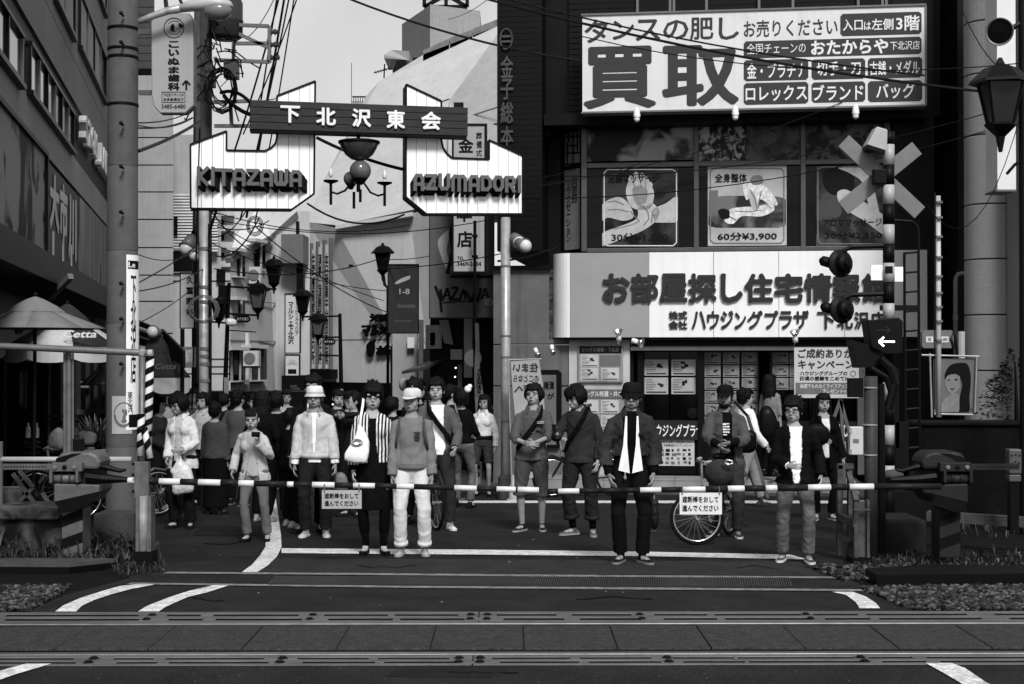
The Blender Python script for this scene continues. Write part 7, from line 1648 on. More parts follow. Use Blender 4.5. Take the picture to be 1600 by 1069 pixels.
 def put(name, mb, v, rough=0.85, vx=None, sm=2, disp=None, cut=None, thick=0.0, m=None, label=None, smooth=True, bump=0.25):
  if vx: x = remesh(mb, vx, sm, disp)
  else: x = mb.mesh(name, [])
  if cut is not None: x = keep(x, cut)
  x.materials.clear(); x.materials.append(m or mat("cloth_%03d" % int(v * 1000), v, rough, var=0.16, scale=9, bump=bump * 2.2, bscale=13, spec=0.2, stretch=(1, 1, .6)))
  if smooth: x.polygons.foreach_set("use_smooth", [True] * len(x.polygons))
  o = T.part(name, x, None, label=label)
  if thick:
   s = o.modifiers.new("thickness", 'SOLIDIFY'); s.thickness = thick; s.offset = -1
  return o
 # ---- face
 if face:
  eb = mat("eye_dark", 0.02, 0.9, var=0, spec=0.05); 
  for sg in (-1, 1):
   put("eye", MB().ell(hd(sg * 0.031, -0.0825, 0.158), 0.0130, 0.004, 0.0038, 10, 6, H3), 0, m=eb)
   put("eyebrow", MB().tube([hd(sg * 0.013, -0.0870, 0.180), hd(sg * 0.032, -0.0865, 0.182), hd(sg * 0.051, -0.072, 0.178)], [0.0032 * k, 0.0038 * k, 0.0020 * k], 6), 0, m=eb)
   put("nostril", MB().ell(hd(sg * 0.008, -0.112, 0.117), 0.004, 0.003, 0.0025, 6, 4, H3), 0, m=eb)
  put("lips", MB().ell(hd(0, -0.0985, 0.1025), 0.022, 0.004, 0.0042, 10, 6, H3).ell(hd(0, -0.0975, 0.0955), 0.017, 0.0045, 0.0042, 10, 6, H3), 0, m=mat("lips", 0.15, 0.5, var=0))
  put("mouth", MB().ell(hd(0, -0.1022, 0.0995), 0.019, 0.0022, 0.0014, 10, 6, H3), 0, m=eb)
 if beard:
  b = MB(); b.ell(hd(0, -0.055, 0.080), 0.050, 0.044, 0.036, 14, 8, H3); b.ell(hd(0, -0.0935, 0.1125), 0.026, 0.010, 0.006, 10, 6, H3)
  for sg in (-1, 1): b.ell(hd(sg * 0.056, -0.02, 0.115), 0.014, 0.030, 0.045, 10, 8, H3)
  put("beard", b, 0.02, vx=0.007, m=mat("hair_dark", 0.012, 0.5, var=0.5, scale=60, bump=0.6, bscale=120, stretch=(1, 1, 0.2)), cut=None)
 # ---- clothes
 if bottom:
  kind = bottom[0]; v = bottom[1]; o = bottom[2] if len(bottom) > 2 else {}
  mb = MB(); ez = o.get("ez", 0.014)
  torso(mb, ez * 0.8 if o.get("tuck") else 0.002, 0.86, 1.05)
  if kind in ("trousers", "shorts"):
   mb.ell((0, 0, 0.865 * k), 0.13 * k, 0.105 * k, 0.085 * k)
   for sd in "LR": leg(mb, sd, ez, o.get("len", 0.985), o.get("cuff", 0.062))
  elif kind == "skirt":
   z = 0.9 - o.get("len", 0.42); f = o.get("flare", 0.03)
   loft(mb, [((0, 0, 0.99 * k), 0.155 * k, 0.115 * k), ((0, 0, 0.88 * k), (0.180 + f * .3) * k, 0.135 * k), ((0, -0.01, (z + 0.1) * k), (0.175 + f) * k, (0.135 + f) * k), ((0, -0.01, z * k), (0.180 + f * 1.2) * k, (0.14 + f) * k)], 24)
  fold = sines(seed, 26, o.get("amp", 0.006) * .8, .55); f2 = sines(seed + 5, 26, 0.004, 1.1)
  def dd(co):
   r = fold(co); zz = co[:, 2] / k
   return r * (0.6 + 0.6 * np.abs(np.sin(zz * 3))) + f2(co) * (np.exp(-((zz - 0.15) / 0.12) ** 2) + 0.6 * np.exp(-((zz - 0.50) / 0.10) ** 2) + 0.5 * np.exp(-((zz - 0.85) / 0.07) ** 2))
  put(kind if kind != "skirt" else "skirt", mb, v, vx=vox * 1.15, disp=dd, m=o.get("m"))
  if o.get("belt"):
   c = up(0, 0.005, 1.0); loft(b := MB(), [(c - Vector((0, 0, 0.02)), 0.172 * k, 0.128 * k), (c + Vector((0, 0, 0.015)), 0.168 * k, 0.124 * k)], 24); put("belt", b, 0.01)
  if o.get("turnup"):
   for sd in "LR":
    a_ = J["a" + sd]; kn = J["k" + sd]; t_ = o.get("len", 0.985); p = kn.lerp(a_, (t_ - 0.5) * 2); q2 = kn.lerp(a_, (t_ - 0.5) * 2 - 0.10)
    put("turnup", MB().tube([p, q2], [(o.get("cuff", 0.062) + 0.008) * k] * 2, 16), o["turnup"])
 def upper(name, spec, ez, z0):
  v = spec[0]; o = spec[1] if len(spec) > 1 else {}
  z0 = o.get("z0", z0); ez = o.get("ez", ez); mb = MB(); zc = o.get("z1", 1.46)
  torso(mb, ez, z0, zc, o.get("wid", 1.2))
  if z0 < 0.86:        # long hem falls below the hips
   loft(mb, [((0, 0.0, z0 * k), (0.185 + ez) * k, (0.125 + ez) * k), ((0, 0.0, 0.9 * k), (0.168 + ez) * k, (0.118 + ez) * k)], 20)
  sl = o.get("sleeve", 1.0)
  for sd in "LR":
   ss = o.get("sl" + sd, sl)
   if ss is not None: arm(mb, sd, ez * 0.8, ss, r0=0.047 * (0.9 if female else 1), r1=0.034, flare=o.get("flare", 0.0))
  fold = sines(seed + 11, 22, o.get("amp", 0.0055) * .62, 1.2); f2 = sines(seed + 31, 30, 0.005, 3.2)
  def dd(co):
   zz = co[:, 2] / k; ax = np.abs(co[:, 0]) / k
   return fold(co) + f2(co) * np.clip((ax - 0.15) * 6, 0, 1) + f2(co) * 0.8 * np.exp(-((zz - z0 - 0.06) / 0.06) ** 2)
  cut = None
  if o.get("open") is not None:
   w0, w1 = o["open"]      # half-width of the opening at the chest and at the hem
   ii = lz.inverted()
   def cut(c):
    zz = c[:, 2] / k; x = np.abs(c[:, 0]) / k
    lim = np.interp(zz, [z0, 1.15, 1.38, 1.5], [w1, w0, w0, w0 + 0.02])
    return ~((c[:, 1] < -0.015 * k) & (x < lim)) & (zz > z0 - 0.02)
  m = o.get("m")
  put(name, mb, v, vx=vox * 1.15, disp=dd, cut=cut, thick=0.007 if cut else 0.0, m=m, bump=o.get("bump", 0.25))
  if o.get("collar"):
   cb = MB(); cv = o.get("cv", v)
   for sg in (-1, 1):
    p = [up(sg * 0.012, 0.066, 1.515), up(sg * 0.062, 0.035, 1.512), up(sg * 0.066, -0.025, 1.490), up(sg * 0.040, -0.078, 1.462)]
    qd = [up(sg * 0.015, 0.085, 1.475), up(sg * 0.088, 0.045, 1.465), up(sg * 0.098, -0.03, 1.445), up(sg * 0.072, -0.118, 1.395)]
    th = Vector((0, 0, 0.004))
    for i in range(3):
     a, b_, c_, d_ = p[i], p[i + 1], qd[i + 1], qd[i]
     u_ = (c_ - a).cross(b_ - d_); u_ = u_.normalized() * 0.005
     cb.hexa([a - u_, b_ - u_, c_ - u_, d_ - u_, a + u_, b_ + u_, c_ + u_, d_ + u_])
   put("collar", cb, cv, smooth=False)
  if o.get("hemband"):
   c = up(0, 0.005, z0 + 0.01); mb2 = MB(); loft(mb2, [(c - Vector((0, 0, 0.028)), (0.165 * build + ez * 0.9) * k, (0.116 * build + ez) * k), (c + Vector((0, 0, 0.022)), (0.168 * build + ez * 1.15) * k, (0.120 * build + ez * 1.1) * k)], 24)
   put("waistband", mb2, v)
   for sd in "LR":
    e, w = J["e" + sd], J["w" + sd]; put("cuff", MB().tube([e.lerp(w, 0.86), e.lerp(w, 0.99)], [0.045 * k, 0.040 * k], 14), v)
  if o.get("buttons"):
   for i in range(6):
    z = z0 + 0.05 + i * (1.36 - z0 - 0.05) / 5
    put("button", MB().ell(up(0.0, -(0.112 * build + ez + 0.006), z), 0.006, 0.003, 0.006, 8, 4), o["buttons"])
 if top: upper("shirt", top, 0.017, 0.86)
 if jacket: upper("jacket", jacket, 0.023, 0.88)
 # ---- shoes
 sh_v, sole_v = (shoes or (0.02, 0.02))[:2]; so = shoes[2] if shoes and len(shoes) > 2 else {}
 for sd in "LR":
  a_, fr = J["a" + sd], J["f" + sd]; fd = Vector((math.sin(fr), -math.cos(fr), 0)); sd_ = Vector((fd.y, -fd.x, 0)); s_ = k * (0.84 if female else 0.92) * so.get("size", 1)
  b0 = Vector((a_.x, a_.y, 0)); mb = MB()
  fm = Matrix((sd_, fd, Vector((0, 0, 1)))).transposed()
  for t_, w, h in ((-0.05, .032, .050), (-0.02, .036, .060), (0.03, .037, .058), (0.08, .043, .044), (0.13, .046, .034), (0.165, .038, .028)):
   mb.ell(b0 + fd * t_ * s_ + Vector((0, 0, 0.014 * k)), w * s_, 0.045 * s_, h * s_ * 1.05, 12, 8, fm)
  hh = so.get("boot", 0)
  mb.tube([b0 + Vector((0, 0, 0.03)), Vector((a_.x, a_.y, 0.085 * k)), J["a" + sd].lerp(J["k" + sd], hh) + Vector((0, 0, 0.0))], [0.042 * s_, 0.043 * s_, (0.043 + hh * 0.06) * s_], 12)
  zc = 0.012
  def flat(c): return c[:, 2] > -1
  x = remesh(mb, 0.008 if q == 1 else 0.012, 2)
  n = len(x.vertices); co = np.empty(n * 3); x.vertices.foreach_get("co", co); co = co.reshape(-1, 3); co[:, 2] = np.maximum(co[:, 2], zc); x.vertices.foreach_set("co", co.ravel())
  x.materials.append(mat("shoe_%03d" % int(sh_v * 1000), sh_v, 0.5, var=0.25, scale=30, bump=0.3, bscale=90)); x.polygons.foreach_set("use_smooth", [True] * len(x.polygons))
  so_ = T.part("shoe", x, None)
  sol = MB(); pts = []
  for t_, w in ((-0.094, .012), (-0.08, .030), (-0.03, .038), (0.04, .039), (0.10, .047), (0.15, .047), (0.19, .034), (0.208, .012)): pts.append((t_, w))
  ring = [b0 + fd * t_ * s_ + sd_ * w * s_ for t_, w in pts] + [b0 + fd * t_ * s_ - sd_ * w * s_ for t_, w in reversed(pts)]
  nn = len(ring); hgt = so.get("sole", 0.022)
  sol.add([Vector((p.x, p.y, 0.001)) for p in ring] + [Vector((p.x, p.y, hgt)) for p in ring], [tuple(range(nn - 1, -1, -1)), tuple(range(nn, 2 * nn))] + [(i, (i + 1) % nn, (i + 1) % nn + nn, i + nn) for i in range(nn)])
  so2 = T.part("sole", sol.mesh("sole", [mat("sole_%03d" % int(sole_v * 1000), sole_v, 0.7)]), None, parent=so_)
  if so.get("lace"):
   for i in range(4):
    p = b0 + fd * (0.045 + i * 0.018) * s_ + Vector((0, 0, (0.078 - i * 0.009) * s_))
    T.part("lace", MB().tube([p - sd_ * 0.02 * s_, p + Vector((0, 0, 0.006)), p + sd_ * 0.02 * s_], 0.0035, 5).mesh("lace", [mat("lace", so["lace"], 0.8, var=0)]), None, parent=so_)
  if so.get("sock"):
   put("sock", MB().tube([a_ + Vector((0, 0, 0.0)), J["a" + sd].lerp(J["k" + sd], 0.28)], [0.042 * k, 0.044 * k], 12), so["sock"])
 # ---- hair
 hm = mat("hair_dark", 0.012, 0.5, var=0.5, scale=60, bump=0.6, bscale=120, stretch=(1, 1, 0.2))
 if hair:
  st, o = hair if isinstance(hair, tuple) else (hair, {})
  hv = o.get("v"); 
  if hv: hm = mat("hair_%02d" % int(hv * 100), hv, 0.5, var=0.5, scale=60, bump=0.6, bscale=120)
  mb = MB(); vl = o.get("vol", 1.0)
  def e(x, y, z, a, b, c): mb.ell(hd(x, y, z), a, b, c, 16, 10, H3)
  e(0, 0.028, 0.196, 0.081 * vl, 0.097 * vl, 0.086 * vl)
  e(0, 0.050, 0.150, 0.075 * vl, 0.072 * vl, 0.080 * vl)
  for sg in (-1, 1): e(sg * 0.064 * vl, 0.014, 0.178, 0.018 * vl, 0.050, 0.052)
  rs_ = random.Random(seed)
  if st != "crop":
   nl = o.get("locks", 9); fr_z = o.get("fringe", 0.192)
   for i in range(nl):
    x = -0.062 + 0.124 * i / (nl - 1); y0 = -0.060 + 0.45 * x * x * 10 * 0.12
    yy = -0.094 + 5.0 * x * x
    mb.tube([hd(x * 0.8, -0.02, 0.272), hd(x * 0.95, yy * 0.80, 0.250), hd(x, yy - 0.004, 0.215), hd(x + rs_.uniform(-.01, .01), yy, fr_z + rs_.uniform(-.014, .022))], [0.016 * k, 0.015 * k, 0.010 * k, 0.002 * k], 6)
  if st in ("messy", "mop", "short", "bob"):
   ms = 1.0 if st == "messy" else 0.93
   for i in range(46 if st == "messy" else 38):
    th = rs_.uniform(0, 6.28); ph = rs_.uniform(0.1, 1.25)
    d = Vector((math.sin(ph) * math.cos(th), math.sin(ph) * math.sin(th), math.cos(ph)))
    c = Vector((0, 0.03, 0.195)); 
    if d.y < -0.55 and ph > 0.9: continue
    p0 = c + Vector((d.x * 0.075, d.y * 0.085, d.z * 0.08)); p1 = c + Vector((d.x * 0.098, d.y * 0.112, d.z * 0.104)) * vl * ms + Vector((rs_.uniform(-.012, .012), rs_.uniform(-.012, .012), rs_.uniform(-.02, .012)))
    mb.tube([hd(*p0), hd(*p0.lerp(p1, 0.6)), hd(*p1)], [0.020 * k, 0.015 * k, 0.004 * k], 6)
  if st == "bob" or st == "mop":
   L = o.get("len", 0.10)
   for i in range(22):
    th = R(-38) + R(256) * i / 21
    c, s = math.cos(th), math.sin(th)
    mb.tube([hd(c * 0.066, 0.025 + s * 0.075, 0.24), hd(c * 0.086 * vl, 0.02 + s * 0.095 * vl, 0.19), hd(c * 0.090 * vl, 0.02 + s * 0.098 * vl, 0.15), hd(c * 0.082 * vl, 0.02 + s * 0.088, L + rs_.uniform(-.012, .012))], [0.02 * k, 0.020 * k, 0.018 * k, 0.007 * k], 6)
  if st == "long":
   L = o.get("len", -0.16)
   for i in range(24):
    th = R(-30) + R(240) * i / 23; c, s = math.cos(th), math.sin(th)
    mb.tube([hd(c * 0.062, 0.02 + s * 0.075, 0.245), hd(c * 0.086, 0.02 + s * 0.092, 0.18), hd(c * 0.092, 0.025 + s * 0.085, 0.09), hd(c * 0.10, 0.03 + s * 0.085, 0.0), hd(c * 0.105, 0.02 + s * 0.10, L + rs_.uniform(-.03, .03))], [0.02 * k, 0.020 * k, 0.019 * k, 0.019 * k, 0.006 * k], 6)
  hcut = None
  if hat:
   HI = np.array(HM.inverted()); zt = (hat[2] if len(hat) > 2 else {}).get("z", 0.195) + 0.012
   hcut = lambda c: (c @ HI[:3, :3].T + HI[:3, 3])[:, 2] < zt
  put("hair", mb, 0, cut=hcut, vx=0.0065 if q == 1 else 0.010, sm=1, disp=sines(seed + 3, 90, 0.0032, 0.25), m=hm)
 if hat:
  st, v = hat[0], hat[1]; o = hat[2] if len(hat) > 2 else {}
  z0 = o.get("z", 0.195); tl = o.get("tilt", 0.0)
  HT = HM @ Matrix.Translation((0, 0.008, z0)) @ Matrix.Rotation(tl, 4, 'X')
  def turned(prof, n=24, sy=1.18):
   mb = MB(); vs = []
   for r, z in prof:
    for j in range(n):
     w = 2 * math.pi * j / n; vs.append(HT @ Vector((r * .935 * math.cos(w), r * .935 * sy * math.sin(w), z * .88)))
   mb.add(vs, [(i * n + j, i * n + (j + 1) % n, (i + 1) * n + (j + 1) % n, (i + 1) * n + j) for i in range(len(prof) - 1) for j in range(n)])
   return mb
  if st == "bucket":
   put("hat", turned([(0.116, -0.030), (0.119, -0.027), (0.094, 0.006), (0.090, 0.05), (0.082, 0.082), (0.060, 0.096), (0.001, 0.100)]), v, m=o.get("m"), thick=0.004)
   put("hatband", turned([(0.0955, 0.004), (0.0965, 0.010), (0.0945, 0.024), (0.0925, 0.028)]), v * 0.7)
  elif st == "cap":
   cr = o.get("crown", 0.088)
   put("cap", turned([(0.091, -0.004), (0.093, 0.012), (0.091, 0.045), (0.080, cr * 0.82), (0.052, cr), (0.001, cr * 1.04)]), v, m=o.get("m"), thick=0.004)
   vs = []; n = 10
   for i in range(n + 1):
    w = R(-60) + R(120) * i / n; vs += [HT @ Vector((0.088 * math.sin(w), -0.088 * 1.18 * math.cos(w), 0.010)), HT @ Vector((0.088 * math.sin(w), -0.090 * 1.18 * math.cos(w) - 0.070 * max(math.cos(w * 1.5), 0) ** 0.6, 0.002 - 0.016 * max(math.cos(w * 1.5), 0)))]
   put("visor", MB().add(vs, [(2 * i, 2 * i + 1, 2 * i + 3, 2 * i + 2) for i in range(n)]), v, m=o.get("m"), thick=0.006)
   put("cap_button", MB().ell(HT @ Vector((0, 0, cr * 1.04)), 0.008, 0.008, 0.005, 8, 4), v)
 if glasses:
  gm = mat("spectacle_frame", 0.02, 0.3, var=0); mb = MB(); dark = glasses == "sun"
  for sg in (-1, 1):
   pts = [hd(sg * 0.033 + 0.026 * math.cos(t * math.pi / 6), -0.100 + 0.012 * abs(math.cos(t * math.pi / 6)) * (1 if math.cos(t * math.pi / 6) * sg > 0 else 0), 0.155 + 0.016 * math.sin(t * math.pi / 6)) for t in range(13)]
   mb.tube(pts, 0.0032 * k if dark else 0.0024 * k, 5)
   mb.tube([hd(sg * 0.059, -0.09, 0.158), hd(sg * 0.076, -0.05, 0.158), hd(sg * 0.080, 0.01, 0.155)], 0.002 * k, 5)
   if dark: mb.ell(hd(sg * 0.033, -0.098, 0.155), 0.027, 0.004, 0.0165, 12, 6, H3)
  mb.tube([hd(-0.008, -0.101, 0.158), hd(0.008, -0.101, 0.158)], 0.0025 * k, 5)
  put("sunglasses" if dark else "spectacles", mb, 0, m=mat("sunglass_lens", 0.006, 0.08, var=0, spec=0.8) if dark else gm)
 if strap:
  v, sg = strap[0], strap[1]; ez = 0.045 if jacket else 0.03
  pts = [up(sg * 0.10, 0.05, 1.475), up(sg * 0.105, -0.03, 1.472), up(sg * 0.085, -0.105 - ez, 1.38), up(0.0, -0.125 - ez, 1.24), up(-sg * 0.12, -0.105 - ez, 1.08), up(-sg * 0.185, -0.02 - ez, 0.97), up(-sg * 0.17, 0.10, 0.98), up(0, 0.15 + ez, 1.22), up(sg * 0.09, 0.10 + ez, 1.42), up(sg * 0.10, 0.05, 1.475)]
  w = strap[2] if len(strap) > 2 else 0.02
  mb = MB(); vs = []
  for i, p in enumerate(pts):
   t_ = (pts[min(i + 1, 9)] - pts[max(i - 1, 0)]).normalized(); ctr = up(0, 0, p.z / k if abs(p.z) > 0 else 1)
   nrm = (p - Vector((0, 0, p.z))); nrm.z = 0; nrm = nrm.normalized() if nrm.length > 1e-4 else Vector((0, -1, 0))
   wd = t_.cross(nrm).normalized() * w
   vs += [p + wd, p - wd, p - wd + nrm * 0.006, p + wd + nrm * 0.006]
  fs = [(4 * i + a, 4 * i + (a + 1) % 4, 4 * i + 4 + (a + 1) % 4, 4 * i + 4 + a) for i in range(9) for a in range(4)]
  put("shoulder_strap", mb.add(vs, fs), v)
 W = Matrix.Translation(g) @ Matrix.Rotation(yaw, 4, 'Z')
 T.J = J; T.W = W; T.k = k; T.up = up; T.hd = hd; T.put = put
 if extra: extra(T)
 return T
# ================================================================ THE CROWD
def striped_cloth():
 m = mat("striped_cloth", .02, .8, var=0); nt = m.node_tree; n = nt.nodes; l = nt.links; b = n["Principled BSDF"]
 tc = n.new("ShaderNodeTexCoord"); sp = n.new("ShaderNodeSeparateXYZ"); l.new(tc.outputs["Object"], sp.inputs[0])
 no = n.new("ShaderNodeTexNoise"); no.inputs["Scale"].default_value = 5; l.new(tc.outputs["Object"], no.inputs["Vector"])
 ad = n.new("ShaderNodeMath"); ad.operation = 'MULTIPLY_ADD'; ad.inputs[1].default_value = .03; l.new(no.outputs["Fac"], ad.inputs[0]); l.new(sp.outputs["X"], ad.inputs[2])
 mu = n.new("ShaderNodeMath"); mu.operation = 'MULTIPLY'; mu.inputs[1].default_value = 31.0; l.new(ad.outputs[0], mu.inputs[0])
 fr = n.new("ShaderNodeMath"); fr.operation = 'FRACT'; l.new(mu.outputs[0], fr.inputs[0])
 gt = n.new("ShaderNodeMath"); gt.operation = 'GREATER_THAN'; gt.inputs[1].default_value = .5; l.new(fr.outputs[0], gt.inputs[0])
 mr = n.new("ShaderNodeMapRange"); mr.inputs["To Min"].default_value = .006; mr.inputs["To Max"].default_value = .62; l.new(gt.outputs[0], mr.inputs["Value"]); l.new(mr.outputs[0], b.inputs["Base Color"])
 return m
M_denim = mat("dark_denim", .055, .8, var=.55, scale=7, bump=.4, bscale=60); M_jean = mat("washed_jeans", .13, .8, var=.55, scale=5, bump=.4, bscale=60)
def chest_print(v, items):
 def fn(T):
  J = T.k
  for (x, z, w, h, y) in items:
   mb = MB(); c = T.up(x, -y, z); mb.box(c.x - w * J, c.y - .004, c.z - h * J, c.x + w * J, c.y + .012, c.z + h * J); T.put("shirt_print", mb, v, smooth=False)
 return fn
old_woman = person(398, 847, 1.44, "elderly woman in pale open cardigan and grey slacks raising one hand", female=True, top=(.42, {"amp": .006}), jacket=(.46, {"open": (.05, .11), "z0": .80, "ez": .032, "collar": 0}), bottom=("trousers", .17, {"cuff": .062}), shoes=(.012, .012),
 hair=("short", {"vol": .93, "fringe": .225, "locks": 7}), yaw=-.15, head=(.12, .18, 0), hands={"L": (-.25, -.16, .93), "R": (.13, -.24, 1.30), "dR": (.1, -.1, 1), "cR": .6, "pR": (.6, .2, -1)}, feet={"L": (-.10, -.02, -.2), "R": (.16, .02, .25)}, stoop=.05, skin=.37)
white_shirt = person(285, 826, 1.62, "woman in loose white shirt and glasses looking down, holding a plastic bag", female=True, top=(.50, {}), jacket=(.62, {"open": (.050, .09), "z0": .76, "ez": .034, "collar": 1, "amp": .009}), bottom=("trousers", .02, {"ez": .02, "cuff": .085}),
 hair=("mop", {"len": .07, "vol": 1.12}), glasses="clear", yaw=-.25, head=(-.35, .38, 0), hands={"L": (-.13, -.17, .90), "R": (.12, -.26, 1.02), "dR": (-.8, -.4, -.2)}, skin=.40)
hoodie = person(336, 804, 1.50, "person seen from behind in a grey hooded top and long dark skirt", female=True, top=(.085, {"ez": .045, "z0": .86}), bottom=("skirt", .012, {"len": .80, "flare": .03}), hair=("crop", {"vol": 1.1}), yaw=math.pi - .2, q=2, face=False)
person(318, 800, 1.64, "dark haired man in white collar half hidden behind the hooded person", top=(.45, {"collar": 1}), bottom=("trousers", .02), hair=("mop", {"len": .10}), dist=21.5, yaw=-.3, q=2)
oldman = person(493, 840, 1.69, "old man in white sun hat, pale zipped jacket and dark trousers", top=(.80, {"collar": 1, "cv": .85, "ez": .018}), jacket=(.50, {"open": (.026, .004), "collar": 1, "hemband": 1, "z0": .93, "ez": .038, "amp": .010, "cv": .40}), bottom=("trousers", .030, {"ez": .018, "cuff": .072}), shoes=(.45, .60, {"lace": .1}),
 hair="crop", hat=("bucket", .66, {"z": .195}), hands={"L": (-.24, -.06, .80), "R": (.24, -.08, .82)}, feet={"L": (-.115, 0, -.2), "R": (.115, .02, .2)}, skin=.30, head=(-.05, 0, 0))
person(486, 842, 1.82, "tall dark haired man in dark suit standing behind the old man in the sun hat", top=(.6, {"collar": 1}), jacket=(.015, {"open": (.02, .05), "collar": 1}), bottom=("trousers", .015), hair=("messy", {"vol": 1.1}), dist=17.2, q=2)
striped = person(584, 867, 1.69, "woman with bushy hair and glasses in a boldly striped jacket and black dress", female=True, top=(.012, {"z1": 1.40}), jacket=(.3, {"open": (.035, .060), "z0": .94, "ez": .034, "m": striped_cloth(), "sleeve": .8}), bottom=("skirt", .010, {"len": .44, "flare": .02}), shoes=(.010, .010, {"boot": .35, "sole": .035}),
 hair=("messy", {"vol": 1.22, "len": .1}), glasses="clear", head=(.12, .05, .03), hands={"L": (-.20, -.10, .86), "R": (.22, -.03, .82)}, feet={"L": (-.085, .0, -.15), "R": (.10, -.02, .35)}, skin=.42)
for sd in "LR":
 J = striped.J; striped.put("stocking", MB().tube([J["a" + sd], J["a" + sd].lerp(J["k" + sd], .5), J["k" + sd], J["k" + sd].lerp(J["h" + sd], .4)], [.036, .056, .054, .066], 14), .008)
person(552, 800, 1.64, "person photographing with raised hands behind the striped jacket woman", top=(.03, {}), bottom=("trousers", .02), hair="short", dist=19.5, yaw=-.6, head=(-.3, .1, 0), hands={"L": (-.12, -.22, 1.42), "R": (.08, -.24, 1.42)}, q=2, glasses="clear")
def sweat(T):
 for (x, z, w, h) in ((.060, 1.285, .030, .005), (.060, 1.262, .022, .004), (.060, 1.24, .030, .005), (.06, 1.215, .024, .006)):
  c = T.up(x, -.135, z); T.put("shirt_print", MB().box(c.x - w, c.y - .003, c.z - h, c.x + w, c.y + .02, c.z + h), .08, smooth=False)
 for sg in (-1, 1):
  T.put("backpack_strap", MB().tube([T.up(sg * .115, .07, 1.43), T.up(sg * .12, -.02, 1.435), T.up(sg * .135, -.115, 1.34), T.up(sg * .15, -.125, 1.22), T.up(sg * .17, -.07, 1.10)], [.014] * 5, 6), .10)
 c = T.up(0, 0, 1.0); 
 for sd in "LR": e, w = T.J["e" + sd], T.J["w" + sd]; T.put("cuff", MB().tube([e.lerp(w, .86), e.lerp(w, 1.0)], [.040, .036], 14), .17)
 T.put("waistband", (lambda b: (loft(b, [(T.up(0, .005, .895), .178, .136), (T.up(0, .005, .945), .186, .146)], 24), b)[1])(MB()), .17)
sweater = person(644, 869, 1.65, "young man in pale flat cap, grey sweatshirt and white trousers", top=(.215, {"ez": .030, "amp": .008, "z0": .90}), bottom=("trousers", .62, {"ez": .016, "cuff": .066, "turnup": .62, "amp": .007}), shoes=(.42, .40, {"lace": .6}), hair=("short", {"vol": .95}),
 hat=("cap", .58, {"crown": .098, "z": .192}), hands={"L": (-.205, -.10, .80), "R": (.215, -.08, .80)}, feet={"L": (-.115, -.02, -.15), "R": (.13, .0, .15)}, head=(-.25, -.02, 0), skin=.30, extra=sweat)
person(651, 800, 1.80, "dark haired head showing just behind the pale flat cap", top=(.02, {}), bottom=("trousers", .02), hair=("messy", {"vol": 1.1}), dist=18.3, yaw=2.6, q=2, face=False)
cardi = person(684, 828, 1.79, "smiling man in open grey cardigan over white shirt with a black shoulder strap", top=(.80, {}), jacket=(.13, {"open": (.07, .10), "z0": .86, "ez": .030}), bottom=("trousers", .05, {"ez": .018}), shoes=(.62, .62, {"lace": .3}), hair=("short", {"vol": 1.08, "fringe": .195}), strap=(.012, -1, .03),
 hands={"L": (-.16, -.26, .96), "R": (.20, -.24, .95)}, yaw=.05, head=(-.1, .0, 0), feet={"L": (-.10, .12, -.1), "R": (.14, -.06, .3)}, skin=.38, q=1)
person(722, 794, 1.70, "woman seen from behind in black top and jeans, flower in her hair", female=True, top=(.012, {"ez": .026, "z0": .94}), bottom=("trousers", .06, {"ez": .008, "m": M_jean}), hair=("bob", {"len": .06}), yaw=2.7, head=(.5, 0, 0), hands={"L": (-.1, -.3, 1.05), "R": (.26, .05, 1.0)}, feet={"L": (-.14, 0, 0), "R": (.16, -.15, .2)}, q=2, face=False, shoes=(.01, .01))
person(754, 776, 1.62, "young woman in white blouse, grey shorts and dark tights with glasses", female=True, top=(.66, {"ez": .026, "collar": 1, "z0": .98}), bottom=("shorts", .07, {"len": .42, "cuff": .10, "belt": 1, "tuck": 1}), hair=("long", {"len": -.06}), glasses="clear", yaw=-.2, hands={"L": (-.12, -.2, 1.05), "R": (.24, -.05, .85)}, q=1, shoes=(.01, .01), skin=.38)
def pocket(T):
 for (x, z, w, h, v) in ((.085, 1.30, .045, .003, .5), (.085, 1.284, .042, .003, .5), (.085, 1.262, .045, .002, .06), (.085, 1.20, .045, .002, .06)):
  c = T.up(x, -.145, z); T.put("pocket_trim", MB().box(c.x - w, c.y - .003, c.z - h, c.x + w, c.y + .02, c.z + h), v, smooth=False)
denim = person(831, 831, 1.72, "young man in grey short sleeved shirt and knee shorts with clasped hands", top=(.115, {"collar": 1, "sleeve": .30, "buttons": .3, "ez": .030, "z0": .84, "flare": .006, "amp": .009}), bottom=("shorts", .085, {"len": .58, "cuff": .095, "ez": .022}), shoes=(.03, .32, {"lace": .4}), hair=("mop", {"len": .12, "vol": 1.08}),
 strap=(.012, 1, .028), hands={"L": (-.045, -.29, 1.04), "R": (.035, -.28, 1.06), "dL": (.9, -.3, .1), "dR": (-.9, -.3, -.1), "cL": .7, "cR": .7, "pL": (-1, .5, -.6), "pR": (1, .5, -.6)}, feet={"L": (-.115, -.04, -.6), "R": (.12, .03, .05)}, head=(-.3, -.08, 0), skin=.33, yaw=.0, extra=pocket)
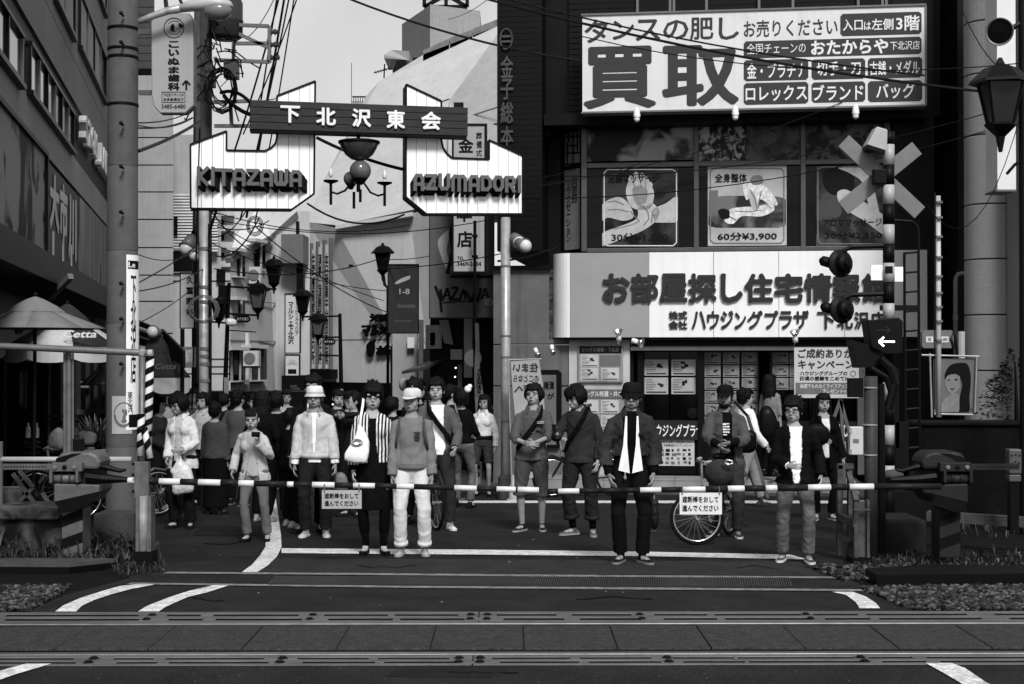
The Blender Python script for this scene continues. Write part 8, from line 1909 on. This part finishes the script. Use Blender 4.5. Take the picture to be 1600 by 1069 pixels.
phone = person(908, 838, 1.71, "young man in dark shirt and cropped trousers looking down at his phone", top=(.050, {"collar": 1, "ez": .030, "z0": .84, "sleeve": .92, "amp": .009}), bottom=("trousers", .035, {"len": .86, "cuff": .085, "ez": .024, "turnup": .04}), shoes=(.12, .30, {"lace": .4, "sock": .015}), hair=("mop", {"len": .09, "vol": 1.10, "fringe": .17}),
 strap=(.010, 1, .026), hands={"L": (-.20, -.33, 1.18), "R": (.22, -.09, .86), "dL": (-.3, -.7, .55), "cL": .7, "pL": (-.6, .6, -1)}, feet={"L": (-.10, .0, -.75), "R": (.14, -.02, .3)}, head=(-.55, .42, 0), yaw=-.3, skin=.36, stoop=.03)
def tail(T):
 k = T.k
 for sg in (-1, 1):
  mb = MB(); a = T.up(sg * .04, -.15, 1.40); b = T.up(sg * .055, -.16, 1.10); c = T.up(sg * .09, -.165, .90)
  w = .014; vs = []
  mb.hexa([T.up(sg * .046, -.120, 1.42), T.up(sg * .062, -.110, 1.42), T.up(sg * .078, -.137, 1.15), T.up(sg * .042, -.144, 1.15), T.up(sg * .046, -.126, 1.42), T.up(sg * .062, -.116, 1.42), T.up(sg * .078, -.145, 1.15), T.up(sg * .042, -.152, 1.15)])
  mb.hexa([T.up(sg * .042, -.144, 1.15), T.up(sg * .078, -.137, 1.15), T.up(sg * .118, -.116, .90), T.up(sg * .012, -.150, .875), T.up(sg * .042, -.152, 1.15), T.up(sg * .078, -.145, 1.15), T.up(sg * .118, -.124, .90), T.up(sg * .012, -.158, .875)])
  T.put("white_shirt_front", mb, .80, smooth=False)
  T.put("pocket_flap", MB().box(sg * .115 * k - .04, -.163, T.up(0, 0, 1.24).z, sg * .115 * k + .04, -.13, T.up(0, 0, 1.262).z), .03, smooth=False)
 T.put("key_charm", MB().box(-.062, -.165, .845 * k, -.050, -.150, .885 * k).ell((-.056, -.165, .835 * k), .014, .008, .02), .3)
hatman = person(984, 881, 1.70, "man in black bucket hat, dark glasses and denim jacket, hands in pockets", top=(.008, {"z1": 1.47}), jacket=(.05, {"open": (.075, .085), "collar": 1, "z0": .97, "ez": .038, "amp": .009, "m": M_denim, "cv": .05}), bottom=("trousers", .014, {"ez": .016, "cuff": .068}), shoes=(.018, .22, {"lace": .2}),
 hair="crop", hat=("bucket", .020, {"z": .190}), glasses="sun", hands={"L": (-.205, -.11, .86), "R": (.22, -.10, .87), "pL": (-1, .6, .0), "pR": (1, .6, 0)}, feet={"L": (-.085, .0, -.40), "R": (.12, -.03, .45)}, skin=.31, extra=tail, build=1.02)
def tee(T):
 for i, (x, z, w, h) in enumerate(((-.02, 1.30, .020, .010), (.018, 1.305, .016, .005), (-.015, 1.27, .026, .006), (.02, 1.272, .012, .010), (-.02, 1.24, .020, .009), (.015, 1.24, .022, .006), (-.012, 1.21, .028, .007), (.022, 1.208, .010, .008), (-.018, 1.18, .020, .006))):
  c = T.up(x, -.135, z); T.put("shirt_print", MB().box(c.x - w, c.y - .004, c.z - h, c.x + w, c.y + .02, c.z + h), .75, smooth=False)
beard = person(1136, 841, 1.70, "bearded man in dark cap and open grey shirt leaning on a bicycle", top=(.012, {}), jacket=(.10, {"open": (.055, .13), "collar": 1, "z0": .70, "ez": .036, "sleeve": .55, "flare": .008, "amp": .010}), bottom=("trousers", .05, {"ez": .022, "m": M_denim}), shoes=(.06, .55, {"lace": .5}), hair="crop",
 hat=("cap", .016, {"crown": .088, "z": .200}), beard=True, hands={"L": (-.10, -.34, 1.07), "R": (.015, -.30, 1.10), "dL": (.5, -.5, -.6), "dR": (-.9, -.3, -.3), "cL": .6, "cR": .5, "pL": (-1, .3, -.8), "pR": (1, .3, -.8)}, feet={"L": (-.14, .10, -.5), "R": (.12, -.02, .1)}, head=(-.2, .10, 0), yaw=-.1, skin=.24, extra=tee)
whitet = person(1243, 880, 1.555, "young man with glasses in white t-shirt, open black cardigan and faded jeans", top=(.85, {"z0": .84, "ez": .016}), jacket=(.012, {"open": (.065, .03), "z0": .84, "ez": .034, "amp": .008}), bottom=("trousers", .13, {"ez": .016, "cuff": .070, "m": M_jean}), shoes=(.10, .62, {"lace": .5}), hair=("messy", {"vol": 1.15}),
 glasses="clear", hands={"L": (-.10, -.25, 1.04), "R": (.26, -.06, .92), "dL": (.85, -.4, -.1), "cL": .5}, feet={"L": (-.13, .06, -.3), "R": (.13, -.06, .15)}, head=(-.3, .08, 0), yaw=-.1, skin=.36)
longh = person(1288, 814, 1.62, "young woman with long black hair, black cardigan and white low necked top", female=True, top=(.70, {"z1": 1.40}), jacket=(.010, {"open": (.055, .04), "z0": .70, "ez": .032}), bottom=("trousers", .010, {"ez": .008}), hair=("long", {"len": -.17}), hands={"L": (-.06, -.26, 1.10), "R": (.25, -.05, .84)}, strap=(.012, -1, .016), skin=.37, head=(.05, .03, 0), shoes=(.01, .4))
person(1202, 770, 1.68, "woman with long hair and black backpack seen from behind at the shop window", female=True, top=(.24, {"sleeve": .25, "ez": .02}), bottom=("trousers", .012), hair=("long", {"len": -.10}), dist=24.6, z=-.10, yaw=2.5, q=2, face=False, skin=.30)
person(1167, 793, 1.70, "person in white shirt and pale trousers walking behind the bearded man", top=(.75, {"ez": .03}), bottom=("trousers", .30, {"ez": .02}), hair=("short", {"vol": 1.1}), yaw=1.9, feet={"L": (-.08, .25, 0), "R": (.08, -.30, 0)}, q=2, shoes=(.05, .05), hands={"L": (-.2, -.2, .9), "R": (.2, .1, .85)})
bgc = [(250, 20.5, 1.62, "woman in profile in grey jacket at the far left of the crowd", .06, .03, 1.3, ("bob", {"len": .05}), 1), (372, 21.5, 1.66, "man in grey left of the lamp post in the crowd", .10, .012, 2.9, ("short", {}), 0), (352, 24.5, 1.66, "distant dark figure under the lamp post sign plate", .02, .012, 2.4, ("mop", {}), 0),
 (412, 18.6, 1.63, "woman in black with long hair seen from behind the elderly woman", .010, .010, 2.8, ("long", {}), 1), (432, 19.4, 1.62, "dark figure with arm bent between elderly woman and old man", .010, .012, 3.3, ("mop", {"len": .08}), 0), (398, 23.5, 1.70, "dark haired person with pale face far behind the elderly woman", .22, .02, .3, ("messy", {}), 0),
 (455, 17.9, 1.52, "short person in black beside the old man's right arm", .008, .008, 2.6, ("bob", {}), 1), (527, 23.0, 1.62, "dark figure far behind, between the old man and the striped jacket", .03, .02, .2, ("short", {}), 0), (546, 21.5, 1.70, "man in dark clothes and glasses behind the striped jacket woman's shoulder", .02, .015, -.5, ("short", {}), 0),
 (616, 21.0, 1.62, "dark clothed figure between the striped jacket and the flat cap", .015, .015, 2.7, ("bob", {}), 1), (705, 22.5, 1.66, "person bending in dark coat behind the woman with the flower", .012, .012, 1.8, ("short", {}), 0), (772, 27.0, 1.66, "shadowy figure beside the arch pole further up the street", .02, .02, 2.9, ("short", {}), 0),
 (304, 23.5, 1.64, "figure in grey between the white shirt woman and the hooded person", .12, .02, .4, ("mop", {}), 0), (268, 24.5, 1.68, "figure in pale top behind the white shirt woman's shoulder", .35, .02, .2, ("short", {}), 0), (446, 25.5, 1.68, "small dark figure far up the street left of the sun hat", .45, .02, .1, ("short", {}), 0), (668, 26.0, 1.68, "distant figure up the street above the bicycle handlebar", .4, .02, .1, ("mop", {}), 0)]
hv = random.Random(3)
for px, d, h, lbl, v1, v2, yw, hr_, fm in bgc:
 h += hv.uniform(-.09, .10)
 person(px, 0, h, lbl, female=bool(fm), top=(v1, {"ez": .035}), bottom=("trousers", v2, {"ez": .02}), hair=hr_, dist=d, yaw=yw, q=2, face=abs(yw) < 1.6, shoes=(.3 if fm else .015, .2), hands={"L": (-.18, -.18, 1.0), "R": (.22, -.1, .9)}, feet={"L": (-.12, .08, -.2), "R": (.13, -.08, .2)})
# ---------------------------------------------------------------- things they carry
def bag(px_pts, d, depth, m, label, name="shoulder_bag", cat="bag", strap=None, pr=None, sr=.012, bev=.02):
 pl = Plane(800, d, 0); xs = [p[0] for p in px_pts]; ys = [p[1] for p in px_pts]
 t = Thing(name, label, cat, pl.hit(sum(xs) / len(xs), max(ys))); t.pl = pl
 b = blob(pl, px_pts, 0, 5); f = list(b.v); a = sum((f[i][0] * f[(i + 1) % len(f)][2] - f[(i + 1) % len(f)][0] * f[i][2]) for i in range(len(f)))
 if a < 0: f.reverse()
 c = Vector((sum(v[0] for v in f) / len(f), 0, sum(v[2] for v in f) / len(f))); mb = MB(); n = len(f); L = [(.55, -depth * .5), (.90, -depth * .36), (1, 0), (.90, depth * .36), (.55, depth * .5)]
 for s_, y in L: mb.v += [(c.x + (v[0] - c.x) * s_, d + y, c.z + (v[2] - c.z) * s_) for v in f]
 for j in range(4):
  for i in range(n): mb.f.append((j * n + i, j * n + (i + 1) % n, (j + 1) * n + (i + 1) % n, (j + 1) * n + i)); mb.m.append(0)
 mb.f += [tuple(reversed(range(n))), tuple(range(4 * n, 5 * n))]; mb.m += [0, 0]
 mb.f = [tuple(q) for q in mb.f]
 t.part("bag_body", mb, m, smooth=True)
 for st in (strap or []): t.part("strap", MB().tube([P(x, y, dd) for x, y, dd in st], sr, 6, sq=.5), m)
 return t
M_plast = mat("white_plastic_bag", .66, .35, var=.18, scale=18, bump=.6, bscale=25); M_cot = mat("white_cotton_bag", .80, .8, var=.06, scale=9, bump=.3, bscale=20)
d1 = white_shirt.o.location.y - .22
bag([(275, 722), (282, 716), (288, 722), (298, 732), (303, 750), (302, 768), (288, 772), (272, 774), (269, 760), (270, 745), (266, 735), (270, 730)], d1, .12, M_plast, "white plastic carrier bag hanging from the white shirt woman's hand", "plastic_bag", strap=[[(276, 722, d1), (280, 708, d1), (284, 722, d1)]])
d2 = striped.o.location.y - .24
t = bag([(561, 663), (569, 672), (577, 690), (577, 706), (571, 724), (555, 724), (539, 719), (538, 710), (547, 695), (556, 678)], d2, .07, M_cot, "white cotton tote bag with a round line drawing worn by the striped jacket woman", "tote_bag", strap=[[(562, 668, d2), (564, 650, d2), (567, 632, d2 + .12), (568, 622, d2 + .22)]], sr=.012)
mb = MB(); tp2 = Plane(800, d2 - .04, 0)
for r_, n_ in ((9, 0), (7, 1), (5, 2)): u, z = tp2.uv(557, 692 + n_ * .3, 0); mb.tube([tp2.pt(u + r_ / 150 * math.cos(i * .4488 + n_) * (1 + .12 * math.sin(i * 3)), z + r_ * .62 / 150 * math.sin(i * .4488 + n_)) for i in range(15)], .003, 4)
t.part("print", mb, M_grey)
bag([(1155, 676), (1170, 672), (1182, 678), (1182, 700), (1172, 708), (1158, 708), (1154, 690)], 18.0, .10, M_dark, "dark messenger bag at the hip of the person walking behind the bearded man", strap=[[(1178, 680, 18.0), (1168, 650, 18.1), (1148, 628, 18.4)]], sr=.02)
bag([(1188, 640), (1200, 634), (1210, 645), (1216, 665), (1212, 682), (1198, 690), (1187, 680), (1185, 660)], 24.2, .20, M_dark, "black soft backpack on the woman at the shop window", "backpack", strap=[[(1190, 642, 24.2), (1194, 625, 24.3), (1200, 612, 24.5)]])
bag([(1262, 668), (1278, 662), (1294, 670), (1296, 688), (1282, 696), (1266, 690)], longh.o.location.y - .30, .10, M_black, "black handbag worn in front by the long haired woman")
bag([(1016, 772), (1022, 766), (1028, 780), (1030, 800), (1028, 826), (1020, 830), (1014, 815), (1015, 790)], hatman.o.location.y + .25, .10, mat("shiny_black_plastic", .02, .2, var=.3, spec=.6, bump=.8, bscale=18), "shiny dark plastic bag hanging behind the man in the black hat", "plastic_bag")
bag([(706, 664), (714, 660), (722, 662), (722, 674), (712, 677), (706, 674)], 18.6, .06, M_grey, "small grey shoulder bag on the back of the woman with the flower", strap=[[(720, 664, 18.6), (714, 645, 18.55), (710, 630, 18.6)]], sr=.012)
bag([(524, 742), (534, 738), (542, 746), (544, 764), (534, 768), (524, 764)], oldman.o.location.y - .05, .08, M_grey, "small grey pouch held in the old man's left hand", "pouch", cat="pouch")
o = single("hair_flower", MB().ell(P(731, 608, 20.4), .05, .03, .05, 10, 6).ell(P(734, 604, 20.4), .035, .03, .035, 8, 6), M_white, "white flower ornament in the hair of the woman seen from behind", "flower", smooth=True)
ph_ = phone; w = phone.W @ phone.J["wL"]; t = Thing("mobile_phone", "dark mobile phone held up by the young man looking down", "phone", w + Vector((-.03, -.09, .06)))
c = w + Vector((-.03, -.09, .065)); t.part("phone_body", MB().hexa([c + Vector(v) for v in ((-.025, -.02, -.045), (.025, -.04, -.045), (.03, -.03, -.045), (-.02, -.01, -.045), (-.03, .0, .05), (.02, -.02, .05), (.025, -.01, .05), (-.025, .01, .05))]), M_dark, bev=.004); t.part("phone_screen", MB().quad(c + Vector((-.018, -.0175, -.03)), c + Vector((.02, -.033, -.03)), c + Vector((.016, -.017, .035)), c + Vector((-.022, -.002, .035))), M_grey)
w = old_woman.W @ old_woman.J["wR"]; t = Thing("camera", "small compact camera held up by the elderly woman", "camera", w + Vector((0, -.05, .05))); c = w + Vector((-.015, -.09, .10))
t.part("camera_body", MB().box(c.x - .045, c.y - .012, c.z - .028, c.x + .045, c.y + .012, c.z + .028), M_dark, bev=.005); t.part("lens", MB().lathe(c + Vector((.008, -.012, 0)), [(.018, 0), (.018, .012), (.012, .014)], 14, (0, -1, 0)), M_dark)
# ---------------------------------------------------------------- bicycles
def wheel(t, c, ax, r, spokes=20, rimm=None, big=True):
 ax = Vector(ax).normalized(); a = ax.orthogonal().normalized(); b = ax.cross(a); n = 40 if big else 24
 ring = lambda rr: [c + (a * math.cos(2 * math.pi * i / n) + b * math.sin(2 * math.pi * i / n)) * rr for i in range(n + 1)]
 w = t.part("wheel", MB().tube(ring(r - .017), .018, 8, cap=False), mat("tyre", .014, .8, var=.2), smooth=True)
 t.part("rim", MB().tube(ring(r - .042), .011, 6, cap=False), rimm or M_chrome, parent=w, smooth=True)
 mb = MB()
 for i in range(spokes):
  th = 2 * math.pi * i / spokes; e = c + (a * math.cos(th) + b * math.sin(th)) * (r - .045); h = c + ax * (.03 if i % 2 else -.03) + (a * math.cos(th + .7) + b * math.sin(th + .7)) * .02; mb.tube([h, e], .0016, 3)
 t.part("spokes", mb, M_steel, parent=w, kind="stuff"); t.part("hub", MB().tube([c - ax * .045, c + ax * .045], .02, 8), M_steel, parent=w)
def bicycle(base, yaw, steer, label, m, r=.30, basket=False, q=True):
 """front wheel contact at base; the frame runs back along yaw"""
 t = Thing("bicycle", label, "bicycle", base); f = Vector((math.cos(yaw), math.sin(yaw), 0)); s = Vector((-f.y, f.x, 0)); U = Vector((0, 0, 1)); fw = base + U * r; rw = fw + f * 1.03
 wa = Vector((math.cos(yaw + steer + math.pi / 2), math.sin(yaw + steer + math.pi / 2), 0)); sd = wa
 wheel(t, fw, wa, r, big=q); wheel(t, rw, s, r, big=q)
 hd_ = fw + f * .16 + U * .38; st = fw + f * .62 + U * .42; bb_ = fw + f * .58 - U * .03; hb = hd_ + U * .22 - f * .03
 for a_, b_, rr in ((hd_ + U * .04, st, .016), (hd_ - U * .06, bb_, .019), (st + U * .04, bb_, .016), (st, rw + s * .05, .009), (st, rw - s * .05, .009), (bb_, rw + s * .05, .011), (bb_, rw - s * .05, .011)): t.part("frame_tube", MB().tube([a_, b_], rr, 10), m, smooth=True)
 for sg in (-1, 1): t.part("fork", MB().tube([hd_ - U * .05, hd_ - U * .12 + wa * sg * .045, fw + wa * sg * .045], [.016, .013, .009], 8), m, smooth=True)
 t.part("stem", MB().tube([hd_ - U * .06, hb], .014, 8), M_steel); hx = wa
 t.part("handlebar", MB().tube([hb + hx * .27 + f * .14, hb + hx * .24 + f * .02, hb + hx * .08 - f * .02, hb - hx * .08 - f * .02, hb - hx * .24 + f * .02, hb - hx * .27 + f * .14], .011, 8), M_steel, smooth=True)
 for sg in (-1, 1): t.part("grip", MB().tube([hb + hx * .27 * sg + f * .14, hb + hx * .245 * sg + f * .04], .017, 8), M_ren2); t.part("brake_lever", MB().tube([hb + hx * .24 * sg + f * .03, hb + hx * .20 * sg - f * .05 - U * .02, hb + hx * .25 * sg + f * .08 - U * .04], .006, 5), M_chrome)
 t.part("saddle", MB().ell(st + U * .20 + f * .04, .12, .07, .035, 12, 8, Matrix.Rotation(yaw, 3, 'Z')), M_black, smooth=True); t.part("seat_post", MB().tube([st, st + U * .18 + f * .02], .012, 8), M_steel)
 t.part("chainring", MB().lathe(bb_ + s * .05, [(.085, 0), (.085, .006), (.07, .006)], 20, s), M_steel)
 for sg in (-1, 1): t.part("crank", MB().tube([bb_ + s * .07 * sg, bb_ + s * .08 * sg + (f * .12 - U * .10) * sg], .009, 6), M_steel); t.part("pedal", MB().box(*(bb_ + s * .12 * sg + (f * .12 - U * .10) * sg - Vector((.04, .04, .01))), *(bb_ + s * .12 * sg + (f * .12 - U * .10) * sg + Vector((.04, .04, .01)))), M_dark)
 mg = [fw + (-f * math.cos(w_) + U * math.sin(w_)) * (r + .025) for w_ in (R(20), R(55), R(90), R(130))]
 if abs(steer) < .2: t.part("mudguard", MB().tube(mg, .022, 6, sq=.3), m)
 t.part("mudguard", MB().tube([rw + (-f * math.cos(w_) + U * math.sin(w_)) * (r + .025) for w_ in (R(40), R(80), R(120), R(165))], .022, 6, sq=.3), m)
 if basket:
  c_ = hd_ + U * .08 - f * .22
  for zz in (0, .08, .16, .22): t.part("basket_wire", MB().tube([c_ + s * .16 - f * .1 + U * zz, c_ + s * .16 + f * .1 + U * zz, c_ - s * .16 + f * .1 + U * zz, c_ - s * .16 - f * .1 + U * zz, c_ + s * .16 - f * .1 + U * zz], .005, 4), M_dark)
  for i in range(9): a_ = -.16 + .04 * i; t.part("basket_wire", MB().tube([c_ + s * a_ - f * .1, c_ + s * a_ - f * .1 + U * .22], .004, 4), M_dark)
 return t
g1 = G(1089, 852); bicycle(g1, R(62), R(-58), "bicycle with pale rimmed front wheel turned sideways, held by the bearded man", mat("bike_dark", .03, .4), r=.292)
c_ = P(1124, 739, 14.6); hl = Thing("helmet", "round grey helmet hanging on the bicycle of the bearded man", "helmet", c_ - Vector((0, 0, .14)))
hl.part("shell", MB().ell(c_, .150, .13, .135, 24, 16, Matrix.Rotation(-.2, 3, 'Y')), mat("helmet_grey", .055, .7, var=.4, scale=7, bump=.8, bscale=9), smooth=True)
hl.part("chain", MB().tube([P(1130, 722, 14.45), P(1136, 719, 14.42), P(1143, 720, 14.42), P(1145, 725, 14.42), P(1138, 726, 14.42), P(1132, 723, 14.42)], .011, 6), M_chrome, smooth=True)
g2 = G(684, 828); bicycle(Vector((g2.x - .02, g2.y - .1, g2.z)), R(100), R(10), "bicycle with white grips facing the camera beside the man in the grey cardigan", mat("bike_black", .02, .35), r=.33, basket=False)
g3 = gd(23.4, 862); bicycle(Vector((g3.x, g3.y, g3.z)), R(8), 0, "dark parked bicycle by the metal wall behind the young men", mat("bike_black", .02, .35), r=.32, q=False)
for i, (px, d, yw, lb_) in enumerate(((60, 19.5, 20, "parked bicycle with basket under the grey parasol"), (100, 20.2, 30, "parked bicycle beside the white bag under the parasols"), (128, 18.8, 35, "parked bicycle nearest the concrete pole"))):
 g4 = gd(d, px); bicycle(g4, R(yw), 0, lb_, mat("bike_grey", .12, .4), r=.31, basket=True, q=False)
bag([(84, 672), (92, 668), (99, 676), (98, 700), (84, 702), (76, 694), (78, 680)], 18.6, .2, M_plast, "white cloth bundle in front of the parked bicycles", "bundle", cat="bundle")
bag([(122, 676), (140, 674), (150, 680), (147, 694), (130, 696), (122, 690)], 18.4, .2, mat("cloth_bag_grey", .32, .8, var=.3), "pale basket bag on the bicycle nearest the concrete pole", "bag")
for x, y, h_ in ((150, 660, .22), (140, 668, .2), (158, 668, .2)):
 rs = random.Random(x); c_ = P(x, y + 30, 19.2); mb = MB()
 for i in range(70):
  th = rs.uniform(0, 6.28); L = rs.uniform(.15, .45); dv = Vector((math.cos(th) * .6, math.sin(th) * .4, rs.uniform(.3, 1))).normalized() * L; sd_ = Vector((-dv.y, dv.x, 0)).normalized() * .014; mb.add([c_ - sd_, c_ + sd_, c_ + dv * .6 + sd_, c_ + dv * .6 - sd_, c_ + dv], [(0, 1, 2, 3), (3, 2, 4)])
 t = Thing("potted_plant", {150: "spiky leaved plant in the middle behind the concrete pole", 140: "spiky plant left of its neighbours by the terrace posts", 158: "spiky plant right beside the concrete pole"}[x], "plant", c_); t.part("leaves", mb, mat("plant_leaf", .16, .5, var=.4), kind="stuff"); t.part("stem", MB().tube([gd(19.2, x), c_], .02, 5), M_dark)
for x, y0 in ((44, 662), (57, 662)):
 single("bottle", MB().lathe(P(x, 684, 20), [(.035, 0), (.035, .12), (.015, .16), (.015, .20)], 10), M_ren3, "left pale bottle shape on the dark terrace table" if x == 44 else "right pale bottle shape on the dark terrace table", "bottle", "bottles on the terrace table")
